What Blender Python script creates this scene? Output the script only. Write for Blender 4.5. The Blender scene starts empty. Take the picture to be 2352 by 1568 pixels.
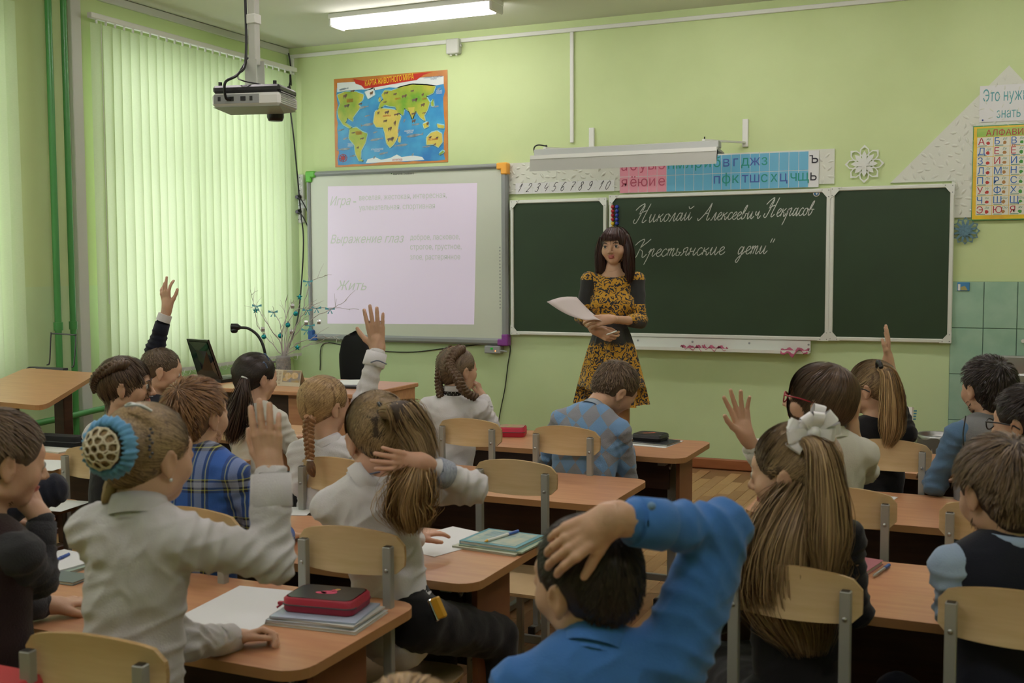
import bpy, math, random
import numpy as np
from mathutils import Vector, Matrix, Euler
random.seed(7); RNG = np.random.default_rng(11)
SC = bpy.context.scene
COL = SC.collection
PI = math.pi
def R(d): return d*PI/180

# ------------------------------------------------------------ camera, sky, exposure
FPX = 2557.36; YAW, PITCH, ROLL = R(24.0098), R(3.92505), R(-.24811); CAMZ = 1.44; DW = 7.7; XL = -5.42; ZC = 3.21
XR, YB = 2.35, -1.7
_fw = np.array([-math.sin(YAW)*math.cos(PITCH), math.cos(YAW)*math.cos(PITCH), -math.sin(PITCH)])
_r0 = np.array([math.cos(YAW), math.sin(YAW), 0.]); _u0 = np.cross(_r0, _fw)
_rt = math.cos(ROLL)*_r0+math.sin(ROLL)*_u0; _up = -math.sin(ROLL)*_r0+math.cos(ROLL)*_u0
cd = bpy.data.cameras.new('camera'); cam = bpy.data.objects.new('camera', cd); COL.objects.link(cam)
cd.sensor_width = 36; cd.lens = FPX/2352*36; cd.clip_start = .05; cd.clip_end = 200
cam.matrix_world = Matrix(((_rt[0], _up[0], -_fw[0], 0), (_rt[1], _up[1], -_fw[1], 0), (_rt[2], _up[2], -_fw[2], CAMZ), (0, 0, 0, 1)))
cd.dof.use_dof = True; cd.dof.focus_distance = 5.6; cd.dof.aperture_fstop = 7.1
SC.camera = cam
wd = bpy.data.worlds.new('overcast_sky'); SC.world = wd; wd.use_nodes = True
bg = wd.node_tree.nodes['Background']; bg.inputs[0].default_value = (.93, .90, 1, 1); bg.inputs[1].default_value = 4.8
vs = SC.view_settings; vs.view_transform = 'Standard'; vs.look = 'None'; vs.gamma = 1; vs.use_curve_mapping = False; vs.exposure = -.1
SC.cycles.max_bounces = 8; SC.cycles.diffuse_bounces = 5; SC.cycles.glossy_bounces = 3; SC.cycles.transmission_bounces = 5
SC.cycles.transparent_max_bounces = 10; SC.cycles.sample_clamp_indirect = 6; SC.cycles.use_denoising = True
SC.cycles.caustics_reflective = False; SC.cycles.caustics_refractive = False
LAMP_ON, LAMP_BOARD = 21.0, 0.0
WINDOWS = [(5.56, 7.55), (2.75, 4.78), (-.6, 1.6)]
for (a, b) in WINDOWS:      # daylight enters through the windows only: portals
    l = bpy.data.lights.new('daylight_portal', 'AREA'); l.shape = 'RECTANGLE'; l.size = 2.15; l.size_y = b-a; l.cycles.is_portal = True
    o = bpy.data.objects.new('daylight_portal', l); COL.objects.link(o); o.location = (XL-.24, (a+b)/2, 1.83); o.rotation_euler = (0, -PI/2, 0)

# ------------------------------------------------------------ geometry of the view (pixel -> place in the room)
def ray(u, v): return _fw+_rt*(u-1176)/FPX-_up*(v-784)/FPX
def P(u, v, d): q = ray(u, v)*d; q[2] += CAMZ; return q
def Pz(u, v, z): r = ray(u, v); q = r*((z-CAMZ)/r[2]); q[2] += CAMZ; return q
def Py(u, v, y): r = ray(u, v); q = r*(y/r[1]); q[2] += CAMZ; return q
def Px(u, v, x): r = ray(u, v); q = r*(x/r[0]); q[2] += CAMZ; return q
V3 = lambda *a: np.array(a, float)
def nrm(v): v = np.asarray(v, float); return v/(np.linalg.norm(v)+1e-12)

# ------------------------------------------------------------ materials
def mat(name, c, rough=.6, metal=0, spec=.5, nz=0, nscale=20, nstretch=(1, 1, 1), c2=None, bump=0, bscale=200, bstretch=(1, 1, 1), sheen=0, sss=0, emit=None, es=1, alpha=1, coat=0, trans=0, coord='Object'):
    m = bpy.data.materials.new(name); m.use_nodes = True; nt = m.node_tree; N = nt.nodes; L = nt.links
    b = N['Principled BSDF']; b.inputs['Base Color'].default_value = (*c, 1); b.inputs['Roughness'].default_value = rough
    b.inputs['Metallic'].default_value = metal; b.inputs['Specular IOR Level'].default_value = spec
    if sheen: b.inputs['Sheen Weight'].default_value = sheen
    if sss: b.inputs['Subsurface Weight'].default_value = sss; b.inputs['Subsurface Radius'].default_value = (1, .4, .25); b.inputs['Subsurface Scale'].default_value = .012
    if coat: b.inputs['Coat Weight'].default_value = coat
    if trans: b.inputs['Transmission Weight'].default_value = trans
    if alpha < 1: b.inputs['Alpha'].default_value = alpha
    if emit is not None: b.inputs['Emission Color'].default_value = (*emit, 1); b.inputs['Emission Strength'].default_value = es
    tc = N.new('ShaderNodeTexCoord')
    if nz or c2:
        mp = N.new('ShaderNodeMapping'); mp.inputs['Scale'].default_value = nstretch; L.new(tc.outputs[coord], mp.inputs[0])
        n = N.new('ShaderNodeTexNoise'); n.inputs['Scale'].default_value = nscale; n.inputs['Detail'].default_value = 5; L.new(mp.outputs[0], n.inputs['Vector'])
        r = N.new('ShaderNodeValToRGB'); r.color_ramp.elements[0].position = .3; r.color_ramp.elements[1].position = .7
        cc = c2 or tuple(x*(1-nz) for x in c); r.color_ramp.elements[0].color = (*cc, 1); r.color_ramp.elements[1].color = (*c, 1)
        L.new(n.outputs['Fac'], r.inputs[0]); L.new(r.outputs[0], b.inputs['Base Color'])
    if bump:
        mp = N.new('ShaderNodeMapping'); mp.inputs['Scale'].default_value = bstretch; L.new(tc.outputs[coord], mp.inputs[0])
        n = N.new('ShaderNodeTexNoise'); n.inputs['Scale'].default_value = bscale; n.inputs['Detail'].default_value = 3; L.new(mp.outputs[0], n.inputs['Vector'])
        bp = N.new('ShaderNodeBump'); bp.inputs['Strength'].default_value = bump; bp.inputs['Distance'].default_value = .004
        L.new(n.outputs['Fac'], bp.inputs['Height']); L.new(bp.outputs[0], b.inputs['Normal'])
    return m
def wood(name, c1, c2, rough=.4, scale=6, stretch=(1, 12, 12), bump=.05, spec=.5, coord='Object'):
    return mat(name, c1, rough, c2=c2, nscale=scale, nstretch=stretch, bump=bump, bscale=scale*4, bstretch=stretch, spec=spec, coord=coord)
def hairmat(name, c1, c2, rough=.42):
    m = bpy.data.materials.new(name); m.use_nodes = True; nt = m.node_tree; N = nt.nodes; L = nt.links; b = N['Principled BSDF']
    g = N.new('ShaderNodeNewGeometry'); r = N.new('ShaderNodeValToRGB')
    r.color_ramp.elements[0].color = (*c1, 1); r.color_ramp.elements[1].color = (*c2, 1)
    L.new(g.outputs['Random Per Island'], r.inputs[0]); L.new(r.outputs[0], b.inputs['Base Color'])
    b.inputs['Roughness'].default_value = rough; b.inputs['Specular IOR Level'].default_value = .35
    if 'Anisotropic' in b.inputs: b.inputs['Anisotropic'].default_value = .4
    return m
def wallpaint(name, up, lo, zs):
    m = mat(name, up, .62, bump=.12, bscale=60, spec=.3); nt = m.node_tree; N = nt.nodes; L = nt.links; b = N['Principled BSDF']
    tc = N.new('ShaderNodeTexCoord'); sp = N.new('ShaderNodeSeparateXYZ'); L.new(tc.outputs['Object'], sp.inputs[0])
    gt = N.new('ShaderNodeMath'); gt.operation = 'GREATER_THAN'; gt.inputs[1].default_value = zs; L.new(sp.outputs[2], gt.inputs[0])
    n = N.new('ShaderNodeTexNoise'); n.inputs['Scale'].default_value = 1.3; n.inputs['Detail'].default_value = 6; L.new(tc.outputs['Object'], n.inputs[0])
    mx = N.new('ShaderNodeMix'); mx.data_type = 'RGBA'; mx.inputs[6].default_value = (*lo, 1); mx.inputs[7].default_value = (*up, 1); L.new(gt.outputs[0], mx.inputs[0])
    m2 = N.new('ShaderNodeMix'); m2.data_type = 'RGBA'; m2.blend_type = 'MULTIPLY'; m2.inputs[0].default_value = 1
    r = N.new('ShaderNodeValToRGB'); r.color_ramp.elements[0].color = (.9, .91, .88, 1); r.color_ramp.elements[1].color = (1, 1, 1, 1); r.color_ramp.elements[0].position = .3; r.color_ramp.elements[1].position = .6
    L.new(n.outputs['Fac'], r.inputs[0]); L.new(mx.outputs[2], m2.inputs[6]); L.new(r.outputs[0], m2.inputs[7]); L.new(m2.outputs[2], b.inputs['Base Color'])
    rr = N.new('ShaderNodeMapRange'); rr.inputs[3].default_value = .38; rr.inputs[4].default_value = .7; L.new(gt.outputs[0], rr.inputs[0]); L.new(rr.outputs[0], b.inputs['Roughness'])
    return m
M = {}
M['wall'] = wallpaint('green_wall_paint', (.58, .70, .36), (.55, .70, .40), 1.32)
M['ceiling'] = mat('ceiling_whitewash', (.70, .72, .62), .9, nz=.06, nscale=2, bump=.1, bscale=30)
M['white'] = mat('white_plastic', (.74, .76, .72), .4)
M['whitegrey'] = mat('white_grey_plastic', (.55, .57, .52), .45)
M['greypl'] = mat('grey_plastic', (.30, .32, .32), .45)
M['darkpl'] = mat('dark_grey_plastic', (.05, .052, .055), .4)
M['black'] = mat('black_plastic', (.008, .008, .009), .35)
M['blackfab'] = mat('black_fabric', (.006, .006, .007), .9, bump=.3, bscale=400)
M['pipe'] = mat('green_gloss_pipe_paint', (.07, .29, .08), .3)
M['steel'] = mat('brushed_steel', (.45, .46, .46), .33, metal=.9, bump=.05, bscale=80, bstretch=(1, 20, 1))
M['chrome'] = mat('chrome', (.7, .7, .7), .15, metal=1)
M['frame'] = mat('grey_powder_coated_steel', (.36, .37, .34), .4, metal=.3)
M['paper'] = mat('white_paper', (.72, .74, .74), .7, nz=.04, nscale=4)
M['paper2'] = mat('off_white_paper', (.62, .64, .58), .7)
M['ink'] = mat('dark_ink', (.03, .03, .04), .7)
M['desk'] = wood('beech_laminate', (.55, .29, .145), (.46, .215, .11), .33, 5, (1, 9, 9), .02)
M['deskedge'] = mat('desk_edge_band', (.42, .22, .09), .4)
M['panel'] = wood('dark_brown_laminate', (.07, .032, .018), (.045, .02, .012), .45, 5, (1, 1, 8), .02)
M['panel_lighter'] = wood('lighter_brown_laminate', (.24, .10, .045), (.18, .07, .03), .4, 5, (8, 1, 1), .02)  # lighter brown: light on the pupil desks' dark panel put into the colour
M['ply'] = wood('birch_plywood', (.66, .50, .29), (.58, .42, .22), .3, 7, (1.2, 1, 10), .02)
M['plyedge'] = wood('plywood_edge', (.50, .34, .15), (.38, .24, .10), .5, 40, (1, 1, 6), .02)
M['chalkboard'] = mat('green_chalkboard', (.024, .052, .022), .55, c2=(.020, .042, .018), nscale=3, spec=.4, bump=.05, bscale=300)
M['chalk'] = mat('chalk', (.62, .66, .60), .95, nz=.3, nscale=300)
M['alu'] = mat('white_aluminium_profile', (.70, .73, .68), .35, metal=.1)
M['wbsurf'] = mat('whiteboard_surface', (.56, .60, .51), .35, spec=.35)
M['projected'] = mat('projected_slide', (.48, .43, .49), .5, emit=(.90, .76, 1.0), es=.27)  # slide and its text glow themselves, in place of the projector's light
M['projtext'] = mat('projected_slide_text', (.46, .50, .44), .5, emit=(.6, .72, .6), es=.10)
M['foam'] = mat('white_polystyrene', (.66, .69, .61), .8, bump=.1, bscale=120)
M['tile'] = mat('green_marbled_ceramic_tile', (.36, .55, .42), .3, c2=(.28, .47, .35), nscale=9)
M['grout'] = mat('tile_grout', (.14, .24, .19), .9)
M['baseboard'] = wood('orange_brown_baseboard', (.33, .12, .045), (.26, .09, .03), .35, 5, (1, 8, 8))
M['cabinet'] = wood('orange_cabinet_board', (.50, .14, .035), (.42, .11, .03), .4, 5, (1, 1, 8))
M['glass'] = None
def glassmat(name, fac=.06, col=(1, 1, 1)):
    m = bpy.data.materials.new(name); m.use_nodes = True; nt = m.node_tree; N = nt.nodes; L = nt.links; N.remove(N['Principled BSDF'])
    t = N.new('ShaderNodeBsdfTransparent'); t.inputs[0].default_value = (*col, 1); g = N.new('ShaderNodeBsdfGlossy'); g.inputs['Roughness'].default_value = .03
    x = N.new('ShaderNodeMixShader'); x.inputs[0].default_value = fac; L.new(t.outputs[0], x.inputs[1]); L.new(g.outputs[0], x.inputs[2]); L.new(x.outputs[0], N['Material Output'].inputs[0])
    return m
M['glass'] = glassmat('clear_window_glass')
def slatmat():
    m = bpy.data.materials.new('pale_green_blind_fabric'); m.use_nodes = True; nt = m.node_tree; N = nt.nodes; L = nt.links; N.remove(N['Principled BSDF'])
    tc = N.new('ShaderNodeTexCoord'); mp = N.new('ShaderNodeMapping'); mp.inputs['Scale'].default_value = (1, 60, 260); L.new(tc.outputs['Object'], mp.inputs[0])
    n = N.new('ShaderNodeTexNoise'); n.inputs['Scale'].default_value = 1; n.inputs['Detail'].default_value = 4; L.new(mp.outputs[0], n.inputs[0])
    r = N.new('ShaderNodeValToRGB'); r.color_ramp.elements[0].color = (.56, .70, .42, 1); r.color_ramp.elements[1].color = (.66, .79, .50, 1); L.new(n.outputs['Fac'], r.inputs[0])
    d = N.new('ShaderNodeBsdfDiffuse'); t = N.new('ShaderNodeBsdfTranslucent'); x = N.new('ShaderNodeMixShader'); x.inputs[0].default_value = .32
    L.new(r.outputs[0], d.inputs[0]); L.new(r.outputs[0], t.inputs[0]); L.new(d.outputs[0], x.inputs[1]); L.new(t.outputs[0], x.inputs[2]); L.new(x.outputs[0], N['Material Output'].inputs[0])
    return m
M['slat'] = slatmat()
def flat(name, c, rough=.6):
    if name not in M: M[name] = mat(name, c, rough)
    return M[name]

# ------------------------------------------------------------ object helpers
def tag(o, label=None, cat=None, group=None, kind=None):
    if label: o['label'] = label
    if cat: o['category'] = cat
    if group: o['group'] = group
    if kind: o['kind'] = kind
    return o
def thing(name, label, cat, loc=(0, 0, 0), group=None):
    o = bpy.data.objects.new(name, None); o.empty_display_size = .05; COL.objects.link(o); o.location = [float(x) for x in loc]
    return tag(o, label, cat, group)
def wloc(o):
    v = np.zeros(3)
    while o: v += np.array(o.location); o = o.parent
    return v
def link(name, me, parent=None, local=False):
    o = bpy.data.objects.new(name, me); COL.objects.link(o)
    if parent: o.parent = parent
    return o
def np_mesh(name, V, F, mats, parent=None, smooth=True, fm=None, kind=None):
    """V (n,3) world, F: (m,k) array or list of arrays; one object"""
    if parent is not None: V = V-wloc(parent)
    Fs = [F] if isinstance(F, np.ndarray) else F
    Fs = [f for f in Fs if len(f)]
    me = bpy.data.meshes.new(name); me.vertices.add(len(V)); me.vertices.foreach_set('co', np.asarray(V, np.float32).ravel())
    lv = np.concatenate([f.ravel() for f in Fs]); tot = np.concatenate([np.full(len(f), f.shape[1]) for f in Fs]); st = np.concatenate([[0], np.cumsum(tot)[:-1]])
    me.loops.add(len(lv)); me.loops.foreach_set('vertex_index', lv.astype(np.int32))
    me.polygons.add(len(tot)); me.polygons.foreach_set('loop_start', st.astype(np.int32)); me.polygons.foreach_set('loop_total', tot.astype(np.int32))
    if not isinstance(mats, (list, tuple)): mats = [mats]
    for m in mats: me.materials.append(m)
    if fm is not None: me.polygons.foreach_set('material_index', fm.astype(np.int32))
    me.polygons.foreach_set('use_smooth', np.full(len(tot), smooth))
    me.update(calc_edges=True)
    o = link(name, me, parent)
    if kind: o['kind'] = kind
    return o
class MB:
    def __init__(s): s.v = []; s.f = []; s.m = []; s.sm = []
    def add(s, V, F, mi=0, smooth=False):
        n = len(s.v); s.v.extend([tuple(map(float, p)) for p in V]); s.f.extend([tuple(int(i)+n for i in f) for f in F]); s.m.extend([mi]*len(F)); s.sm.extend([smooth]*len(F)); return s
    def box(s, lo, hi, mi=0, rot=None, bev=0, piv=None):
        lo, hi = np.minimum(lo, hi)*1., np.maximum(lo, hi)*1.
        if bev:
            c = (lo+hi)/2; h = (hi-lo)/2; b = min(bev, *(h*.98)); V = []; idx = {}
            F = []
            for ax in range(3):
                for sg in (-1, 1):
                    q = []
                    for (a, b2) in ((-1, -1), (1, -1), (1, 1), (-1, 1)):
                        p = [0, 0, 0]; p[ax] = sg*h[ax]; o1, o2 = (ax+1) % 3, (ax+2) % 3
                        p[o1] = a*(h[o1]-b); p[o2] = b2*(h[o2]-b); q.append(len(V)); V.append(c+p); idx[(ax, sg, a, b2)] = q[-1]
                    F.append(q if sg > 0 else q[::-1])
            def g(ax, sx, sy, sz):
                sg = (sx, sy, sz); o1, o2 = (ax+1) % 3, (ax+2) % 3; return idx[(ax, sg[ax], sg[o1], sg[o2])]
            for sx in (-1, 1):
                for sy in (-1, 1):
                    for sz in (-1, 1): F.append([g(0, sx, sy, sz), g(1, sx, sy, sz), g(2, sx, sy, sz)])
            for ax in range(3):
                o1, o2 = (ax+1) % 3, (ax+2) % 3
                for s1 in (-1, 1):
                    for s2 in (-1, 1):
                        a = [0]*3; a[o1] = s1; a[o2] = s2; a[ax] = -1; b3 = list(a); b3[ax] = 1
                        F.append([g(o1, *a), g(o1, *b3), g(o2, *b3), g(o2, *a)])
            V = np.array(V)
            if rot is not None:
                pv = c if piv is None else np.asarray(piv); V = (V-pv)@np.array(rot).T+pv
            return s.add(V, F, mi)
        V = np.array([(x, y, z) for z in (lo[2], hi[2]) for y in (lo[1], hi[1]) for x in (lo[0], hi[0])])
        if rot is not None:
            c = (lo+hi)/2 if piv is None else np.asarray(piv); V = (V-c)@np.array(rot).T+c
        return s.add(V, [(0, 2, 3, 1), (4, 5, 7, 6), (0, 1, 5, 4), (2, 6, 7, 3), (0, 4, 6, 2), (1, 3, 7, 5)], mi)
    def tube(s, pts, r, seg=8, mi=0, caps=True, flatn=None, smooth=True):
        pts = [np.asarray(p, float) for p in pts]; n = len(pts); rr = r if hasattr(r, '__len__') else [r]*n
        V = []; prev = None
        for i, p in enumerate(pts):
            t = nrm(pts[min(i+1, n-1)]-pts[max(i-1, 0)])
            if prev is None:
                a = np.array([0, 0, 1.]) if abs(t[2]) < .9 else np.array([1., 0, 0]); x = nrm(np.cross(a, t))
            else: x = nrm(prev-t*np.dot(prev, t))
            y = np.cross(t, x); prev = x
            for k in range(seg):
                a = 2*PI*k/seg; V.append(p+rr[i]*(math.cos(a)*x+math.sin(a)*y))
        F = [(i*seg+k, i*seg+(k+1) % seg, (i+1)*seg+(k+1) % seg, (i+1)*seg+k) for i in range(n-1) for k in range(seg)]
        s.add(V, F, mi, smooth)
        if caps: s.add(V[:seg], [tuple(range(seg))[::-1]], mi); s.add(V[-seg:], [tuple(range(seg))], mi)
        return s
    def bar(s, a, b, w, h, mi=0, up=(0, 0, 1), bev=0):
        a = np.asarray(a, float); b = np.asarray(b, float); t = b-a; L = np.linalg.norm(t); t = t/L
        x = np.cross(t, up); x = nrm(x if np.linalg.norm(x) > 1e-4 else np.cross(t, (1, 0, 0))); z = np.cross(x, t)
        m = MB().box((-w/2, 0, -h/2), (w/2, L, h/2), bev=bev); V = np.array(m.v)@np.array([x, t, z])+a
        return s.add(V, m.f, mi)
    def lathe(s, c, prof, seg=24, mi=0, ax=2, smooth=True, caps=True):
        V = []; c = np.asarray(c, float)
        for (r, h) in prof:
            for k in range(seg):
                a = 2*PI*k/seg; p = [r*math.cos(a), r*math.sin(a), h]
                if ax == 1: p = [p[0], -p[2], p[1]]
                if ax == 0: p = [p[2], p[0], p[1]]
                V.append(c+p)
        n = len(prof); F = [(i*seg+k, i*seg+(k+1) % seg, (i+1)*seg+(k+1) % seg, (i+1)*seg+k) for i in range(n-1) for k in range(seg)]
        s.add(V, F, mi, smooth)
        if caps: s.add(V[:seg], [tuple(range(seg))[::-1]], mi); s.add(V[-seg:], [tuple(range(seg))], mi)
        return s
    def prism(s, out, a, b, plane='xz', mi=0, T=None):
        """closed 2D outline extruded from a to b along the missing axis"""
        n = len(out); V = []
        for h in (a, b):
            for (p, q) in out:
                V.append({'xz': (p, h, q), 'xy': (p, q, h), 'yz': (h, p, q)}[plane])
        V = np.array(V, float)
        if T is not None: V = V@np.array(T)[:3, :3].T+np.array(T)[:3, 3]
        F = [tuple(range(n)), tuple(range(n, 2*n))[::-1]]+[(i, i+n, (i+1) % n+n, (i+1) % n) for i in range(n)]
        return s.add(V, F, mi)
    def sphere(s, c, r, mi=0, seg=14, rings=8, R_=None):
        r = np.array(r if hasattr(r, '__len__') else (r, r, r), float); V = []; c = np.asarray(c, float)
        for i in range(rings+1):
            th = PI*i/rings
            for k in range(seg):
                a = 2*PI*k/seg; p = np.array([math.sin(th)*math.cos(a), math.sin(th)*math.sin(a), math.cos(th)])*r
                if R_ is not None: p = R_@p
                V.append(c+p)
        F = [(i*seg+k, (i+1)*seg+k, (i+1)*seg+(k+1) % seg, i*seg+(k+1) % seg) for i in range(rings) for k in range(seg)]
        return s.add(V, F, mi, True)
    def build(s, name, mats, parent=None, kind=None, recalc=True):
        off = wloc(parent) if parent is not None else np.zeros(3)
        me = bpy.data.meshes.new(name); me.from_pydata([tuple(np.array(p)-off) for p in s.v] if parent is not None else s.v, [], s.f)
        for m in (mats if isinstance(mats, (list, tuple)) else [mats]): me.materials.append(m)
        me.polygons.foreach_set('material_index', s.m); me.polygons.foreach_set('use_smooth', s.sm)
        me.update(calc_edges=True)
        if recalc:
            import bmesh
            bm = bmesh.new(); bm.from_mesh(me); bmesh.ops.recalc_face_normals(bm, faces=bm.faces); bm.to_mesh(me); bm.free()
        o = link(name, me, parent)
        if kind: o['kind'] = kind
        return o
def copy_tree(o, parent=None):
    c = o.copy(); COL.objects.link(c); c.parent = parent
    for ch in list(o.children): copy_tree(ch, c)
    return c
def Rz(a): c, s = math.cos(a), math.sin(a); return np.array([[c, -s, 0], [s, c, 0], [0, 0, 1.]])
def Rx(a): c, s = math.cos(a), math.sin(a); return np.array([[1., 0, 0], [0, c, -s], [0, s, c]])
def Ry(a): c, s = math.cos(a), math.sin(a); return np.array([[c, 0, s], [0, 1., 0], [-s, 0, c]])
def crom(pts, n=6):
    pts = [np.asarray(p, float) for p in pts]; Q = [2*pts[0]-pts[1]]+pts+[2*pts[-1]-pts[-2]]; o = []
    for i in range(1, len(Q)-2):
        for k in range(n):
            t = k/n; a, b, c, d = Q[i-1:i+3]
            o.append(.5*((2*b)+(-a+c)*t+(2*a-5*b+4*c-d)*t*t+(-a+3*b-3*c+d)*t**3))
    o.append(pts[-1]); return o
_txt = {}
from mathutils.geometry import tessellate_polygon
def glyphs(body, bold=0, shear=0):
    k = (body, bold, shear)
    if k in _txt: return _txt[k]
    cu = bpy.data.curves.new('t', 'FONT'); cu.body = body; cu.size = 1; cu.offset = bold*.55; cu.resolution_u = 3; cu.fill_mode = 'NONE'
    o = bpy.data.objects.new('t', cu); COL.objects.link(o); dg = bpy.context.evaluated_depsgraph_get(); me = bpy.data.meshes.new_from_object(o.evaluated_get(dg))
    V = np.array([v.co[:] for v in me.vertices]) if len(me.vertices) else np.zeros((0, 3)); nb = {}
    for e in me.edges:
        a, b = e.vertices; nb.setdefault(a, []).append(b); nb.setdefault(b, []).append(a)
    bpy.data.objects.remove(o); bpy.data.curves.remove(cu); bpy.data.meshes.remove(me)
    seen = set(); loops = []
    for a in range(len(V)):
        if a in seen or a not in nb: continue
        lp = [a]; seen.add(a); cur = min(nb[a])
        while cur not in seen: lp.append(cur); seen.add(cur); n = [x for x in nb[cur] if x not in seen]; cur = n[0] if n else a
        if len(lp) > 2: loops.append(lp)
    for lp in loops:        # open the self-crossing bowls of the soft and hard signs
        a, b = V[lp[0]], V[lp[-1]]
        if len(lp) > 24 and abs(a[0]-b[0]) < .004:
            for i in range(len(lp)-1):
                p, r = V[lp[i]], V[lp[i+1]]
                if abs(p[0]-r[0]) < .002 and -.001 < p[0]-a[0] < .06 and 0 < i and min(p[1], r[1]) < min(a[1], b[1]) and max(p[1], r[1]) > max(a[1], b[1]): x = p[0]+.001; V[lp[0]][0] = x; V[lp[-1]][0] = x; break
    def area(lp): p = V[lp]; return .5*np.sum(p[:, 0]*np.roll(p[:, 1], -1)-np.roll(p[:, 0], -1)*p[:, 1])
    def inside(q, lp):
        p = V[lp]; c = False; n = len(p)
        for i in range(n):
            if (p[i][1] > q[1]) != (p[i-1][1] > q[1]) and q[0] < (p[i-1][0]-p[i][0])*(q[1]-p[i][1])/(p[i-1][1]-p[i][1])+p[i][0]: c = not c
        return c
    A = [area(l) for l in loops]; sg = np.sign(A[int(np.argmax(np.abs(A)))]) if A else 1
    outs = [i for i in range(len(loops)) if A[i]*sg > 0]; holes = [i for i in range(len(loops)) if A[i]*sg <= 0]
    own = {}
    for h in holes:
        c = [i for i in outs if all(inside(V[v], loops[i]) for v in loops[h])]
        if c: own.setdefault(min(c, key=lambda i: abs(A[i])), []).append(h)
        else: outs.append(h)
    W = []; F = []
    for i in outs:
        ps = [loops[i]]+[loops[h] for h in own.get(i, [])]; flat_ = [x for l in ps for x in l]; n = len(W); W += [V3(V[x][0], V[x][1], (len(W) % 5)*.00007+(i % 3)*.00012) for x in flat_]
        F += [tuple(n+a for a in t) for t in tessellate_polygon([[Vector(V[x]) for x in l] for l in ps])]
    W = [V3(v[0]+v[1]*shear, v[1], v[2]) for v in W]
    _txt[k] = (np.array(W) if W else np.zeros((0, 3)), F); return _txt[k]
def text(mb, body, x, z, y, h=None, w=None, bold=0, shear=0, mi=0, O=None, X=(1, 0, 0), Z=(0, 0, 1)):
    """flat lettering; x,z = lower left in wall coordinates, h = size of the face, w = exact width"""
    V, F = glyphs(body, bold, shear)
    if not len(V): return
    s = h; V = V.copy(); x0, x1 = V[:, 0].min(), V[:, 0].max(); sx = s if w is None else w/(x1-x0)
    U = (V[:, 0]-x0)*sx; Wv = V[:, 1]*s
    if O is None: Q = np.stack([x+U, y-V[:, 2], z+Wv], 1)
    else: Q = np.asarray(O)+np.outer(U, X)+np.outer(Wv, Z)
    mb.add(Q, F, mi)
# ------------------------------------------------------------ room shell
def struct(name, mb, m, parent=None):
    o = mb.build(name, m, parent)
    if parent is None: o['kind'] = 'structure'
    return o
struct('wall_front', MB().box((XL-.3, DW, -.02), (XR+.2, DW+.25, ZC+.2)), M['wall'])
struct('wall_right', MB().box((XR, YB-.2, -.02), (XR+.2, DW, ZC+.2)), M['wall'])
struct('wall_back', MB().box((XL-.3, YB-.2, -.02), (XR, YB, ZC+.2)), M['wall'])
struct('ceiling', MB().box((XL-.3, YB-.2, ZC), (XR+.2, DW+.25, ZC+.15)), M['ceiling'])
wl = MB(); ys = YB
ZW0, ZW1 = .80, 2.90
for (a, b) in sorted(WINDOWS):
    wl.box((XL-.3, ys, -.02), (XL, a, ZC+.2)); wl.box((XL-.3, a, -.02), (XL, b, ZW0)); wl.box((XL-.3, a, ZW1), (XL, b, ZC+.2)); ys = b
wl.box((XL-.3, ys, -.02), (XL, DW, ZC+.2)); struct('wall_left', wl, M['wall'])
for i, (a, b) in enumerate(WINDOWS):
    w = bpy.data.objects.new('window_%d' % (i+1), None); COL.objects.link(w); w['kind'] = 'structure'; w.location = (XL-.16, (a+b)/2, ZW0)
    f = MB(); x0, x1 = XL-.19, XL-.13
    for (y0, y1, z0, z1) in ((a, b, ZW0, ZW0+.07), (a, b, ZW1-.07, ZW1), (a, a+.07, ZW0, ZW1), (b-.07, b, ZW0, ZW1), ((a+b)/2-.04, (a+b)/2+.04, ZW0, ZW1), (a, b, 2.2, 2.26)):
        f.box((x0, y0, z0), (x1, y1, z1))
    f.build('window_frame', M['white'], w)
    for (y0, y1) in ((a+.07, (a+b)/2-.04), ((a+b)/2+.04, b-.07)):
        for (z0, z1) in ((ZW0+.07, 2.2), (2.26, ZW1-.07)):
            MB().add([(XL-.16, y0, z0), (XL-.16, y1, z0), (XL-.16, y1, z1), (XL-.16, y0, z1)], [(0, 1, 2, 3)]).build('pane', M['glass'], w)
    MB().box((XL-.14, a, ZW0-.04), (XL+.05 if i else XL+.02, b, ZW0), bev=.008).build('window_sill', M['white'], w)
# floor: parquet-print boards laid on the diagonal
fl = MB().box((XL-.3, YB-.2, -.05), (XR+.2, DW+.25, -.004)).build('floor', mat('floor_joint', (.24, .12, .05), .6)); fl['kind'] = 'structure'
FW = [wood('floor_board_%d' % i, c, tuple(x*.82 for x in c), .35, 5, (2, 14, 1), .02) for i, c in enumerate([(.44, .24, .10), (.34, .165, .07), (.50, .29, .13), (.40, .215, .095)])]
FWO = [wood('floor_boards_%d' % i, c, tuple(x*.82 for x in c), .35, 5, (14, 2, 1), .02) for i, c in enumerate([(.42, .225, .095), (.36, .18, .075), (.47, .27, .12), (.39, .205, .09)])]
pl_me = []
for m in FW:
    t = MB().box((-.2005, -.0372, -.004), (.2005, .0372, 0), bev=.0012).build('plank', m); pl_me.append(t.data); bpy.data.objects.remove(t)
boards = []; ang = R(90); ca, sa = math.cos(ang), math.sin(ang)
for j in range(-90, 110):
    for i in range(-20, 30):
        u = (i+(j*.37+.31*(j % 3)) % 1)*.403; w_ = j*.0755; x = u*ca-w_*sa-1; y = u*sa+w_*ca+4
        if XL+.25 < x < XR-.25 and .4 < y < DW-.25: boards.append((x, y))
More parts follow.
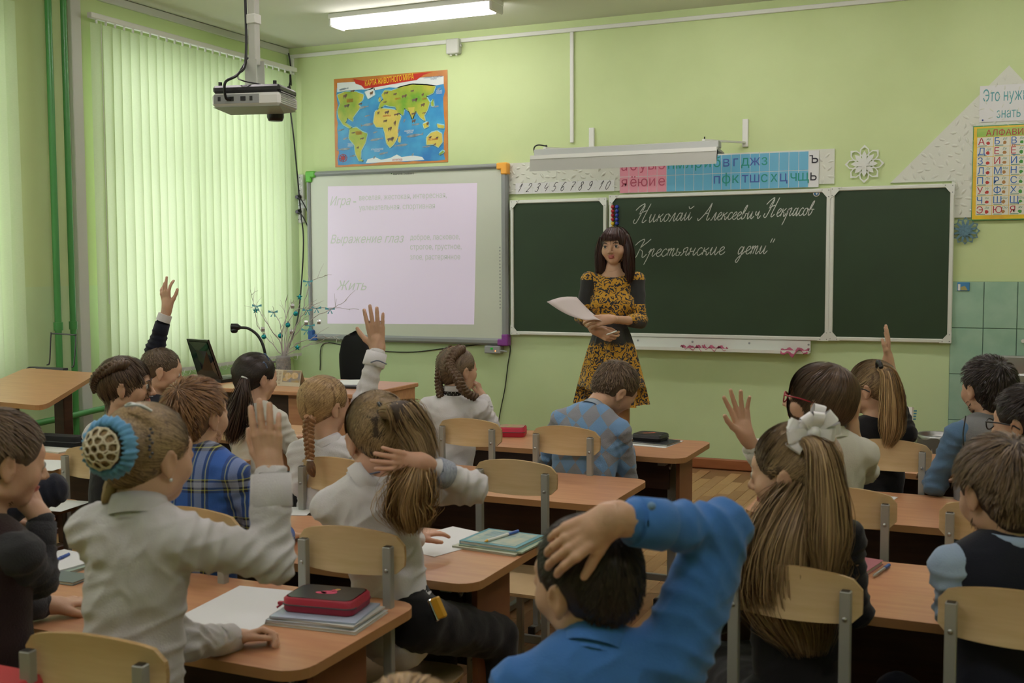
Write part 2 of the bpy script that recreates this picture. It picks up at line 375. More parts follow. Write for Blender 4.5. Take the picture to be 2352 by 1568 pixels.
def vis(x, y):
    q = np.array([x, y, -CAMZ]); d = q@_fw
    if d < .5: return 9e9
    u = 1176+q@_rt/d*FPX; v = 784-q@_up/d*FPX
    if not (-20 < u < 2372 and v < 1600): return 9e9
    inopen = (-1.2 < x < -.72) or (y > 4.9 and -2.3 < x)
    return d if inopen else 50+d
boards.sort(key=lambda b: vis(*b)); rot = Euler((0, 0, ang))
for k, (x, y) in enumerate(boards[:295]):
    o = bpy.data.objects.new('plank', pl_me[random.randrange(4)]); COL.objects.link(o); o.parent = fl; o.location = (x, y, 0); o.rotation_euler = rot
rest = MB(); Rm = Rz(ang)
for (x, y) in boards[295:]:
    rest.box((x-.2005, y-.0372, -.004), (x+.2005, y+.0372, 0), mi=random.randrange(4), rot=Rm)
rest.build('planking', FWO, fl, kind='stuff', recalc=False)
bb = MB().box((XL, DW-.03, 0), (-.42, DW, .075), bev=.008); struct('baseboard_front', bb, M['baseboard'])
struct('baseboard_left', MB().box((XL, YB, 0), (XL+.02, DW-.03, .07)), M['baseboard'])
struct('baseboard_right', MB().box((XR-.02, YB, 0), (XR, DW-.03, .07)), M['baseboard'])
# cable trunking
Y0 = DW
tb = MB().box((XL+.01, Y0-.022, 3.125), (XR, Y0, 3.155), bev=.003); struct('trim_1', tb, M['white'])
tb = MB().box((-2.952, Y0-.02, 2.33), (-2.925, Y0, 3.125), bev=.003); struct('trim_2', tb, M['white'])
tb = MB().box((XL, 3.0, 3.155), (XL+.02, DW-.02, 3.205), bev=.003); struct('trim_3', tb, M['whitegrey'])
tb = MB().box((XL, 5.345, .05), (XL+.035, 5.43, ZC), bev=.004); struct('trim_4', tb, M['whitegrey'])
tb = MB().box((XL+.025, Y0-.02, 1.05), (XL+.06, Y0, 3.125), bev=.003); struct('trim_5', tb, M['white'])

# pipes
t = thing('heating_pipe', 'pair of green painted vertical heating pipes beside white trunking', 'pipe', (XL, 5.2, 0))
for (y, r) in ((5.13, .021), (5.25, .019)):
    p_ = MB().tube([(XL+.07, y, .1), (XL+.07, y, ZC)], r, 12).build('riser', M['pipe'], t)
    c_ = MB()
    for z in (1.05,): c_.tube([(XL+.07, y, z), (XL+.07, y, z+.05)], r*1.35, 12)
    c_.build('coupling', M['pipe'], p_)
MB().tube(crom([(XL+.09, 3.0, .46), (XL+.09, 4.9, .50), (XL+.09, 5.6, .53), (XL+.09, 7.3, .56)], 4), .02, 10).build('supply_run', M['pipe'], t)
# radiators under windows
for i, (a, b) in enumerate(WINDOWS):
    r_ = thing('radiator', ['green cast radiator under the blinds behind the teacher desk', 'green cast radiator under the second window at left', 'green cast radiator at back left wall'][i], 'radiator', (XL+.1, (a+b)/2, .15))
    for k in range(10):
        y = (a+b)/2-.45+k*.1; MB().box((XL+.04, y-.04, .15), (XL+.14, y+.04, .62), bev=.03).build('section', M['pipe'], r_)

# vertical blinds
def blinds(y0, y1, label, n, seed):
    rs = random.Random(seed); t = thing('vertical_blind', label, 'blinds', (XL+.08, (y0+y1)/2, .7))
    MB().box((XL+.06, y0-.02, 3.01), (XL+.10, y1+.02, 3.045), bev=.004).build('head_rail', M['white'], t)
    cl = MB(); ch = MB(); pit = (y1-y0)/n
    for k in range(n):
        y = y0+(k+.5)*pit; a = R(16+rs.uniform(-7, 7)); w = .0455; tw = R(rs.uniform(-5, 5)); sw = rs.uniform(-.017, .017)
        V = []; nz_ = 12
        for j in range(nz_+1):
            f = j/nz_; z = 2.985-f*(2.985-.705); aa = a+tw*f
            for c in (-1, -.5, 0, .5, 1):
                bow = .006*(1-c*c); V.append((XL+.08+math.sin(aa)*w*c+bow, y+math.cos(aa)*w*c+sw*f, z))
        F = [(j*5+c, j*5+c+1, (j+1)*5+c+1, (j+1)*5+c) for j in range(nz_) for c in range(4)]
        MB().add(V, F, 0, True).build('slat', M['slat'], t, recalc=False)
        cl.box((XL+.075, y-.006, 2.98), (XL+.085, y+.006, 3.012))
        yy = y+sw
        MB().box((XL+.076, yy-.044, .70), (XL+.086, yy+.044, .725), rot=Rz(-a-tw)).build('bottom_weight', M['whitegrey'], t)
        if k: ch.tube(crom([(XL+.09, yy-pit-.03, .71), (XL+.10, yy-pit/2, .672), (XL+.09, yy+.0, .71)], 4), .0016, 4, caps=False)
    cl.build('carrier_clips', M['white'], t, kind='stuff'); ch.build('bead_chain', M['white'], t, kind='stuff')
    MB().tube([(XL+.11, y0+.05, 2.99), (XL+.11, y0+.05, 1.2)], .002, 5).build('pull_cord', M['white'], t)
blinds(5.47, 7.66, 'tall pale green vertical blinds over the bright window by the projector', 27, 3)
blinds(2.66, 4.86, 'pale green vertical blinds cut off at the far left edge', 26, 5)
blinds(-.7, 1.7, 'pale green vertical blinds on the rear window behind the class', 28, 6)

# ceiling lamps
def lamp(x0, x1, y, on, label):
    t = thing('ceiling_lamp', label, 'lamp', ((x0+x1)/2, y, ZC-.01))
    MB().box((x0, y-.10, ZC-.035), (x1, y+.10, ZC), bev=.004).build('housing', M['white'], t)
    MB().box((x0+.02, y-.085, ZC-.085), (x1-.02, y+.085, ZC-.035), bev=.03).build('diffuser', EM if on else M['white'], t)
    for x in (x0, x1-.025): MB().box((x, y-.095, ZC-.09), (x+.025, y+.095, ZC-.03), bev=.008).build('end_cap', M['white'], t)
EM = mat('glowing_diffuser', (.9, .9, .9), .5, emit=(1, .92, .93), es=LAMP_ON)
k = 0
_lampn = ['long glowing ceiling tube lamp above the world map', 'lit ceiling tube lamp above the chalkboard light', 'lit ceiling tube lamp over the right column of desks', 'ceiling tube lamp second row from the board, window side', 'ceiling tube lamp second row from the board, middle', 'ceiling tube lamp second row from the board, right', 'ceiling tube lamp rear row, window side', 'ceiling tube lamp rear row, middle', 'ceiling tube lamp rear row, right']
for (y, on) in ((6.86, True), (3.9, True), (1.2, True)):
    for x in (-4.42, -2.3, -.2):
        lamp(x, x+1.27, y-(.45 if x > -3 else 0), on, _lampn[k]); k += 1

# wall tiles round the sink
tl = MB().box((-.335, Y0-.006, 0), (XR, Y0-.001, 1.322)).build('trim_6', M['grout']); tl['kind'] = 'structure'
tw_, th_ = .1955, .297
tme = None
for r in range(5):
    for c in range(14):
        x0 = -.333+c*tw_; z1 = 1.32-r*th_; z0 = z1-th_+.004
        if x0+tw_ > XR: continue
        z0 = max(z0, .0)
        if r == 4 and z1 < .1: continue
        MB().box((x0, Y0-.014, z0), (x0+tw_-.004, Y0-.006, z1), bev=.002).build('tile', M['tile'], tl)

# projector on its pole
pc = P(582, 205, 4.7)
t = thing('ceiling_projector', 'white and black projector hanging upside down from a ceiling pole', 'projector', pc)
pole = P(585, 150, 4.7)
MB().box((pole[0]-.018, pole[1]-.018, pole[2]), (pole[0]+.018, pole[1]+.018, ZC-.01), bev=.003).build('pole', M['whitegrey'], t)
MB().box((pole[0]-.023, pole[1]-.023, pole[2]+.17), (pole[0]+.023, pole[1]+.023, pole[2]+.21), bev=.003).build('pole_sleeve', M['white'], t)
MB().box((pole[0]-.07, pole[1]-.07, ZC-.012), (pole[0]+.07, pole[1]+.07, ZC), bev=.003).build('ceiling_plate', M['white'], t)
b_ = MB(); 
for sx in (-1, 1): b_.box((pole[0]-.03, pole[1]+sx*.026-.002, pole[2]-.09), (pole[0]+.03, pole[1]+sx*.026+.002, pole[2]+.02))
b_.box((pole[0]-.05, pole[1]-.04, pole[2]-.095), (pole[0]+.05, pole[1]+.04, pole[2]-.085))
b_.build('mount_bracket', M['whitegrey'], t)
pr = Rz(R(14)); c = pole+V3(.0, .0, -.15)
def loc(dx, dy, dz): return c+pr@V3(dx, dy, dz)
MB().box(c+V3(-.15, -.105, -.035), c+V3(.15, .105, .022), rot=pr, bev=.012, piv=c).build('body', M['white'], t)
MB().box(c+V3(-.148, -.10, .022), c+V3(.148, .10, .055), rot=pr, bev=.01, piv=c).build('top_cover', M['black'], t)
MB().box(c+V3(-.138, -.107, -.022), c+V3(.06, -.104, .015), rot=pr, piv=c).build('port_panel', M['greypl'], t)
MB().add([loc(-.146, -.10, -.0355), loc(.146, -.10, -.0355), loc(.12, .02, -.052), loc(-.12, .02, -.052), loc(.146, .10, -.0355), loc(-.146, .10, -.0355)], [(0, 1, 2, 3), (3, 2, 4, 5), (0, 3, 5), (1, 4, 2)]).build('underside', mat('projector_underside', (.35, .40, .37), .2), t)
MB().lathe(loc(.06, .07, -.03), [(.001, -.045), (.03, -.045), (.036, -.03), (.036, .01)], 18).build('lens', M['black'], t)
g_ = MB()
for i in range(7):
    z = -.026+i*.008; g_.box(c+V3(.1495, -.09, z), c+V3(.152, .08, z+.0035), rot=pr, piv=c)
g_.build('vent_slats', M['greypl'], t, kind='stuff')
pp_ = MB()
for (x, w) in ((-.12, .012), (-.08, .03), (-.02, .022), (.02, .012)): pp_.box(c+V3(x, -.1085, -.012), c+V3(x+w, -.106, .006), rot=pr, piv=c)
pp_.build('ports', M['black'], t, kind='stuff')
for (dx, dy) in ((-.12, -.08), (.12, -.08), (.12, .08)): MB().tube([loc(dx, dy, .05), loc(dx, dy, .07)], .008, 10).build('foot', M['black'], t)
MB().tube(crom([(pole[0]-.03, pole[1]-.02, ZC), (pole[0]-.028, pole[1]-.022, pole[2]+.5), (pole[0]-.026, pole[1]-.022, pole[2]+.05), loc(-.03, -.10, .10), loc(-.07, -.14, .06), loc(-.075, -.13, .0), loc(-.066, -.108, -.005)], 8), .006, 8).build('cable', M['black'], t)
MB().tube(crom([(pole[0]-.018, pole[1]-.02, pole[2]+.03), loc(-.05, -.06, .10), loc(-.01, -.10, .07), loc(.05, -.06, .06)], 8), .003, 6).build('power_cord', M['black'], t)

# black cable down the corner beside the blinds
cb = MB().tube(crom([Px(663, 122, XL+.03), Px(668, 165, XL+.05), Px(664, 220, XL+.12), Px(676, 330, XL+.16), Py(690, 480, 7.66), Py(697, 560, 7.64), Py(688, 700, 7.6), Py(676, 760, 7.5), Py(648, 840, 7.3)], 8), .006, 6).build('cable', M['black'])
tag(cb, 'long black cable hanging down the corner between blinds and board', 'cable')
ad = P(667, 190, 9.0)
MB().tube([Px(665, 172, XL+.07), Px(666, 196, XL+.08)], .016, 8).build('ferrite_plug', M['black'], cb)

# sockets
def sock(label, name, u0, v0, u1, v1, n, plug):
    a = Py(u0, v0, Y0-.03); b = Py(u1, v1, Y0-.03); w = b[0]-a[0]; t = thing(name, label, 'socket', ((a[0]+b[0])/2, Y0, b[2]))
    MB().box((a[0], Y0-.035, b[2]), (b[0], Y0, a[2]), bev=.006).build('housing', M['white'], t)
    for k in range(n):
        z = a[2]-(k+.5)*(a[2]-b[2])/n; xc = (a[0]+b[0])/2
        s_ = MB().lathe((xc, Y0-.035, z), [(.001, -.006+.007), (w*.33, .001), (w*.38, .003), (w*.38, .0005)], 16, ax=1).build('outlet', M['whitegrey'], t)
        MB().sphere((xc-.008, Y0-.0385, z), .0035, seg=6, rings=4).sphere((xc+.008, Y0-.0385, z), .0035, seg=6, rings=4).build('pin_holes', M['black'], s_)
    if plug is not None:
        z = a[2]-(plug+.5)*(a[2]-b[2])/n; xc = (a[0]+b[0])/2
        q = MB(); q.tube([(xc, Y0-.036, z), (xc, Y0-.075, z)], [.022, .014], 10); q.tube(crom([(xc, Y0-.07, z), (xc+.05, Y0-.075, z-.03), (xc+.09, Y0-.04, z-.14), (xc+.095, Y0-.03, z-.2)], 6), .005, 6)
        pl = q.build('power_plug', M['black']); tag(pl, 'black power plug in the %s socket' % ('long strip' if n == 4 else 'lower double'), 'plug')
sock('long white four-outlet power strip on the corner wall', 'socket_strip', 679, 401, 697, 460, 4, 3)
sock('small white double socket under the 220 volt label', 'wall_socket', 681, 478, 697, 512, 2, 0)
a = Py(681, 458, Y0-.002); b = Py(699, 478, Y0-.002)
lb = MB().box((a[0], Y0-.003, b[2]), (b[0]+.02, Y0, a[2])).build('voltage_label', M['paper']); tag(lb, 'small white paper label reading 220V on the wall', 'label')
m_ = MB(); text(m_, '220V', a[0]+.008, b[2]+.02, Y0-.0035, h=.035, w=.055); m_.build('lettering', M['ink'], lb, recalc=False)
# junction boxes
a = Py(1025, 90, Y0-.05); b = Py(1054, 122, Y0-.05)
t = thing('junction_box', 'grey square junction box under the white cable trunking', 'box', ((a[0]+b[0])/2, Y0, b[2]))
MB().box((a[0], Y0-.06, b[2]), (b[0], Y0, a[2]), bev=.006).build('housing', M['whitegrey'], t)
for dx in (.03, .075): MB().tube([(a[0]+dx, Y0-.03, b[2]), (a[0]+dx, Y0-.03, b[2]-.012)], .01, 8).build('cable_gland', M['whitegrey'], t)
MB().tube([(b[0], Y0-.03, b[2]+.06), (b[0]+.014, Y0-.03, b[2]+.06)], .01, 8).build('cable_gland', M['whitegrey'], t)
# cable under the board
cb = MB().tube(crom([Py(u, v, Y0-.01) for u, v in ((735, 850), (742, 790), (800, 795), (880, 806), (950, 808), (1020, 800), (1090, 792), (1120, 790))], 6), .004, 5).build('cable', M['black'])
tag(cb, 'thin black cable running under the interactive whiteboard', 'cable')
cb = MB().tube(crom([Py(u, v, Y0-.01) for u, v in ((1165, 775), (1172, 800), (1166, 840), (1160, 890), (1150, 940), (1140, 1000), (1135, 1060))], 6), .004, 5).build('cable', M['black'])
tag(cb, 'thin black cable hanging from the whiteboard down to the floor', 'cable')

# ------------------------------------------------------------ interactive whiteboard
YW = Y0-.055
a = Py(704, 395, YW); b = Py(1167, 793, YW); x0, x1, z0, z1 = a[0], b[0], b[2], a[2]
t = thing('interactive_whiteboard', 'grey framed interactive whiteboard with coloured corners and projected words', 'whiteboard', ((x0+x1)/2, Y0, z0))
fr = .052
MB().box((x0+fr*.6, YW+.008, z0+fr*.6), (x1-fr*.6, Y0-.01, z1-fr*.6)).build('panel', M['wbsurf'], t)
gf = mat('whiteboard_grey_frame', (.25, .27, .27), .45)
f_ = MB()
f_.box((x0, YW-.012, z1-fr*.75), (x1, Y0-.012, z1), bev=.015); f_.box((x0, YW-.012, z0), (x1, Y0-.012, z0+fr), bev=.015)
f_.box((x0, YW-.012, z0), (x0+fr*.6, Y0-.012, z1), bev=.01); f_.box((x1-fr, YW-.012, z0), (x1, Y0-.012, z1), bev=.015)
f_.build('frame', gf, t)
for (cx, cz, col, lab, sx, sz) in ((x0, z1, (.12, .45, .05), 'green plastic corner', 1, -1), (x1, z1, (.85, .40, .05), 'orange plastic corner', -1, -1), (x0, z0, (.02, .10, .35), 'blue plastic corner', 1, 1), (x1, z0, (.22, .04, .28), 'purple plastic corner', -1, 1)):
    l1 = .085
    q = MB().box((cx-sx*.004, YW-.018, cz-sz*.004), (cx+sx*l1, Y0-.01, cz+sz*(fr*.9)), bev=.008).box((cx-sx*.0045, YW-.0186, cz-sz*.0045), (cx+sx*fr*.95, Y0-.01, cz+sz*l1), bev=.008)
    q.build('frame_corner', flat(lab.replace(' ', '_'), col, .4), t)['label'] = lab
YS = YW+.0075
A, B, C_, D_ = Py(753, 428, YS), Py(1096, 420, YS), Py(1089, 745, YS), Py(752, 743, YS)
MB().add([A, B, C_, D_], [(0, 1, 2, 3)]).build('projected_slide', M['projected'], t, recalc=False)
YT = YS-.0005
def wtext(body, u, v, u2, px, **k):
    m_ = MB(); a = Py(u, v, YT); b = Py(u2, v, YT); text(m_, body, a[0], a[2], YT, h=abs(Py(u, v-px, YT)[2]-a[2])*1.38, w=b[0]-a[0], **k); m_.build('slide_lettering', M['projtext'], t, recalc=False)
wtext('Игра', 758, 472, 806, 21, bold=.05, shear=.35); wtext('-', 811, 470, 818, 21, bold=.02)
wtext('веселая, жестокая, интересная,', 825, 460, 1026, 13); wtext('увлекательная. спортивная', 825, 483, 999, 13)
wtext('Выражение глаз', 759, 559, 928, 20, bold=.05, shear=.35)
wtext('доброе, ласковое,', 942, 551, 1056, 13); wtext('строгое, грустное,', 942, 573, 1060, 13); wtext('злое, растерянное', 942, 596, 1057, 13)
wtext('Жить', 773, 666, 842, 22, bold=.05, shear=.35)
m_ = MB(); a = Py(903, 402, YT); text(m_, 'Interwrite DualBoard', a[0], a[2], YS-.0006, h=.026, w=Py(950, 402, YT)[0]-a[0], bold=.02); m_.build('board_lettering', M['ink'], t, recalc=False)
m_ = MB().sphere(Py(899, 399, YT)+V3(0, 0, .006), (.006, .001, .009), seg=8, rings=5); m_.build('board_emblem', flat('emblem_dark_green', (.02, .10, .02)), t)
ic = MB()
for k in range(19): ic.lathe((Py(1148, 555, YT)[0], YT, Py(1148, 568+k*7.7, YT)[2]), [(.0005, -.0008+.001), (.006, .0003), (.006, -.0002)], 8, ax=1)
ic.build('button_icons', M['greypl'], t, kind='stuff')
# sensor box with pen
a = Py(1113, 793, Y0-.06); b = Py(1150, 812, Y0-.06)
t = thing('receiver_box', 'dark grey receiver box with a pen under the purple corner', 'box', ((a[0]+b[0])/2, Y0, b[2]))
MB().box((a[0], Y0-.07, b[2]), (b[0], Y0, a[2]), bev=.006).build('housing', M['greypl'], t)
MB().box((a[0]+.055, Y0-.073, b[2]+.03), (a[0]+.075, Y0-.07, b[2]+.045)).build('indicator', flat('led_green', (.02, .5, .05)), t)
MB().sphere((a[0]+.095, Y0-.072, b[2]+.02), .005, seg=8, rings=5).build('power_light', mat('led_orange', (.9, .3, .1), .4, emit=(1, .3, .1), es=2), t)
q = MB().tube([(b[0]-.02, Y0-.06, b[2]+.022), (b[0]+.05, Y0-.06, b[2]+.018)], [.007, .005], 8).build('stylus', M['greypl']); tag(q, 'grey board stylus sticking out of the receiver box', 'pen')

# ------------------------------------------------------------ animal world map
t = thing('world_map_poster', 'colourful world animal map with orange torn border and red banner', 'poster', (-4.47, Y0, 2.22))
a = Py(767, 182, Y0-.004); b = Py(1029, 372, Y0-.004); mx0, mx1, mz0, mz1 = a[0], b[0], b[2]+.0, a[2]
yy = Y0-.004
def mp(x, z, k=1): return (mx0+(mx1-mx0)*x, yy-.0006*k, mz0+(mz1-mz0)*z)
MB().box((mx0, yy, mz0), (mx1, Y0-.0005, mz1)).build('sheet', mat('map_border', (.60, .24, .05), .3, c2=(.42, .15, .035), nscale=8), t)
rs = random.Random(4)
def rag(n, inset, amp):
    o = []
    for e in range(4):
        for i in range(n):
            f = i/n; j = inset+rs.uniform(-amp, amp); o.append([(f*(1-2*inset)+inset, j), (1-j, f*(1-2*inset)+inset), (1-f*(1-2*inset)-inset, 1-j), (j, 1-f*(1-2*inset)-inset)][e])
    return o
def patch(name, pts, m, k): return MB().add([mp(x, z, k) for x, z in pts], [tuple(range(len(pts)))]).build(name, m, t, recalc=False)
o_ = rag(14, .028, .010); o_ = [(x, min(z, .90)) for x, z in o_]
patch('ocean', o_, mat('map_ocean', (.02, .17, .46), .3, c2=(.06, .36, .60), nscale=5), 1)
patch('arctic_ice', [(.03, .955), (.25, .95), (.3, .93), (.45, .945), (.97, .935), (.97, .85), (.85, .83), (.70, .86), (.6, .84), (.5, .86), (.38, .84), (.25, .86), (.12, .86), (.03, .85)], mat('map_ice', (.68, .74, .74), .3), 2)
patch('antarctic_ice', [(.28, .03), (.30, .075), (.37, .09), (.42, .06), (.50, .075), (.56, .11), (.60, .08), (.70, .09), (.78, .07), (.80, .035)], M['map_ice'] if 'map_ice' in M else mat('map_ice2', (.68, .74, .74), .3), 2)
land = mat('map_land', (.10, .33, .03), .3, c2=(.60, .50, .07), nscale=5); land2 = mat('map_land_yellow', (.66, .50, .12), .3, c2=(.45, .44, .06), nscale=9); halo = mat('map_shallows', (.30, .62, .75), .3)
conts = [('north_america', [(.03, .82), (.10, .85), (.2, .84), (.27, .80), (.26, .74), (.22, .70), (.24, .66), (.20, .60), (.17, .55), (.17, .51), (.12, .55), (.10, .50), (.16, .44), (.14, .43), (.08, .48), (.04, .56), (.03, .64), (.055, .72)], land),
 ('greenland', [(.28, .83), (.36, .86), (.37, .79), (.31, .75)], mat('map_ice3', (.70, .76, .76), .3)),
 ('south_america', [(.14, .43), (.20, .44), (.25, .39), (.30, .36), (.28, .26), (.24, .17), (.235, .08), (.26, .055), (.22, .06), (.19, .14), (.18, .24), (.13, .32)], land),
 ('africa', [(.37, .60), (.42, .635), (.50, .62), (.57, .60), (.60, .52), (.585, .48), (.57, .40), (.57, .30), (.53, .22), (.50, .19), (.47, .24), (.455, .36), (.44, .42), (.38, .43), (.355, .48)], land2),
 ('eurasia', [(.40, .62), (.42, .70), (.45, .73), (.43, .78), (.46, .83), (.52, .82), (.60, .85), (.70, .87), (.82, .85), (.90, .83), (.88, .76), (.82, .73), (.85, .66), (.83, .58), (.80, .52), (.81, .46), (.77, .50), (.73, .58), (.70, .50), (.68, .57), (.63, .62), (.62, .54), (.57, .58), (.55, .64), (.50, .65), (.46, .67)], land),
 ('india', [(.66, .62), (.72, .62), (.70, .49)], land2),
 ('australia', [(.82, .28), (.86, .33), (.91, .345), (.95, .31), (.955, .22), (.92, .165), (.88, .20), (.82, .20)], land2),
 ('madagascar', [(.575, .30), (.595, .31), (.59, .24), (.575, .25)], land2),
 ('borneo', [(.79, .43), (.83, .45), (.84, .40), (.80, .38)], land), ('new_guinea', [(.91, .42), (.97, .40), (.97, .37), (.92, .38)], land),
 ('japan', [(.86, .66), (.88, .69), (.885, .62), (.865, .62)], land), ('britain', [(.405, .74), (.42, .76), (.425, .71), (.405, .71)], land), ('new_zealand', [(.93, .08), (.97, .11), (.96, .13), (.93, .10)], land)]
for (n, p, m) in conts:
    cx = sum(x for x, z in p)/len(p); cz = sum(z for x, z in p)/len(p)
    hb_ = MB(); [hb_.tube([mp(*p[i-1], 2.2), mp(*p[i], 2.2)], .009, 4, caps=False) for i in range(len(p))]; hb_.v = [(x, min(y, yy-.0004) if y > yy-.0012 else yy-.0012, z) for x, y, z in hb_.v]; hb_.build('coastline', halo, t, recalc=False)
    patch('landmass', p, m, 3.0+.09*[c_[0] for c_ in conts].index(n))
patch('banner', [(.18, .985), (.27, .955), (.40, .962), (.72, .985), (.88, .99), (.80, .965), (.74, .915), (.60, .90), (.40, .875), (.28, .865), (.25, .905), (.20, .93)], flat('map_banner_red', (.50, .03, .02), .3), 4.5)
m_ = MB()
a = mp(.285, .893, 5.5); V, F = glyphs('КАРТА ЖИВОТНОГО МИРА', .05, 0); sx = (mx1-mx0)*.43/(V[:, 0].max()-V[:, 0].min())
m_.add([(a[0]+(v[0]-V[:, 0].min())*sx, a[1]-v[2], a[2]+v[1]*.062+(v[0]-V[:, 0].min())*sx*.055) for v in V], F); m_.build('title_lettering', flat('map_title_yellow', (.85, .65, .03), .4), t, recalc=False)
an = MB()
for (x, z, w, h) in [(.10, .80, .035, .05), (.17, .85, .04, .025), (.115, .69, .05, .04), (.34, .81, .03, .05), (.24, .70, .03, .02), (.47, .80, .04, .03), (.55, .78, .03, .03), (.63, .75, .045, .04), (.72, .70, .05, .045), (.79, .75, .02, .04), (.70, .80, .03, .025), (.46, .70, .03, .02), (.475, .585, .04, .04), (.40, .585, .02, .04), (.56, .555, .045, .03), (.46, .49, .035, .03), (.545, .46, .02, .06), (.50, .40, .035, .05), (.505, .285, .06, .05), (.71, .55, .04, .03), (.79, .64, .035, .04), (.71, .47, .035, .04), (.83, .43, .02, .05), (.25, .31, .035, .025), (.17, .38, .03, .02), (.21, .21, .02, .03), (.85, .28, .025, .03), (.91, .27, .02, .03), (.89, .20, .02, .03), (.80, .55, .03, .015)]:
    for (dx, dz, a_, b_) in ((0, 0, .5, .3), (.35, .25, .22, .22), (-.3, -.3, .08, .3), (.25, -.3, .08, .3)):
        an.add([mp(x+w*(dx+a_*math.cos(k*PI/5)), z+h*(dz+b_*math.sin(k*PI/5)), 4.5) for k in range(10)], [tuple(range(10))])
an.build('animal_prints', mat('map_animal_brown', (.22, .12, .06), .4, c2=(.12, .11, .10), nscale=30), t, kind='stuff', recalc=False)
an = MB()
for (x, z, w, h, s) in [(.27, .66, .09, .03, 1), (.30, .46, .12, .035, -1), (.38, .29, .12, .03, 1), (.08, .20, .13, .03, -1), (.72, .31, .15, .035, 1), (.60, .21, .12, .03, -1), (.30, .56, .05, .02, 1), (.73, .43, .07, .025, -1), (.90, .61, .06, .02, -1), (.37, .37, .04, .02, 1), (.06, .42, .06, .02, 1), (.10, .32, .05, .025, 1), (.17, .12, .06, .02, -1), (.82, .18, .07, .02, -1), (.44, .13, .08, .025, 1), (.09, .88, .09, .025, 1), (.63, .48, .02, .04, 1), (.36, .09, .02, .03, 1), (.70, .10, .02, .03, 1), (.93, .80, .03, .03, 1), (.58, .37, .02, .05, 1)]:
    pts = [(-.5, 0), (-.3, .4), (.1, .45), (.35, .15), (.5, .6), (.46, 0), (.5, -.3), (.3, -.1), (0, -.45), (-.35, -.4)]
    an.add([mp(x+w*p[0]*s, z+h*(p[1]+p[0]*s*.5), 4.5) for p in pts], [tuple(range(10))])
an.build('sea_animal_prints', mat('map_sea_animal_grey', (.13, .17, .20), .4, c2=(.30, .36, .40), nscale=25), t, kind='stuff', recalc=False)
m_ = MB()
for (s, x, z, w) in (('СЕВЕРНЫЙ ЛЕДОВИТЫЙ', .80, .925, .16), ('ОКЕАН', .86, .905, .05)): text(m_, s, mp(x, z)[0], mp(x, z)[2], mp(0, 0, 5)[1], h=.018, w=w*(mx1-mx0), bold=.02)
m_.build('map_lettering', flat('map_dark_blue_ink', (.02, .08, .2)), t, recalc=False)
for (s, x, z, w) in (('ТИХИЙ', .905, .765, .05), ('ОКЕАН', .905, .745, .05), ('ИНДИЙСКИЙ', .63, .355, .08), ('ОКЕАН', .65, .335, .05), ('АТЛАНТИЧЕСКИЙ', .33, .17, .11), ('ОКЕАН', .36, .15, .05), ('ТИХИЙ', .12, .245, .05), ('ОКЕАН', .12, .225, .05)):
    m_ = MB(); text(m_, s, mp(x, z)[0], mp(x, z)[2], mp(0, 0, 5)[1], h=.018, w=w*(mx1-mx0), bold=.02); m_.build('map_lettering', flat('map_white_ink', (.75, .8, .8)), t, recalc=False)
m_ = MB()
for (s, x, z, w) in (('СЕВЕРНАЯ', .115, .745, .06), ('АМЕРИКА', .115, .725, .06), ('АФРИКА', .44, .535, .07), ('АЗИЯ', .785, .695, .035), ('ЕВРОПА', .55, .715, .05), ('ЮЖНАЯ', .195, .375, .05), ('АМЕРИКА', .195, .355, .06), ('АВСТРАЛИЯ', .835, .245, .08), ('АНТАРКТИДА', .52, .042, .09)): text(m_, s, mp(x, z)[0], mp(x, z)[2], mp(0, 0, 5)[1], h=.02, w=w*(mx1-mx0), bold=.02)
m_.build('map_lettering', flat('map_red_ink', (.45, .02, .01)), t, recalc=False)
m_ = MB(); cx, cz = .075, .10
st_ = []
for k in range(16): r = (.045 if k % 2 == 0 else .015); st_.append((cx+r*math.cos(k*PI/8), cz+r*1.2*math.sin(k*PI/8)))
m_.add([mp(x, z, 5) for x, z in st_], [tuple(range(16))])
for k in range(24):
    a1, a2 = k*PI/12, (k+1)*PI/12
    m_.add([mp(cx+r*math.cos(q), cz+r*1.2*math.sin(q), 4.6) for r, q in ((.034, a1), (.038, a1), (.038, a2), (.034, a2))], [(0, 1, 2, 3)])
m_.build('compass_rose', flat('map_compass_red', (.35, .05, .06)), t, recalc=False)

# ------------------------------------------------------------ embossed foam panels, strips
def leafy(mb, inside, x0, x1, z0, z1, n, seed, y):
    rs = random.Random(seed); done = 0; pts = []
    for _ in range(n*12):
        x, z = rs.uniform(x0, x1), rs.uniform(z0, z1)
        if not inside(x, z) or any((x-p)**2+(z-q)**2 < .043**2 for p, q in pts): continue
        pts.append((x, z)); a = rs.uniform(0, 2*PI); L = rs.uniform(.042, .058); w = L*.26; ca, sa = math.cos(a), math.sin(a); bend = rs.uniform(-.25, .25)
        V = []
        for (f, g, h) in ((-.5, 0, 0), (-.2, .8, 0), (.15, .9, 0), (.5, .0, 0), (.15, -.5, 0), (-.2, -.5, 0), (-.15, .2, 1), (.2, .2, 1)):
            px, pz = f*L, g*w+bend*L*(f*f*4-1)*.3; V.append((x+px*ca-pz*sa, y-.0085*h, z+px*sa+pz*ca))
        mb.add(V, [(0, 1, 6), (1, 2, 7, 6), (2, 3, 7), (3, 4, 7), (4, 5, 6, 7), (5, 0, 6)], 0, True)
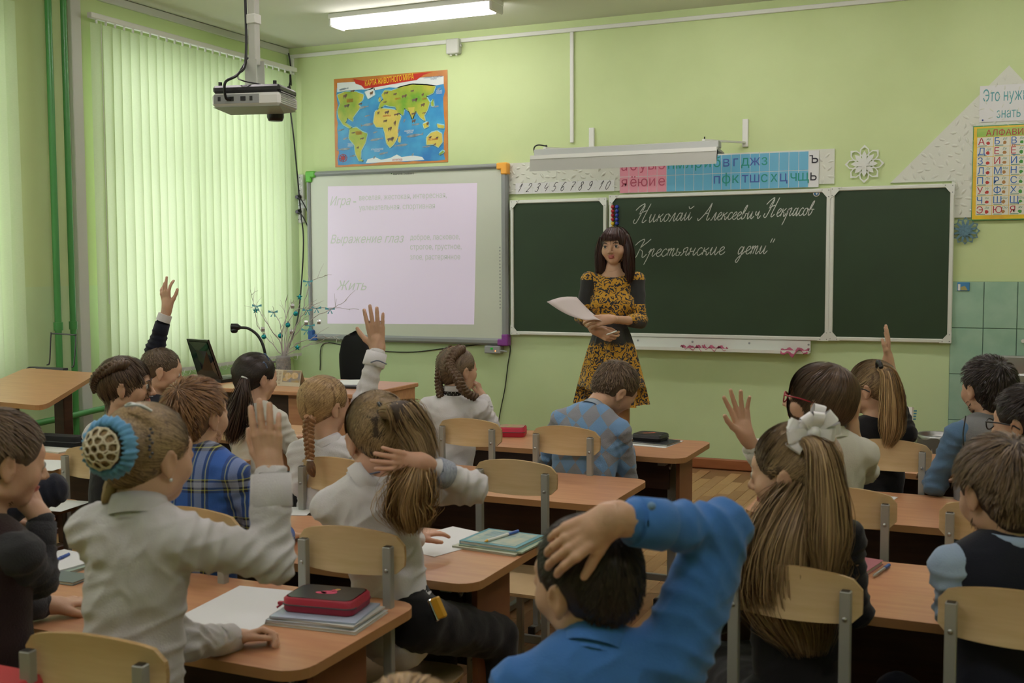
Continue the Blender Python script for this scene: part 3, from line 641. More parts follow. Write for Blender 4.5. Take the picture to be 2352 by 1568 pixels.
def foam_panel(name, label, outline, cuts, seed, dens=620):
    xs = [p[0] for p in outline]; zs = [p[1] for p in outline]; t = thing(name, label, 'panel', (sum(xs)/len(xs), Y0, min(zs)))
    def ins(px, pz, poly):
        c = False; n = len(poly)
        for i in range(n):
            (x1, z1), (x2, z2) = poly[i], poly[i-1]
            if (z1 > pz) != (z2 > pz) and px < (x2-x1)*(pz-z1)/(z2-z1)+x1: c = not c
        return c
    for poly in cuts:
        MB().prism(poly, Y0-.012, Y0-.001).build('foam_tile', M['foam'], t)
    lf = MB(); A = .5*abs(sum(outline[i-1][0]*outline[i][1]-outline[i][0]*outline[i-1][1] for i in range(len(outline))))
    def ok(x, z): return all(ins(x+dx, z+dz, outline) for dx in (-.018, .018) for dz in (-.018, .018))
    leafy(lf, ok, min(xs), max(xs), min(zs), max(zs), int(A*dens), seed, Y0-.0118); lf.build('embossed_leaves', M['foam'], t, kind='stuff', recalc=False)
sx0, sx1 = Py(1140, 375, Y0)[0], Py(1918, 345, Y0)[0]; sz1, sz0 = Py(1170, 375, Y0)[2], Py(1175, 446, Y0)[2]
cuts = []; x = sx0; n = 5
for i in range(n): cuts.append([(sx0+(sx1-sx0)*i/n+.001, sz0), (sx0+(sx1-sx0)*(i+1)/n-.001, sz0), (sx0+(sx1-sx0)*(i+1)/n-.001, sz1), (sx0+(sx1-sx0)*i/n+.001, sz1)])
foam_panel('embossed_panel_strip', 'long white leaf-embossed strip behind the numbers and letters', [(sx0, sz0), (sx1, sz0), (sx1, sz1), (sx0, sz1)], cuts, 1)
def pw(u, v): q = Py(u, v, Y0-.01); return (q[0], q[2])
ap = pw(2318, 150); lo = pw(2045, 420); br = pw(2188, 500); s_ = ap[0]-lo[0]
o_ = [lo, (br[0]-.01, lo[1]), br, (br[0]+.06, br[1]-.0), (ap[0]+s_-.6, br[1]), (ap[0]+s_-.1, lo[1]), ap]
mid = ((lo[0]+ap[0])/2, (lo[1]+ap[1])/2)
cuts = [[lo, (mid[0]+(lo[1]*0+ (mid[1]-lo[1])), lo[1]), mid], [mid, (mid[0]+(mid[1]-lo[1])+.003, lo[1]), (ap[0]+s_-.1, lo[1]), ap][0:4], [(br[0]-.01, lo[1]-.001), br, (ap[0]+s_-.6, br[1]), (ap[0]+s_-.1, lo[1]-.001)]]
foam_panel('embossed_triangle_panel', 'white leaf-embossed triangular house-shaped panel above the right board', [lo, (br[0]-.01, lo[1]), br, (ap[0]+s_-.6, br[1]), (ap[0]+s_-.1, lo[1]), ap], cuts, 2)
# numbers strip
yy = Y0-.0195
na = Py(1184, 446, yy); nb = Py(1411, 438, yy); nz1 = Py(1184, 421, yy)[2]
t = thing('number_strip', 'white paper strip with handwritten numbers one to ten', 'chart', ((na[0]+nb[0])/2, Y0, na[2]))
def digits():
    return {'1': [[(.1, .6), (.45, 1), (.15, 0)]], '2': [[(.15, .75), (.3, 1), (.6, .95), (.55, .6), (.0, .02), (.2, .06), (.5, .0)]], '3': [[(.2, .85), (.45, 1), (.65, .85), (.5, .6), (.3, .52), (.5, .45), (.5, .15), (.25, 0), (.02, .12)]],
            '4': [[(.3, 1), (.1, .4), (.6, .45)], [(.65, .65), (.4, 0)]], '5': [[(.25, 1), (.1, .55), (.35, .6), (.5, .4), (.4, .1), (.15, 0), (0, .1)], [(.25, 1), (.65, 1)]], '6': [[(.6, .9), (.4, 1), (.1, .6), (.0, .2), (.2, 0), (.45, .15), (.45, .4), (.25, .5), (.05, .3)]],
            '7': [[(.1, .95), (.35, 1), (.7, .95), (.4, .5), (.25, 0)], [(.2, .5), (.6, .5)]], '8': [[(.6, .85), (.4, 1), (.2, .8), (.35, .55), (.5, .25), (.3, 0), (.05, .15), (.2, .45), (.5, .65), (.6, .85)]], '9': [[(.6, .75), (.45, 1), (.2, .85), (.2, .6), (.4, .5), (.6, .75), (.5, .3), (.3, .02), (.08, .08)]], '0': [[(.4, 1), (.1, .7), (.05, .25), (.25, 0), (.5, .25), (.6, .75), (.4, 1)]]}
def ribbon(mb, pts, w, y, n=7):
    q = crom([(p[0], 0, p[1]) for p in pts], n); V = []
    for i, p in enumerate(q):
        t_ = nrm(q[min(i+1, len(q)-1)]-q[max(i-1, 0)]); s = V3(-t_[2], 0, t_[0])*w/2*(1 if 0 < i < len(q)-1 else .6)
        V += [(p[0]+s[0], y, p[2]+s[2]), (p[0]-s[0], y, p[2]-s[2])]
    mb.add(V, [(2*i, 2*i+1, 2*i+3, 2*i+2) for i in range(len(q)-1)])
ds = digits(); m_ = MB(); cwid = (nb[0]-na[0])/11.3
for k, c in enumerate(['1', '2', '3', '4', '5', '6', '7', '8', '9', '10']):
    x0 = na[0]+.008+k*cwid+(0.02 if k == 9 else 0); MB().box((na[0]+k*cwid, Y0-.0185, na[2]), (na[0]+(k+1)*cwid-.001 if k < 9 else nb[0], Y0-.0178, nz1)).build('number_card', M['paper'], t)
    for j, ch in enumerate(c):
        m_ = MB()
        for s in ds[ch]: ribbon(m_, [(x0+.008+j*.05+p[0]*.045+p[1]*.022, na[2]+.014+p[1]*.062) for p in s], .0042, Y0-.0192)
        m_.build('handwritten_digit', M['ink'], t, recalc=False)
# letters strip
yy = Y0-.021
la = Py(1423, 443, yy); lb_ = Py(1880, 430, yy); lz1 = Py(1870, 346, yy)[2]; lz0 = (la[2]+lb_[2])/2; zm = lz0+(lz1-lz0)*.475
t = thing('letter_chart', 'pink and light blue Cyrillic letter strip above the chalkboard', 'chart', ((la[0]+lb_[0])/2, Y0, lz0))
xa = la[0]; xb = Py(1531, 400, yy)[0]; xc = Py(1857, 400, yy)[0]; xd = lb_[0]
MB().box((xa, Y0-.020, lz0), (xd, Y0-.0178, lz1)).build('backing', M['paper'], t)
pk = flat('chart_pink', (.72, .30, .38), .35); bl = flat('chart_light_blue', (.13, .42, .62), .35)
lr, lg, lb2, lk = flat('chart_letter_red', (.42, .07, .12)), flat('chart_letter_green', (.01, .26, .20)), flat('chart_letter_blue', (.05, .10, .36)), M['ink']
def cell(i, n, x0, x1, m, row):
    w = (x1-x0)/n; za, zb = ((zm, lz1) if row else (lz0, zm)); MB().box((x0+i*w+.002, Y0-.0215, za+.002), (x0+(i+1)*w-.002, Y0-.020, zb-.002)).build('letter_cell', m, t)
def letter(ch, i, n, x0, x1, row, mi):
    w = (x1-x0)/n; za = zm if row else lz0; V, F = glyphs(ch, .02, 0); gw = (V[:, 0].max()-V[:, 0].min()); h = .098
    m_ = MB(); text(m_, ch, x0+i*w+(w-gw*h)/2, za+.045, Y0-.0222, h=h, bold=.06); m_.build('printed_letter', (lr, lg, lb2, lk)[mi], t, recalc=False)
for i in range(5): cell(i, 5, xa, xb, pk, 0); cell(i, 5, xa, xb, pk, 1); letter('яёюие'[i], i, 5, xa, xb, 0, 0); letter('аоуыэ'[i], i, 5, xa, xb, 1, 0)
for i in range(15):
    cell(i, 15, xb, xc, bl, 0); cell(i, 15, xb, xc, bl, 1)
    if i < 11: letter('нмлрйбвгджз'[i], i, 15, xb, xc, 1, 1 if i < 6 or i == 10 else (1 if i in (8,) else 2))
    if i >= 5: letter('пфктшсхцчщ'[i-5], i, 15, xb, xc, 0, 1 if i in (6, 7, 10, 11, 13, 14) else 2)
letter('ъ', 0, 1, xc, xd, 1, 3); letter('ь', 0, 1, xc, xd, 0, 3)

# ------------------------------------------------------------ chalkboards
YC = Y0-.04
def board(name, label, u0, v0, u1, v1, parts=True):
    a = Py(u0, v0, YC); b = Py(u1, v1, YC); x0, x1, z0, z1 = a[0], b[0], b[2], a[2]
    t = thing(name, label, 'chalkboard', ((x0+x1)/2, Y0, z0))
    MB().box((x0+.012, YC+.004, z0+.012), (x1-.012, YC+.02, z1-.012)).build('writing_surface', M['chalkboard'], t)
    for (p, q, r, s) in ((x0, z1-.026, x1, z1), (x0, z0, x1, z0+.026), (x0, z0+.026, x0+.026, z1-.026), (x1-.026, z0+.026, x1, z1-.026)):
        MB().box((p, YC-.006, q), (r, YC+.03, s), bev=.005).build('frame_profile', M['alu'], t)
    for (cx, cz, sx, sz) in ((x0, z0, 1, 1), (x1, z0, -1, 1), (x0, z1, 1, -1), (x1, z1, -1, -1)):
        q = MB().prism([(cx, cz), (cx+sx*.075, cz), (cx+sx*.028, cz+sz*.055), (cx+sx*.0, cz+sz*.075)], YC-.009, YC-.005)
        c_ = q.build('corner_plate', M['alu'], t)
        r_ = MB()
        for (dx, dz) in ((.012, .012), (.055, .010), (.012, .055)): r_.lathe((cx+sx*dx, YC-.009, cz+sz*dz), [(.0035, .0), (.0035, .002), (.001, .003)], 8, ax=1)
        r_.build('rivets', M['greypl'], c_, kind='stuff')
    return t, x0, x1, z0, z1
board('chalkboard', 'empty left wing of the green chalkboard beside the whiteboard', 1172, 460, 1393, 773)
t, bx0, bx1, bz0, bz1 = board('chalkboard', 'wide middle chalkboard with white cursive writing and chalk tray', 1399, 448, 1903, 783)
board('chalkboard', 'empty right wing of the green chalkboard below the white triangle', 1908, 430, 2185, 788)
GL = {'Н': [[(.45, 2.2), (.25, 1.2), (-.1, .0), (-.45, .1), (-.4, .5)], [(-.6, 1.6), (-.2, 2.1), (.35, 2.4), (.0, 1.3)], [(-.05, 1.1), (.4, 1.35), (.85, 1.5)], [(1.1, 2.4), (.85, 1.3), (.65, .2), (.85, 0), (1.15, .35)]],
 'К': [[(-.6, 1.6), (-.2, 2.1), (.35, 2.3), (.1, 1.2), (-.1, .0), (-.45, .1), (-.4, .5)], [(1.1, 2.35), (.8, 2.0), (.1, 1.15), (.5, .7), (.65, 0), (.9, 0), (1.1, .35)]],
 'А': [[(-.6, .3), (-.4, .0), (.1, .6), (.6, 1.6), (.85, 2.3), (.8, 1.2), (.75, .2), (.95, 0), (1.15, .35)], [(.2, .85), (.7, .95)]],
 'и': [[(0, .5), (.12, 1), (.1, .25), (.25, 0), (.5, .5), (.62, 1), (.6, .25), (.75, 0), (1, .4)]],
 'й': [[(0, .5), (.12, 1), (.1, .25), (.25, 0), (.5, .5), (.62, 1), (.6, .25), (.75, 0), (1, .4)], [(.2, 1.75), (.45, 1.4), (.85, 1.75)]],
 'к': [[(.1, 1), (.05, 0)], [(.6, 1), (.4, .75), (.1, .55), (.4, .45), (.5, .05), (.65, 0), (.8, .4)]],
 'о': [[(.45, .95), (.15, .85), (.02, .4), (.2, 0), (.5, .2), (.55, .65), (.4, .95), (.6, .8), (.75, .6)]],
 'л': [[(-.05, .05), (.08, .0), (.3, .6), (.5, 1), (.5, .2), (.65, 0), (.85, .4)]],
 'а': [[(.5, .9), (.2, .95), (.02, .45), (.15, .02), (.4, .3), (.58, 1), (.55, .25), (.68, 0), (.9, .4)]],
 'е': [[(-.05, .3), (.3, .5), (.5, .8), (.35, 1), (.12, .8), (.05, .35), (.25, 0), (.5, .1), (.7, .4)]],
 'с': [[(.5, .85), (.35, 1), (.1, .75), (.05, .3), (.25, 0), (.5, .1), (.65, .35)]],
 'в': [[(0, .4), (.3, 1.2), (.4, 1.8), (.2, 1.6), (.05, .6), (.15, .02), (.45, .2), (.5, .7), (.25, .75), (.75, .75)]],
 'ч': [[(0, .8), (.1, 1), (.08, .6), (.3, .5), (.52, 1), (.5, .25), (.65, 0), (.9, .4)]],
 'р': [[(0, .5), (.2, 1), (.0, -.4), (-.15, -1.1)], [(.1, .5), (.35, .95), (.55, 1), (.5, .25), (.65, 0), (.9, .4)]],
 'т': [[(0, .7), (.1, 1), (.08, .0)], [(.1, .6), (.3, 1), (.4, .9), (.36, 0)], [(.38, .6), (.6, 1), (.7, .9), (.66, .2), (.8, 0), (1.0, .4)]],
 'ь': [[(0, .7), (.1, 1), (.05, .3), (.15, .02), (.4, .1), (.42, .45), (.15, .5)], [(.42, .3), (.6, .5)]],
 'я': [[(-.05, .02), (.1, .1), (.3, .5)], [(.6, .5), (.25, .5), (.15, .8), (.35, 1), (.62, 1), (.55, .25), (.68, 0), (.9, .4)]],
 'н': [[(0, .7), (.1, 1), (.05, 0)], [(.07, .5), (.5, .55)], [(.6, 1), (.52, .25), (.65, 0), (.9, .4)]],
 'д': [[(.5, .9), (.2, .95), (.02, .45), (.15, .02), (.4, .3), (.58, 1), (.5, -.2), (.3, -1), (.05, -.9), (.2, -.4), (.7, .1), (.9, .4)]],
 '"': [[(.1, 1.9), (.0, 1.4)], [(.4, 1.9), (.3, 1.4)]]}
ADV = {'Н': 1.45, 'К': 1.3, 'А': 1.4, 'и': 1.05, 'й': 1.05, 'к': .85, 'о': .75, 'л': .85, 'а': .9, 'е': .65, 'с': .65, 'в': .78, 'ч': .9, 'р': .95, 'т': 1.05, 'ь': .65, 'я': .9, 'н': .92, 'д': .95, '"': .6}
def chalk(word, u0, u1, v0, v1, xh):
    m_ = MB()
    a = Py(u0, v0, YC); b = Py(u1, v1, YC); W_ = sum(ADV[c] for c in word); sx = (b[0]-a[0])/W_; h = xh*(abs(Py(u0, v0-10, YC)[2]-a[2])/10); x = 0
    for c in word:
        for s in GL[c]:
            pts = [(a[0]+(x+p[0])*sx+p[1]*h*.32, a[2]+(b[2]-a[2])*(x+p[0])/W_+p[1]*h+random.uniform(-1, 1)*.0015) for p in s]
            ribbon(m_, pts, .0052, YC+.0033)
        x += ADV[c]
    m_.build('chalk_word', M['chalk'], t, recalc=False)
chalk('Николай', 1462, 1588, 512, 505, 18); chalk('Алексеевич', 1610, 1745, 506, 502, 17); chalk('Некрасов', 1760, 1866, 498, 494, 18)
chalk('Крестьянские', 1462, 1662, 590, 584, 17); chalk('дети"', 1693, 1772, 584, 582, 18)
em = Py(1875, 444, YC); q = MB().lathe((em[0], YC+.003, em[2]), [(.022, .0), (.022, .001), (.001, .0012)], 16, ax=1).build('round_sticker', M['paper'], t)
MB().lathe((em[0], YC+.002, em[2]), [(.016, .0), (.016, .0005), (.001, .0006)], 14, ax=1).build('sticker_print', flat('sticker_blue', (.03, .15, .35)), q)
MB().sphere((em[0]+.002, YC+.0012, em[2]), (.006, .0005, .009), seg=8, rings=5).build('sticker_mark', M['paper'], q)
# tray
ta = Py(1448, 786, YC-.02); tb_ = Py(1860, 812, YC-.02)
tr = MB().box((ta[0]-.12, YC-.0, tb_[2]+.012), (tb_[0], YC+.03, bz0-.002)).box((ta[0]-.12, YC-.075, tb_[2]), (tb_[0], YC+.03, tb_[2]+.012), bev=.004).box((ta[0]-.12, YC-.078, tb_[2]), (tb_[0], YC-.072, tb_[2]+.022)).build('chalk_tray', M['alu'], t)
rv = MB()
for k in range(4): rv.lathe((ta[0]+.05+k*.4, YC-.0, tb_[2]+.06), [(.007, 0), (.007, .003), (.001, .004)], 10, ax=1)
rv.build('screws', M['greypl'], tr, kind='stuff')
cloth = mat('pink_cotton_rag', (.42, .10, .17), .9, bump=.3, bscale=120)
def rag_cloth(u, v, L, seed, label, hang=.0):
    rs = random.Random(seed); c = Py(u, v, YC-.045); nx, ny = 14, 6; V = []
    for j in range(ny):
        for i in range(nx):
            x = (i/(nx-1)-.5)*L; y = (j/(ny-1)-.5)*.07; z = .012+.012*math.sin(i*1.3+seed)+.010*math.sin(j*1.7+i*.8)+rs.uniform(-.005, .005)
            if hang and j == 0: y -= .012; z -= hang*(.6+.4*math.sin(i*.5))
            V.append((c[0]+x, c[1]+y, c[2]+z))
    o = MB().add(V, [(j*nx+i, j*nx+i+1, (j+1)*nx+i+1, (j+1)*nx+i) for j in range(ny-1) for i in range(nx-1)], 0, True).build('cleaning_cloth', cloth); tag(o, label, 'cloth')
    so = o.modifiers.new('thick', 'SOLIDIFY'); so.thickness = .003
rag_cloth(1590, 803, .15, 1, 'crumpled pink rag at left on the chalk tray'); rag_cloth(1642, 804, .17, 2, 'crumpled pink rag beside the first one on the chalk tray'); rag_cloth(1826, 809, .18, 3, 'pink rag hanging over the right end of the chalk tray', .03)
# magnets column (red, blue, yellow, black)
cols = {'red': flat('magnet_red', (.45, .02, .03), .25), 'blue': flat('magnet_blue', (.02, .05, .40), .25), 'yellow': flat('magnet_yellow', (.70, .50, .02), .25), 'black': flat('magnet_black', (.01, .01, .01), .25)}
rows = [('red', 'blue')]*4+[('yellow', 'blue')]+[('yellow', 'black')]
for k, (l, r) in enumerate(rows):
    for j, cn in enumerate((l, r)):
        q = Py(1407+j*10, 475+k*9.5, YC); o = MB().lathe((q[0], YC+.004, q[2]), [(.013, 0), (.014, .006), (.011, .011), (.003, .013)], 12, ax=1).build('board_magnet', cols[cn])
        side = 'left' if j == 0 else 'right'
        tag(o, '%s round magnet in the %s row' % (cn, side) if False else '%s round board magnet, %s in the %s column from the top of the board' % (cn, ['topmost', 'second', 'third', 'fourth', 'fifth', 'sixth'][k], side), 'magnet', 'round magnets on the middle chalkboard')

# ------------------------------------------------------------ chalkboard light on brackets
yl = 7.22
A, B = Py(1230, 345, yl), Py(1653, 329, yl); zt = (A[2]+B[2])/2+.01; x0, x1 = A[0], B[0]
t = thing('chalkboard_light', 'long grey reflector lamp on wall arms above the chalkboard', 'lamp', ((x0+x1)/2, yl, zt-.2))
zb = zt-.145
MB().box((x0, yl-.03, zt-.045), (x1, yl+.05, zt+.0), bev=.004).build('channel', mat('lamp_grey', (.42, .44, .42), .45), t)
sh = MB()
for s in (0, 1): pass
prof = [(yl-.035, zt-.05), (yl-.075, zt-.07), (yl-.085, zb-.01), (yl-.083, zb-.01), (yl-.072, zt-.068), (yl+.13, zt-.072), (yl+.13, zt-.066), (yl-.033, zt-.046)]
V = [(x, p, q) for x in (x0-.01, x1+.0) for p, q in prof]; n = len(prof)
sh.add(V, [(i, (i+1) % n, (i+1) % n+n, i+n) for i in range(n)]+[tuple(range(n)), tuple(range(n, 2*n))])
sh.build('reflector', mat('reflector_grey', (.40, .41, .37), .5), t)
MB().box((x0-.008, yl-.078, zt-.072), (x1-.002, yl-.034, zt-.046)).build('reflector_lip', M['white'], t)
MB().tube([(x0+.05, yl+.03, zt-.10), (x1-.05, yl+.03, zt-.10)], .013, 10).build('tube', M['white'], t)
for x in (x0+.08, x1-.10):
    k_ = MB().bar((x, yl-.03, zt+.006), (x+.16, Y0-.02, zt+.03), .022, .012).build('arm', M['white'], t)
    MB().box((x+.145, Y0-.02, zt+.0), (x+.185, Y0, zt+.19), bev=.003).build('wall_bracket', M['white'], k_)
    MB().tube([(x, yl, zt), (x, yl, zt+.03)], .005, 6).build('bolt', M['black'], k_)
MB().tube(crom([(x0+.09, yl, zt+.02), (x0+.03, yl-.02, zt+.03), (x0-.01, yl, zt+.015), (x0-.012, yl+.01, zt-.02)], 5), .005, 6).build('cord', M['black'], t)

# ------------------------------------------------------------ snowflakes, poster, magnet, sign
def petal(a, r0, r1, w, c, y, holes=False):
    pass
def snowflake(name, label, u, v, rad, n, m, layers):
    c = Py(u, v, Y0-.02); t = thing(name, label, 'decoration', (c[0], Y0, c[2]))
    for li, (rin, rout, wid, rot, th, solid) in enumerate(layers):
        for k in range(n):
            a = rot+2*PI*k/n; e = V3(math.cos(a), 0, math.sin(a)); s = V3(-math.sin(a), 0, math.cos(a)); y = Y0-.012-li*.006
            def pt(f, g): q = V3(c[0], 0, c[2])+e*(f*rad)+s*(g*rad); return (q[0], q[2])
            outl = [pt(rin, 0), pt(rin+(rout-rin)*.35, wid), pt(rin+(rout-rin)*.7, wid*.85), pt(rout, 0), pt(rin+(rout-rin)*.7, -wid*.85), pt(rin+(rout-rin)*.35, -wid)]
            if solid: MB().prism(outl, y-.001-k*.00025, y-k*.00025).build('petal', m, t)
            else:
                inner = [pt(rin+.10, 0), pt(rin+(rout-rin)*.38, wid-th), pt(rin+(rout-rin)*.68, wid*.85-th), pt(rout-.13, 0), pt(rin+(rout-rin)*.68, -(wid*.85-th)), pt(rin+(rout-rin)*.38, -(wid-th))]
                y -= k*.00025; V = [(p, y, q) for p, q in outl+inner]+[(p, y-.0015, q) for p, q in outl+inner]
                F = []
                for i in range(6):
                    j = (i+1) % 6; F += [(i, j, 6+j, 6+i), (12+i, 18+i, 18+j, 12+j), (i, 12+i, 12+j, j), (6+i, 6+j, 18+j, 18+i)]
                MB().add(V, F).build('petal', m, t)
pap = mat('white_cut_paper', (.72, .76, .72), .7); bp_ = mat('blue_glitter_foam', (.14, .28, .36), .7, nz=.5, nscale=90)
snowflake('paper_snowflake', 'white cut-paper snowflake between the two embossed panels', 1985, 376, .125, 8, pap, [(.25, 1.0, .26, PI/8*0, .06, False), (.1, .68, .12, 0, .05, True), (.0, .30, .06, PI/8, .05, True)])
snowflake('blue_snowflake', 'small blue lace snowflake below the alphabet poster corner', 2217, 530, .088, 12, bp_, [(.3, 1.0, .20, 0, .05, False), (.2, .85, .10, PI/12, .05, True), (.0, .45, .12, 0, .04, True)])
yy = Y0-.02
a = Py(2230, 290, yy); b = Py(2236, 506, yy); x0, z1, z0 = (a[0]+b[0])/2, a[2], b[2]; cw = Py(2290, 400, yy)[0]-Py(2252, 400, yy)[0]; x1 = x0+.03+cw*4.1+.03
t = thing('alphabet_poster', 'yellow bordered alphabet poster with red and blue letters', 'poster', ((x0+x1)/2, Y0, z0))
MB().box((x0, Y0-.0195, z0), (x1, Y0-.0125, z1)).build('border', flat('poster_green_border', (.05, .28, .10), .3), t)
MB().box((x0+.004, Y0-.0205, z0+.006), (x1-.004, Y0-.0195, z1-.006)).build('sheet', mat('poster_yellow', (.80, .58, .03), .3, c2=(.62, .36, .03), nscale=14), t)
hx0 = x0+.022; hz = z1-.035; gz = z0+.030
MB().box((hx0, Y0-.0212, hz-.035), (x1-.02, Y0-.0205, hz+.018)).build('title_band', mat('poster_green_band', (.12, .40, .04), .3, c2=(.45, .55, .12), nscale=10, nstretch=(.2, 1, 2)), t)
tm = MB(); text(tm, 'АЛФАВИТ', Py(2265, 300, yy)[0], hz-.030, Y0-.0216, h=.052, w=Py(2352, 300, yy)[0]-Py(2265, 300, yy)[0]+.03, bold=.07); tm.build('title_lettering', flat('poster_red', (.42, .02, .04), .4), t, recalc=False)
RW = ['АБВГ', 'ДЕЁЖ', 'ЗИЙК', 'ЛМНО', 'ПРСТ', 'УФХЦ', 'ЧШЩЪ', 'ЭЮЯЬ']; REDL = 'АЕЁИОУЭЮЯ'
rh = (hz-.037-gz)/8; pr_ = MB(); pb_ = MB(); pi_ = MB(); pics = [MB(), MB(), MB()]
rs = random.Random(9)
for r in range(8):
    for c in range(4):
        cx = hx0+.0015+c*cw; cz = hz-.037-(r+1)*rh
        MB().box((cx+.0015, Y0-.0212, cz+.0015), (cx+cw-.0015, Y0-.0205, cz+rh-.0015)).build('letter_cell', flat('poster_cell_white', (.70, .71, .62), .3), t)
        ch = RW[r][c]; m_ = MB(); text(m_, ch, cx+.007, cz+rh*.22, Y0-.0216, h=rh*.98, bold=.07); m_.build('printed_letter', M['poster_red'] if ch in REDL else flat('poster_blue', (.02, .12, .42), .4), t, recalc=False)
        gx = cx+cw*.68; g = pics[(r*3+c*2) % 3]
        k = 8; g.add([(gx+cw*.13*math.cos(i*2*PI/k)*rs.uniform(.7, 1.1), Y0-.0216, cz+rh*.36+rh*.20*math.sin(i*2*PI/k)*rs.uniform(.7, 1.1)) for i in range(k)], [tuple(range(k))])
        text(pi_, ch+ch.lower(), gx-cw*.12, cz+rh*.66, Y0-.0216, h=rh*.32, shear=.4)
        pi_.add([(cx+.008, Y0-.0216, cz+.005), (cx+cw*.6, Y0-.0216, cz+.005), (cx+cw*.6, Y0-.0216, cz+.009), (cx+.008, Y0-.0216, cz+.009)], [(0, 1, 2, 3)])
pi_.build('small_lettering', flat('poster_small_green', (.05, .22, .12)), t, kind='stuff', recalc=False)
for g, n, c in zip(pics, ('red', 'green', 'brown'), ((.45, .04, .03), (.06, .30, .05), (.40, .20, .06))): g.build('little_pictures', flat('poster_pic_'+n, c), t, kind='stuff', recalc=False)
a = Py(2252, 212, Y0-.014); b = Py(2256, 281, Y0-.014)
t = thing('paper_sign', 'white paper sign with turquoise lettering on the triangle panel', 'sign', (a[0]+.2, Y0, b[2]))
MB().box((a[0]-.004, Y0-.0165, b[2]), (a[0]+.46, Y0-.0155, Py(2252, 198, Y0-.014)[2])).build('sheet', M['paper'], t)
tm = MB(); q = Py(2258, 234, Y0-.017); text(tm, 'Это нужно', q[0], q[2], Y0-.0172, h=.105, w=Py(2352, 234, Y0-.017)[0]-q[0]+.055, bold=.04)
q = Py(2289, 271, Y0-.017); text(tm, 'знать', q[0], q[2], Y0-.0172, h=.085, w=Py(2344, 271, Y0-.017)[0]-q[0], bold=.04)
tm.build('lettering', flat('turquoise_ink', (.10, .34, .36)), t, recalc=False)
MB().tube([(Py(2257, 276, Y0-.02)[0], Y0-.016, Py(2257, 276, Y0-.02)[2]), (Py(2257, 276, Y0-.02)[0], Y0-.026, Py(2257, 276, Y0-.02)[2])], .005, 8).build('push_pin', flat('pin_blue', (.02, .05, .3)), t)
a = Py(2199, 648, Y0-.02); b = Py(2227, 668, Y0-.02)
t = thing('souvenir_magnet', 'small picture card of a blue sea coast on the top corner tile', 'picture', (a[0], Y0, b[2]))
MB().box((a[0], Y0-.021, b[2]), (b[0], Y0-.0142, a[2]), bev=.002).build('card', flat('card_blue', (.05, .22, .45)), t)
MB().box((a[0]+.004, Y0-.022, b[2]+.003), (a[0]+.018, Y0-.021, a[2]-.012)).build('card_text_panel', M['paper'], t)
MB().prism([(a[0]+.02, b[2]+.004), (b[0]-.012, b[2]+.004), (b[0]-.02, b[2]+.02), (a[0]+.045, b[2]+.032), (a[0]+.02, b[2]+.025)], Y0-.022, Y0-.021).build('coast_print', flat('card_coast', (.35, .32, .12)), t)
a = Py(2350, 783, Y0-.02); hk = MB().tube([(a[0], Y0-.014, a[2]), (a[0], Y0-.03, a[2])], .012, 10).build('wall_hook', M['white']); tag(hk, 'small round white hook on the tiles at right edge', 'hook')

# sink cabinet at right
sx = Py(2253, 860, 7.2)[0]; zt = Py(2340, 850, 7.2)[2]
t = thing('sink_cabinet', 'orange sink cabinet with a steel sink at the right edge', 'cabinet', (sx+.4, 7.42, 0))
MB().box((sx+.1, 7.22, .10), (sx+.9, 7.685, zt-.09), bev=.004).build('body', M['cabinet'], t)
MB().box((sx+.12, 7.26, .0), (sx+.88, 7.6, .10)).build('plinth', M['panel'], t)
for k in range(2):
    d_ = MB().box((sx+.105+k*.4, 7.202, .12), (sx+.495+k*.4, 7.219, zt-.12), bev=.003).build('door', M['cabinet'], t)
    MB().tube([(sx+.46+k*.08, 7.202, .55), (sx+.46+k*.08, 7.18, .55), (sx+.46+k*.08, 7.18, .42), (sx+.46+k*.08, 7.202, .42)], .005, 8).build('handle', M['chrome'], d_)
q = MB().box((sx, 7.18, zt-.088), (sx+.95, 7.23, zt-.02), bev=.01).box((sx, 7.63, zt-.088), (sx+.95, 7.683, zt+.05), bev=.01).box((sx, 7.23, zt-.088), (sx+.12, 7.63, zt-.02)).box((sx+.85, 7.23, zt-.088), (sx+.95, 7.63, zt-.02)).box((sx+.1, 7.22, zt-.2), (sx+.87, 7.64, zt-.19))
q.build('steel_sink', M['steel'], t)
fq = MB().tube(crom([(sx+.45, 7.66, zt+.04), (sx+.45, 7.65, zt+.22), (sx+.45, 7.55, zt+.27), (sx+.45, 7.46, zt+.22)], 6), .012, 10).build('tap', M['chrome'], t)
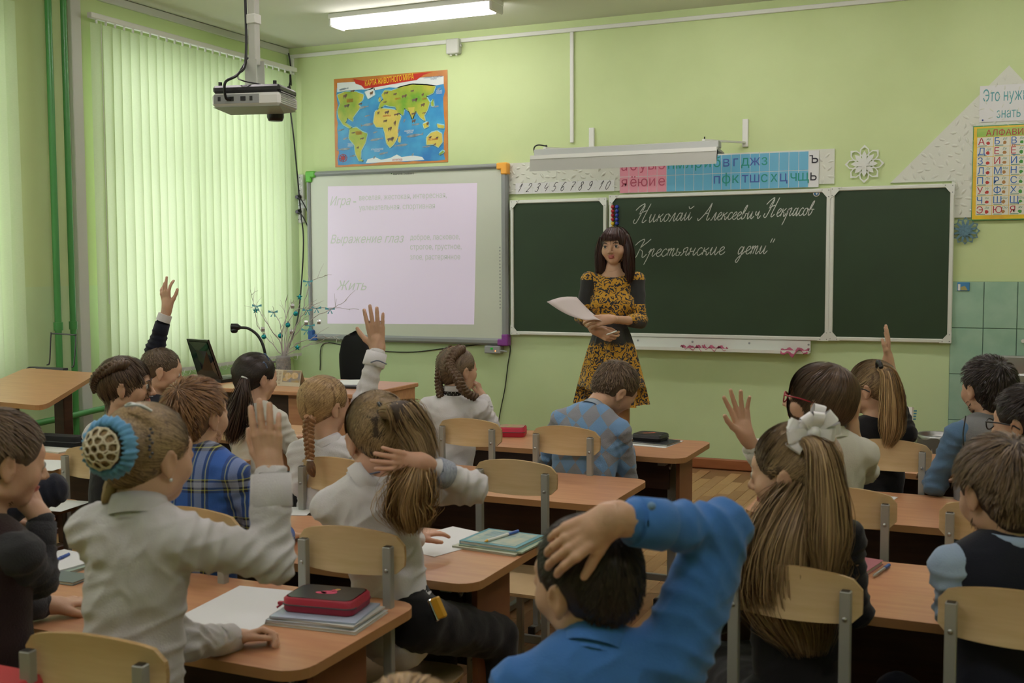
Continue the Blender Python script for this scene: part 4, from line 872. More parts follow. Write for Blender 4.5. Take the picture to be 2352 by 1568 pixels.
# ------------------------------------------------------------ pupil desks and chairs
def rrect(x0, y0, x1, y1, r, n=5):
    o = []
    for (cx, cy, a0) in ((x1-r, y1-r, 0), (x0+r, y1-r, 90), (x0+r, y0+r, 180), (x1-r, y0+r, 270)):
        for k in range(n+1): a = R(a0+90*k/n); o.append((cx+r*math.cos(a), cy+r*math.sin(a)))
    return o
HT = .64
def make_desk(w=1.12, d=.50):
    t = thing('pupil_desk', 'x', 'desk', (0, 0, 0), 'two-seat pupil desks in three columns')
    o = rrect(-w/2, 0, w/2, d, .06); top = MB(); n = len(o)
    V = [(x, y, HT-.022) for x, y in o]+[(x, y, HT) for x, y in o]
    top.add(V, [tuple(range(n))[::-1], tuple(range(n, 2*n))], 0); top.add(V, [(i, (i+1) % n, (i+1) % n+n, i+n) for i in range(n)], 1, False)
    top.build('tabletop', [M['desk'], M['deskedge']], t)
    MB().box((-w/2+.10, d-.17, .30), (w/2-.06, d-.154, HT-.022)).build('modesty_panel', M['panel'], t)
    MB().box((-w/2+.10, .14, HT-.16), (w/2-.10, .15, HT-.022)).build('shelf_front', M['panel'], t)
    for s in (-1, 1):
        x = s*(w/2-.11)
        l = MB().box((x-.02, .22, .02), (x+.02, .25, HT-.06), bev=.003).box((x-.014, .222, HT-.10), (x+.014, .248, HT-.022)).build('leg', M['frame'], t)
        MB().box((x-.018, .02, .005), (x+.018, .46, .033), bev=.003).build('foot_bar', M['frame'], l)
        for y in (.015, .455): MB().box((x-.02, y, .0), (x+.02, y+.025, .036), bev=.003).build('end_cap', M['black'], l)
        MB().box((x-.016, .06, HT-.045), (x+.016, .44, HT-.022)).build('top_bracket', M['frame'], l)
        b_ = MB()
        for z in (.30, .36, .42): b_.lathe((x, .2195, z), [(.006, 0), (.006, .003), (.002, .005)], 8, ax=1)
        b_.build('bolts', M['steel'], l, kind='stuff')
        MB().box((s*(w/2-.055)-.008, .12, .30), (s*(w/2-.055)+.008, d-.172, HT-.022)).build('side_panel', M['panel_lighter'], t)  # stands for the lit end of the modesty panel, light in its colour
        q = MB().tube(crom([(x+s*.03, .12, HT-.03), (x+s*.03, .09, HT-.06), (x+s*.03, .08, HT-.05)], 3), .004, 5).build('bag_hook', M['steel'], t)
    MB().box((-w/2+.12, .232, .05), (w/2-.12, .25, .08), bev=.003).build('cross_bar', M['frame'], t)
    return t
DX = -1.765
desk0 = None
def put_desk(x, y, label, rz=0):
    global desk0
    o = desk0 or make_desk()
    if desk0 is None: desk0 = o; c = o
    else: c = copy_tree(o)
    c.location = (x, y, 0); c.rotation_euler = (0, 0, rz); c['label'] = label; return c
put_desk(DX, 4.43, 'middle-column pupil desk nearest the chalkboard, with red and black pencil cases')
put_desk(DX, 3.46, 'bare middle-column pupil desk behind the boy in the argyle sweater')
put_desk(DX, 2.46, 'middle-column pupil desk with white paper and clear-covered textbooks under a pen')
put_desk(DX-.05, 1.78, 'nearest middle-column pupil desk with a red pencil case on notebooks')
put_desk(-3.43, 2.35, 'left-column pupil desk seen as a corner with papers at the left edge')
put_desk(-3.40, 3.26, 'left-column pupil desk with black pencil case by the standing desk')
put_desk(-3.62, 4.15, 'left-column pupil desk closest to the teacher desk')
put_desk(-.21, 4.46, 'right-column pupil desk farthest forward near the trash bin')
put_desk(-.21, 3.56, 'right-column pupil desk second from the front, before the short-haired pupil in red glasses')
put_desk(-.21, 2.60, 'right-column pupil desk with pink book, behind the long-haired girl')
put_desk(-.16, 1.42, 'right-column pupil desk nearest the camera, under the blue shirt boy at the frame bottom')

def make_chair():
    t = thing('school_chair', 'x', 'chair', (0, 0, 0), 'plywood and steel pupil chairs')
    # origin = centre of the backrest on the floor; sitter faces +y
    W, H0, H1 = .142, .715, .822
    V = []; nx, nz_ = 16, 8; F = []
    for side in (0, 1):
        for j in range(nz_+1):
            for i in range(nx+1):
                u = -1+2*i/nx; f = j/nz_; arch = .022*(1-u*u); r = max(0, abs(u)-.82)/.18; cut = .018*r*r
                zb = H0-.006*(1-u*u)*-1+cut-.012*(1-u*u); zt = H1-.022+arch-cut
                z = zb+(zt-zb)*f; x = u*W; y = -.022*(1-u*u)+.012+side*.010+.004*math.sin(f*PI)
                V.append((x, y, z))
    m = (nx+1)*(nz_+1); b = MB()
    for s in (0, 1): b.add([V[k] for k in range(s*m, (s+1)*m)], [(j*(nx+1)+i, j*(nx+1)+i+1, (j+1)*(nx+1)+i+1, (j+1)*(nx+1)+i) for j in range(nz_) for i in range(nx)], 0, True)
    ed = [j for j in range(nx+1)]+[(j+1)*(nx+1)-1 for j in range(1, nz_+1)]+[nz_*(nx+1)+i for i in range(nx-1, -1, -1)]+[j*(nx+1) for j in range(nz_-1, 0, -1)]
    k = len(ed); b.add([V[e] for e in ed]+[V[e+m] for e in ed], [(i, (i+1) % k, (i+1) % k+k, i+k) for i in range(k)], 1, False)
    b.build('backrest', [M['ply'], M['plyedge']], t)
    for s in (-1, 1):
        x = s*(W-.028)
        l = MB().box((x-.011, -.024, .03), (x+.011, -.004, .785), bev=.0015).box((x-.0105, .30, .03), (x+.0105, .32, .36)).box((x-.0105, -.02, .345), (x+.0105, .32, .366)).build('leg_frame', M['frame'], t)
        MB().box((x-.008, -.0215, .785), (x+.008, -.0065, .7862)).build('post_cap', M['black'], l)
        MB().box((x-.0125, -.06, .004), (x+.0125, .36, .030), bev=.002).build('runner', M['frame'], l)
        for y in (-.065, .352): MB().box((x-.0135, y, 0), (x+.0135, y+.014, .032), bev=.002).build('end_cap', M['black'], l)
        MB().lathe((x, -.0245, .73), [(.005, 0), (.005, .002), (.001, .003)], 8, ax=1).build('screw', M['steel'], l)
    MB().box((-W+.03, .14, .335), (W-.03, .16, .35)).build('cross_bar', M['frame'], t)
    o = rrect(-.165, .015, .165, .345, .05); n = len(o); q = MB()
    def dz(y): return .004-.012*math.sin((y-.015)/.33*PI)
    V = [(x, y, .367+dz(y)) for x, y in o]+[(x, y, .378+dz(y)) for x, y in o]
    q.add(V, [tuple(range(n))[::-1], tuple(range(n, 2*n))]); q.add(V, [(i, (i+1) % n, (i+1) % n+n, i+n) for i in range(n)], 1)
    q.build('seat', [M['ply'], M['plyedge']], t)
    return t
chair0 = None
def put_chair(x, y, rz, label):
    global chair0
    o = chair0 or make_chair()
    c = o if chair0 is None else copy_tree(o)
    if chair0 is None: chair0 = o
    c.location = (x, y, 0); c.rotation_euler = (0, 0, R(rz)); c['label'] = label; return c
put_chair(*P(1180, 1130, 3.56)[:2], 0, 'empty plywood chair pushed to the bare middle desk')
put_chair(*P(1076, 1040, 4.52)[:2], -2, 'plywood chair of the girl with two braids')
put_chair(*P(1296, 1060, 4.30)[:2], -3, 'plywood chair of the boy in the argyle sweater')
put_chair(*P(800, 1300, 2.66)[:2], 3, 'plywood chair behind the girl holding her long ponytail')
put_chair(*P(766, 1110, 3.62)[:2], -2, 'plywood chair of the girl with one reddish braid')
put_chair(*P(548, 1010, 4.66)[:2], 2, 'plywood chair behind the girl with the dark ponytail')
put_chair(*P(216, 1090, 3.85)[:2], 2, 'plywood chair at left beside the small paper sheets')
put_chair(*P(440, 1250, 2.88)[:2], -2, 'plywood chair half hidden behind the bun girl, holding the plaid shirt boy')
put_chair(*P(205, 1560, 1.89)[:2], 6, 'plywood chair in the bottom left corner behind the bun girl')
put_chair(*P(2040, 1080, 3.94)[:2], -2, 'plywood chair of the girl with glasses and a high ponytail')
put_chair(*P(1935, 1200, 3.10)[:2], 0, 'plywood chair of the short-haired pupil with red glasses')
put_chair(*P(1815, 1380, 2.30)[:2], -3, 'plywood chair of the girl with the white hair bow')
put_chair(*P(2333, 1460, 2.12)[:2], -4, 'plywood chair of the boy in the navy vest at right edge')
put_chair(*P(2290, 1210, 2.90)[:2], 0, 'plywood chair partly hidden by the brown-haired boy at right')

# ------------------------------------------------------------ standing desk by the pipes
t = thing('standing_desk', 'slanted laminate standing desk with dark legs by the green pipes', 'desk', (-5.0, 4.3, 0))
near = Pz(100, 932, .84); A = P(225, 856, 6.1); Bq = P(68, 845, 6.35)
ex = A-near; ey = Bq-A; TL = near+(Bq-A)*1.06; FR = A; FL = A+(Bq-A)*1.06
# top built as a tilted slab with rounded corners
def lerp(a, b, f): return a+(b-a)*f
o = rrect(0, 0, 1, 1, .09, 4); nrm_up = nrm(np.cross(FR-near, TL-near)); nrm_up = nrm_up if nrm_up[2] > 0 else -nrm_up
V = []
for h in (0, -.022):
    for (a, b) in o: V.append(near+(FR-near)*a+(TL-near)*b+nrm_up*h)
n = len(o); MB().add(V, [tuple(range(n)), tuple(range(n, 2*n))[::-1]], 0).add(V, [(i, (i+1) % n, (i+1) % n+n, i+n) for i in range(n)], 1).build('slanted_top', [M['desk'], M['deskedge']], t)
legs = []
for f, g in ((.62, .22), (.55, .85)):
    q = near+(FR-near)*f+(TL-near)*g; legs.append(q)
    l = MB().box((q[0]-.035, q[1]-.03, .03), (q[0]+.035, q[1]+.03, q[2]-.045), bev=.004).build('leg', M['panel'], t)
    MB().bar(q+(near-FR)*.4-nrm_up*.035+0*q, q+(FR-near)*.33-nrm_up*.035, .04, .02).build('top_bracket', M['darkpl'], l)
    MB().box((q[0]-.03, q[1]-.28, 0), (q[0]+.03, q[1]+.28, .03), bev=.006).build('foot', M['panel'], l)
MB().bar(V3(*legs[0][:2], .35), V3(*legs[1][:2], .35), .10, .02).build('cross_board', M['panel'], t)
# wire book rest + tray
wr = mat('grey_wire', (.05, .05, .05), .4)
def TP(u, v, lift=.0): return P(u, v, 6.55)+V3(0, 0, lift)
w_ = MB().tube(crom([P(108, 838, 6.72), P(114, 830, 6.7), P(117, 770, 6.68), P(122, 766, 6.68), P(168, 769, 6.62), P(174, 774, 6.62), P(170, 835, 6.60), P(164, 843, 6.6)], 6), .0045, 6).build('book_rest_wire', wr, t)
MB().tube(crom([P(62, 846, 6.62), P(75, 843, 6.64), P(148, 846, 6.54), P(152, 850, 6.5), P(144, 854, 6.46), P(70, 850, 6.56), P(62, 846, 6.62)], 6), .0045, 6).box(P(88, 847, 6.55)-V3(.0, .02, .0), P(150, 850, 6.46)+V3(.0, .02, .012)).build('pencil_ledge', wr, t)

# ------------------------------------------------------------ teacher desk
TZ = .74
t = thing('teacher_desk', 'long laminate teacher desk with pedestal in front of the whiteboard', 'desk', (-3.9, 5.55, 0))
c0 = Pz(812, 906, TZ); x1 = c0[0]+.03; yn = c0[1]; x0 = -4.62; yf = yn+.68
MB().box((x0, yn, TZ-.024), (x1, yf, TZ), bev=.004).build('tabletop', M['desk'], t)
MB().box((x1-.035, yn+.03, .0), (x1-.015, yf-.02, TZ-.024)).build('side_panel', M['desk'], t)
MB().box((x0+.02, yn+.03, .0), (x0+.04, yf-.02, TZ-.024)).build('side_panel', M['desk'], t)
MB().box((x0+.04, yf-.12, .25), (x1-.035, yf-.10, TZ-.024)).build('modesty_panel', M['panel_lighter'], t)
pd = MB().box((x1-.50, yn+.06, .02), (x1-.036, yf-.13, TZ-.03)).build('pedestal', M['desk'], t)
for k in range(3):
    z0 = .06+k*.215; d_ = MB().box((x1-.49, yn+.042, z0), (x1-.04, yn+.059, z0+.205), bev=.003).build('drawer', M['cabinet'] if k == 1 else M['desk'], t)
    MB().tube([(x1-.33, yn+.042, z0+.15), (x1-.33, yn+.02, z0+.15), (x1-.21, yn+.02, z0+.15), (x1-.21, yn+.042, z0+.15)], .005, 6).build('handle', M['steel'], d_)
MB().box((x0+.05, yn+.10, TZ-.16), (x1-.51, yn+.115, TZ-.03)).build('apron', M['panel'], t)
MB().box((x0+.05, yn+.12, .30), (x1-.51, yf-.14, .315)).build('shelf', M['cabinet'], t)

# laptop seen from the side: lid turned towards the chair
t = thing('laptop', 'open black glossy laptop at the left of the teacher desk', 'laptop', (*Pz(480, 878, TZ)[:2], TZ))
dl = P(480, 860, 6.2)[1]
A = Pz(457, 878, TZ+.012); dpt = (A-V3(0, 0, CAMZ))@_fw
tl, tr_, br_, bl_ = P(428, 778, dpt+.12), P(476, 781, dpt-.10), P(507, 866, dpt-.12), P(458, 876, dpt-.0)
br_ = Pz(508, 872, TZ+.02); bl_ = Pz(456, 868, TZ+.02)
nn = nrm(np.cross(tr_-tl, bl_-tl)); 
def quad_slab(a, b, c, d, th): k = nrm(np.cross(b-a, d-a))*th; return [a, b, c, d, a+k, b+k, c+k, d+k]
QF = [(0, 1, 2, 3), (7, 6, 5, 4), (0, 4, 5, 1), (1, 5, 6, 2), (2, 6, 7, 3), (3, 7, 4, 0)]
gl = mat('glossy_black_lid', (.006, .007, .008), .08, spec=.6)
MB().add(quad_slab(tl, tr_, br_, bl_, .012), QF).build('lid', gl, t)
def ins(a, b, c, d, f): m = (a+b+c+d)/4; return [m+(q-m)*f for q in (a, b, c, d)]
off = -nrm(np.cross(tr_-tl, bl_-tl))*.0012
q4 = [p_+off for p_ in ins(tl, tr_, br_, bl_, .88)]
MB().add(q4, [(0, 1, 2, 3)]).build('screen', mat('laptop_screen', (.012, .020, .020), .06, spec=.7), t, recalc=False)
bx = br_-bl_; bx[2] = 0; sd = nrm(np.cross(bx, (0, 0, 1))); sd = sd if sd[0] > 0 else -sd
b0 = np.array([*bl_[:2], TZ+.001]); b1 = np.array([*br_[:2], TZ+.001])
MB().add([b0, b1, b1+sd*.25, b0+sd*.25]+[p+V3(0, 0, .02) for p in (b0, b1, b1+sd*.25, b0+sd*.25)], [(3, 2, 1, 0), (4, 5, 6, 7), (0, 1, 5, 4), (1, 2, 6, 5), (2, 3, 7, 6), (3, 0, 4, 7)]).build('base', M['black'], t)
kb = MB()
for i in range(5):
    for j in range(12):
        q = b0+(b1-b0)*(.08+j*.07)+sd*(.04+i*.022)+V3(0, 0, .0205); kb.add([q, q+(b1-b0)*.055, q+(b1-b0)*.055+sd*.017, q+sd*.017]+[p+V3(0, 0, .002) for p in (q, q+(b1-b0)*.055, q+(b1-b0)*.055+sd*.017, q+sd*.017)], [(4, 5, 6, 7), (0, 1, 5, 4), (1, 2, 6, 5), (2, 3, 7, 6), (3, 0, 4, 7)])
kb.build('keys', M['darkpl'], t, kind='stuff')

# gooseneck microphone lamp
g0 = Pz(612, 872, TZ); t = thing('gooseneck_lamp', 'black gooseneck lamp arching over the teacher desk', 'lamp', g0); dd = (g0-V3(0, 0, CAMZ))@_fw
MB().lathe(g0, [(.06, 0), (.06, .012), (.02, .022), (.012, .03)], 20).build('base', M['black'], t)
MB().tube(crom([g0+V3(0, 0, .02), P(610, 820, dd), P(603, 790, dd), P(590, 768, dd), P(570, 754, dd), P(550, 752, dd)], 8), .009, 8).build('neck', M['black'], t)
hd_ = P(540, 752, dd); MB().tube([P(552, 752, dd), P(545, 751, dd), P(531, 750, dd)], [.012, .022, .02], 12).lathe(P(538, 760, dd)-V3(0, 0, .012), [(.012, 0), (.020, .006), (.024, .02), (.015, .03)], 14).build('head', M['black'], t)

# vase with decorated branches
v0 = Pz(651, 852, TZ); v0 = Pz(651, 858, TZ); dv = (v0-V3(0, 0, CAMZ))@_fw; vr = 17/FPX*dv; vh = (858-817)/FPX*dv
t = thing('vase', 'grey ceramic jug with brick pattern holding decorated branches', 'vase', v0)
vp = [(vr*.9, 0), (vr*.98, vh*.08), (vr, vh*.4), (vr*.96, vh*.75), (vr*.92, vh*.88), (vr*1.02, vh), (vr*.9, vh), (vr*.86, vh*.85), (vr*.86, .02)]
MB().lathe(v0, vp, 26).build('body', mat('vase_ceramic', (.34, .33, .33), .4, nz=.2, nscale=30), t)
bk = MB()
for r in range(6):
    for k in range(13):
        a = 2*PI*(k+.5*(r % 2))/13; z = vh*(.12+r*.125); rr = vr*1.0; da = 2*PI/13*.36
        bk.add([v0+V3(rr*1.02*math.cos(a+s*da), rr*1.02*math.sin(a+s*da), z+h) for s, h in ((-1, 0), (1, 0), (1, vh*.09), (-1, vh*.09))], [(0, 1, 2, 3)])
bk.build('brick_pattern', mat('vase_pattern', (.10, .11, .15), .5, c2=(.45, .40, .36), nscale=40), t, kind='stuff')
MB().tube(crom([v0+V3(-vr*.9, -.02, vh*.7), v0+V3(-vr*1.5, -.03, vh*.62), v0+V3(-vr*1.55, -.03, vh*.3), v0+V3(-vr*.95, -.02, vh*.15)], 6), .007, 8).build('handle', mat('vase_handle', (.25, .24, .25), .4), t)
br = thing('branch_bouquet', 'thin white-sprayed bare branches fanning out of the jug', 'branches', v0+V3(0, 0, vh*.9)); twm = mat('silvery_twig', (.50, .45, .44), .5)
BR = [[(652, 818), (668, 770), (690, 730), (700, 690), (712, 650), (735, 636), (752, 632)], [(652, 818), (640, 780), (615, 745), (596, 715), (587, 705), (580, 690), (575, 665)], [(648, 818), (630, 795), (606, 770), (590, 745), (585, 700)], [(650, 818), (648, 780), (645, 745), (632, 722), (622, 712)], [(655, 818), (670, 780), (700, 745), (735, 722), (770, 704), (796, 688)], [(655, 818), (680, 790), (705, 780), (735, 775), (765, 775), (780, 778)], [(653, 818), (660, 760), (672, 720), (700, 705), (735, 703)], [(651, 818), (655, 770), (656, 730), (655, 700), (662, 680)], [(654, 818), (672, 768), (688, 735), (705, 712), (730, 706), (780, 706), (824, 712)], [(650, 818), (648, 770), (660, 720), (668, 698), (676, 690)], [(655, 815), (690, 800), (720, 790), (752, 785)]]
rs = random.Random(5)
for k, b_ in enumerate(BR):
    dz = [rs.uniform(-.12, .12)*i/len(b_)*2 for i in range(len(b_))]; pts = [P(u, v, dv+z) for (u, v), z in zip(b_, dz)]
    pts = [p if i == 0 else p+V3(rs.uniform(-.006, .006), 0, rs.uniform(-.006, .006)) for i, p in enumerate(crom(pts, 4))]
    m_ = MB().tube(pts, [.0034*(1-.6*i/len(pts)) for i in range(len(pts))], 5)
    for j in range(4, len(pts)-1, 3):
        a = rs.uniform(-1.2, 1.2); d_ = nrm(pts[j+1]-pts[j-1]); s_ = nrm(d_+_rt*a*.7+_up*rs.uniform(-.2, .6)); L = rs.uniform(.05, .14)
        m_.tube([pts[j], pts[j]+s_*L*.5+V3(0, 0, .006), pts[j]+s_*L], [.0018, .0013, .0008], 4, caps=False)
    m_.build('branch', twm, br, recalc=False)
tq = mat('turquoise_glitter', (.01, .30, .34), .25, metal=.5); tqr = mat('turquoise_ribbon', (.10, .40, .50), .45); sil = mat('silver_paper', (.6, .6, .62), .3, metal=.6)
def hang(kind, u, v, label):
    c = P(u, v, dv-.02); t_ = thing({'b': 'bauble', 's': 'star_ornament', 'r': 'ribbon_bow', 'p': 'silver_ornament'}[kind], label, 'ornament', c, {'b': 'turquoise baubles on the branches', 's': 'turquoise stars on the branches', 'r': 'turquoise ribbon bows on the branches', 'p': 'silver paper ornaments on the branches'}[kind])
    if kind == 'b':
        MB().sphere(c, .0165, seg=14, rings=9).build('ball', tq, t_); MB().tube([c+V3(0, 0, .015), c+V3(0, 0, .024)], .005, 8).build('cap', M['steel'], t_)
    if kind == 's':
        V = [c+_rt*(r_*math.cos(a))+_up*(r_*math.sin(a)) for r_, a in [((.022 if k % 2 == 0 else .010), PI/2+k*PI/5) for k in range(10)]]; V += [c-_fw*.007, c+_fw*.007]
        MB().add(V, [(i, (i+1) % 10, 10) for i in range(10)]+[((i+1) % 10, i, 11) for i in range(10)]).build('star', tq, t_)
    if kind == 'r':
        for s in (-1, 1):
            MB().add([c, c+_rt*s*.03+_up*.014, c+_rt*s*.032-_up*.002, c-_up*.003-_fw*.004], [(0, 1, 2, 3)]).build('loop', tqr, t_, recalc=False)
            MB().add([c, c+_rt*s*.010-_up*.03, c+_rt*s*.018-_up*.028, c+_rt*.003], [(0, 1, 2, 3)]).build('tail', tqr, t_, recalc=False)
        MB().sphere(c-_fw*.003, .005, seg=8, rings=5).build('knot', tqr, t_)
    if kind == 'p':
        MB().box(c-.011, c+.011, rot=Rz(.7)@Rx(.6)).build('foil', sil, t_)
for k, u, v, l in [('b', 679, 720, 'turquoise bauble in front of the long black cable'), ('b', 661, 746, 'turquoise bauble left of the black cable'), ('b', 644, 771, 'turquoise bauble just above the jug'), ('b', 606, 773, 'turquoise bauble next to the gooseneck lamp'),
    ('s', 688, 682, 'turquoise star touching the black cable'), ('s', 587, 713, 'turquoise star below the leftmost bow'), ('s', 683, 798, 'turquoise star above the window chain end'), ('r', 590, 703, 'turquoise bow on the leftmost branch'), ('r', 627, 717, 'turquoise bow over the blind second from left'),
    ('r', 707, 647, 'topmost turquoise bow at the board edge'), ('r', 727, 708, 'turquoise bow just right of the board frame'), ('r', 758, 710, 'rightmost turquoise bow over the projected slide'), ('r', 706, 713, 'turquoise bow on the board frame edge'), ('r', 712, 748, 'turquoise bow low on the board frame'), ('r', 703, 758, 'lowest turquoise bow by the blue corner'),
    ('p', 672, 703, 'silver ornament above the middle bauble'), ('p', 604, 756, 'silver ornament above the bauble by the lamp'), ('p', 669, 762, 'silver ornament right of the low bauble'), ('p', 732, 739, 'brown and silver ornament over the board'), ('p', 703, 741, 'silver ornament at the board frame')]: hang(k, u, v, l)

# desk calendar, papers, folders, black case
q0 = Pz(612, 886, TZ); t = thing('desk_calendar', 'tent desk calendar with a sleeping cats picture on the teacher desk', 'calendar', q0)
a, b = Pz(612, 884, TZ), Pz(688, 888, TZ); dd = (a-V3(0, 0, CAMZ))@_fw; hh = 36/FPX*dd; back = V3(.0, .07, 0)
b = V3(a[0]+.30*(b[0]-a[0])/abs(b[0]-a[0])*1.0, b[1], TZ) if False else b
up = V3(0, .025, hh)
MB().add([a, b, b+up, a+up], [(0, 1, 2, 3)]).add([a+back, b+back, b+up, a+up], [(3, 2, 1, 0)]).build('card', mat('calendar_card', (.56, .50, .36), .5), t, recalc=False)
def cq(f, g, k=-.0015): return a+(b-a)*f+up*g+V3(0, k, 0)
MB().add([cq(.46, .25), cq(.98, .25), cq(.98, .97), cq(.46, .97)], [(0, 1, 2, 3)]).build('picture', mat('calendar_picture', (.16, .20, .30), .5, c2=(.40, .27, .08), nscale=25), t, recalc=False)
m_ = MB()
for (f, g, w_, h_) in ((.62, .62, .10, .22), (.82, .66, .11, .20), (.55, .42, .08, .12)): m_.add([cq(f+w_*math.cos(k*PI/6), g+h_*math.sin(k*PI/6), -.0025) for k in range(12)], [tuple(range(12))])
m_.build('cat_shapes', mat('calendar_cat', (.50, .33, .10), .6, c2=(.65, .52, .35), nscale=60), t, recalc=False)
m_ = MB()
for r in range(9):
    for c in range(4): m_.add([cq(.04+c*.10, .12+r*.09), cq(.11+c*.10, .12+r*.09), cq(.11+c*.10, .15+r*.09), cq(.04+c*.10, .15+r*.09)], [(0, 1, 2, 3)])
m_.build('date_grid', flat('calendar_ink', (.25, .18, .12)), t, kind='stuff', recalc=False)
def sheet(name, label, cat, cx, cy, z, w, d, rz, m, th=.0012, group=None, parent=None):
    o = MB().box((cx-w/2, cy-d/2, z), (cx+w/2, cy+d/2, z+th), rot=Rz(R(rz)), bev=0).build(name, m, parent)
    if parent is None: tag(o, label, cat, group)
    return o
q = Pz(820, 878, TZ); sheet('paper_sheet', 'loose white paper sheets by the teacher desk right end', 'paper', q[0], q[1], TZ+.001, .21, .30, 30, M['paper'])
q = Pz(800, 882, TZ); sheet('plastic_folder', 'blue plastic folder under the papers on the teacher desk', 'folder', q[0]-.02, q[1]-.02, TZ+.0, .24, .10, 20, flat('folder_blue', (.03, .16, .30), .3), .001)
q = Pz(795, 890, TZ); o = MB().box((q[0]-.13, q[1]-.05, TZ+.0), (q[0]+.13, q[1]+.03, TZ+.014), rot=Rz(.15), bev=.004).build('black_folder', M['black']); tag(o, 'flat black case at the front edge of the teacher desk', 'case')
q = Pz(702, 882, TZ); sheet('green_paper', 'pale green paper sheet right of the desk calendar', 'paper', q[0]+.02, q[1]+.03, TZ+.0005, .10, .2, 10, flat('pale_green_paper', (.35, .55, .45)))
q = Pz(640, 866, TZ); o = MB().box((q[0]-.38, q[1]-.0, TZ), (q[0]-.26, q[1]+.06, TZ+.05), bev=.008).build('speaker_box', M['darkpl']); tag(o, 'small dark box on the desk beside the laptop', 'box')

# office chairs
def office_chair(u, v, d, wpx, hpx, label, rz, m):
    top = P(u, v, d); w = wpx/FPX*d/2; h = hpx/FPX*d; t = thing('office_chair', label, 'chair', (top[0], top[1], 0)); z1 = top[2]; z0 = max(.55, z1-h)
    V = []; n, k = 14, 10
    for s in (0, 1):
        for j in range(k+1):
            f = j/k; z = z0+(z1-z0)*f; ww = w*(math.sqrt(max(0, 1-max(0, (f-.62)/.38)**2.4))*(.93+.07*(f < .6)) if f > .62 else .84+.16*math.sin(min(1, f/.5)*PI/2))
            for i in range(n+1):
                u_ = -1+2*i/n; x = u_*ww; y = (.03+.04*u_*u_)*(-1) - s*.06*math.sqrt(max(0, 1-u_**4))*math.sqrt(max(0.02, 1-(2*f-1)**4)); V.append((x, y, z))
    V = np.array(V)@Rz(R(rz)).T+V3(top[0], top[1], 0); m_ = (n+1)*(k+1); b_ = MB()
    b_.add(V, [(s*m_+j*(n+1)+i, s*m_+j*(n+1)+i+1, s*m_+(j+1)*(n+1)+i+1, s*m_+(j+1)*(n+1)+i) for s in (0, 1) for j in range(k) for i in range(n)]+[(j*(n+1)+e, (j+1)*(n+1)+e, m_+(j+1)*(n+1)+e, m_+j*(n+1)+e) for j in range(k) for e in (0, n)]+[(e+i, e+i+1, m_+e+i+1, m_+e+i) for e in (0, k*(n+1)) for i in range(n)], 0, True)
    b_.build('backrest', m, t)
    c = V3(top[0], top[1], 0)+Rz(R(rz))@V3(0, .28, 0)*1.0; c = V3(top[0], top[1], 0)+Rz(R(rz))@V3(0, -.28, 0)
    MB().box(c+V3(-.22, -.22, .42), c+V3(.22, .22, .49), rot=Rz(R(rz)), bev=.03).build('seat', m, t)
    MB().tube([c+V3(0, 0, .07), c+V3(0, 0, .42)], .025, 12).build('gas_lift', M['black'], t)
    MB().tube(crom([c+V3(0, 0, .41), c+(V3(top[0], top[1], 0)-c)*1.05+V3(0, 0, .42), V3(top[0], top[1], 0)+V3(0, 0, z0+.1)], 5), .016, 8).build('back_arm', M['black'], t)
    for k in range(5):
        a = 2*PI*k/5; e = c+V3(.26*math.cos(a), .26*math.sin(a), .06); l = MB().bar(c+V3(0, 0, .08), e, .04, .025).build('base_arm', M['black'], t)
        MB().lathe(e+V3(0, -.012, -.032), [(.026, -.02), (.028, 0), (.026, .02)], 12, ax=0).build('caster', M['black'], l)
office_chair(826, 758, 8.0, 84, 200, 'black fabric office chair behind the right end of the teacher desk', 4, M['blackfab'])
office_chair(425, 828, 6.95, 62, 160, 'dark grey office chair left of the laptop', -60, mat('dark_grey_fabric', (.035, .03, .035), .9))

# trash bin
c = P(2160, 1060, 7.3); c = V3(c[0], 7.38, 0); zt = P(2160, 985, 7.15)[2]; rb = .125
t = thing('waste_bin', 'perforated steel waste bin with a plastic bag beside the tiles', 'bin', c)
MB().lathe(c, [(rb*.85, 0), (rb*.85, .01), (rb, zt-.03)], 28).build('mesh_body', M['steel'], t)
h_ = MB()
for r in range(14):
    for k in range(34):
        a = 2*PI*(k+.5*(r % 2))/34; z = .03+r*(zt-.10)/14; rr = rb*(.85+.15*z/zt)+.0012; s = .0042
        e = V3(-math.sin(a), math.cos(a), 0); n_ = V3(math.cos(a), math.sin(a), 0); q = c+n_*rr+V3(0, 0, z); h_.add([q-e*s, q-V3(0, 0, s), q+e*s, q+V3(0, 0, s)], [(0, 1, 2, 3)])
h_.build('perforations', M['black'], t, kind='stuff', recalc=False)
MB().lathe(c, [(rb*1.02, zt-.035), (rb*1.04, zt-.01), (rb*1.0, zt), (rb*.95, zt-.005), (rb*.9, zt-.1)], 28).build('rim', M['steel'], t)
V = []; rs = random.Random(2)
for j in range(5):
    for k in range(28): a = 2*PI*k/28; rr = rb*1.06+.012*math.sin(k*2.3+j)*j*.5; V.append(c+V3(rr*math.cos(a), rr*math.sin(a), zt-.02-j*.028+.01*math.sin(k*1.3+j)))
bag = mat('clear_dark_bag', (.10, .10, .09), .15); MB().add(V, [(j*28+k, j*28+(k+1) % 28, (j+1)*28+(k+1) % 28, (j+1)*28+k) for j in range(4) for k in range(28)], 0, True).build('bin_liner', bag, t)

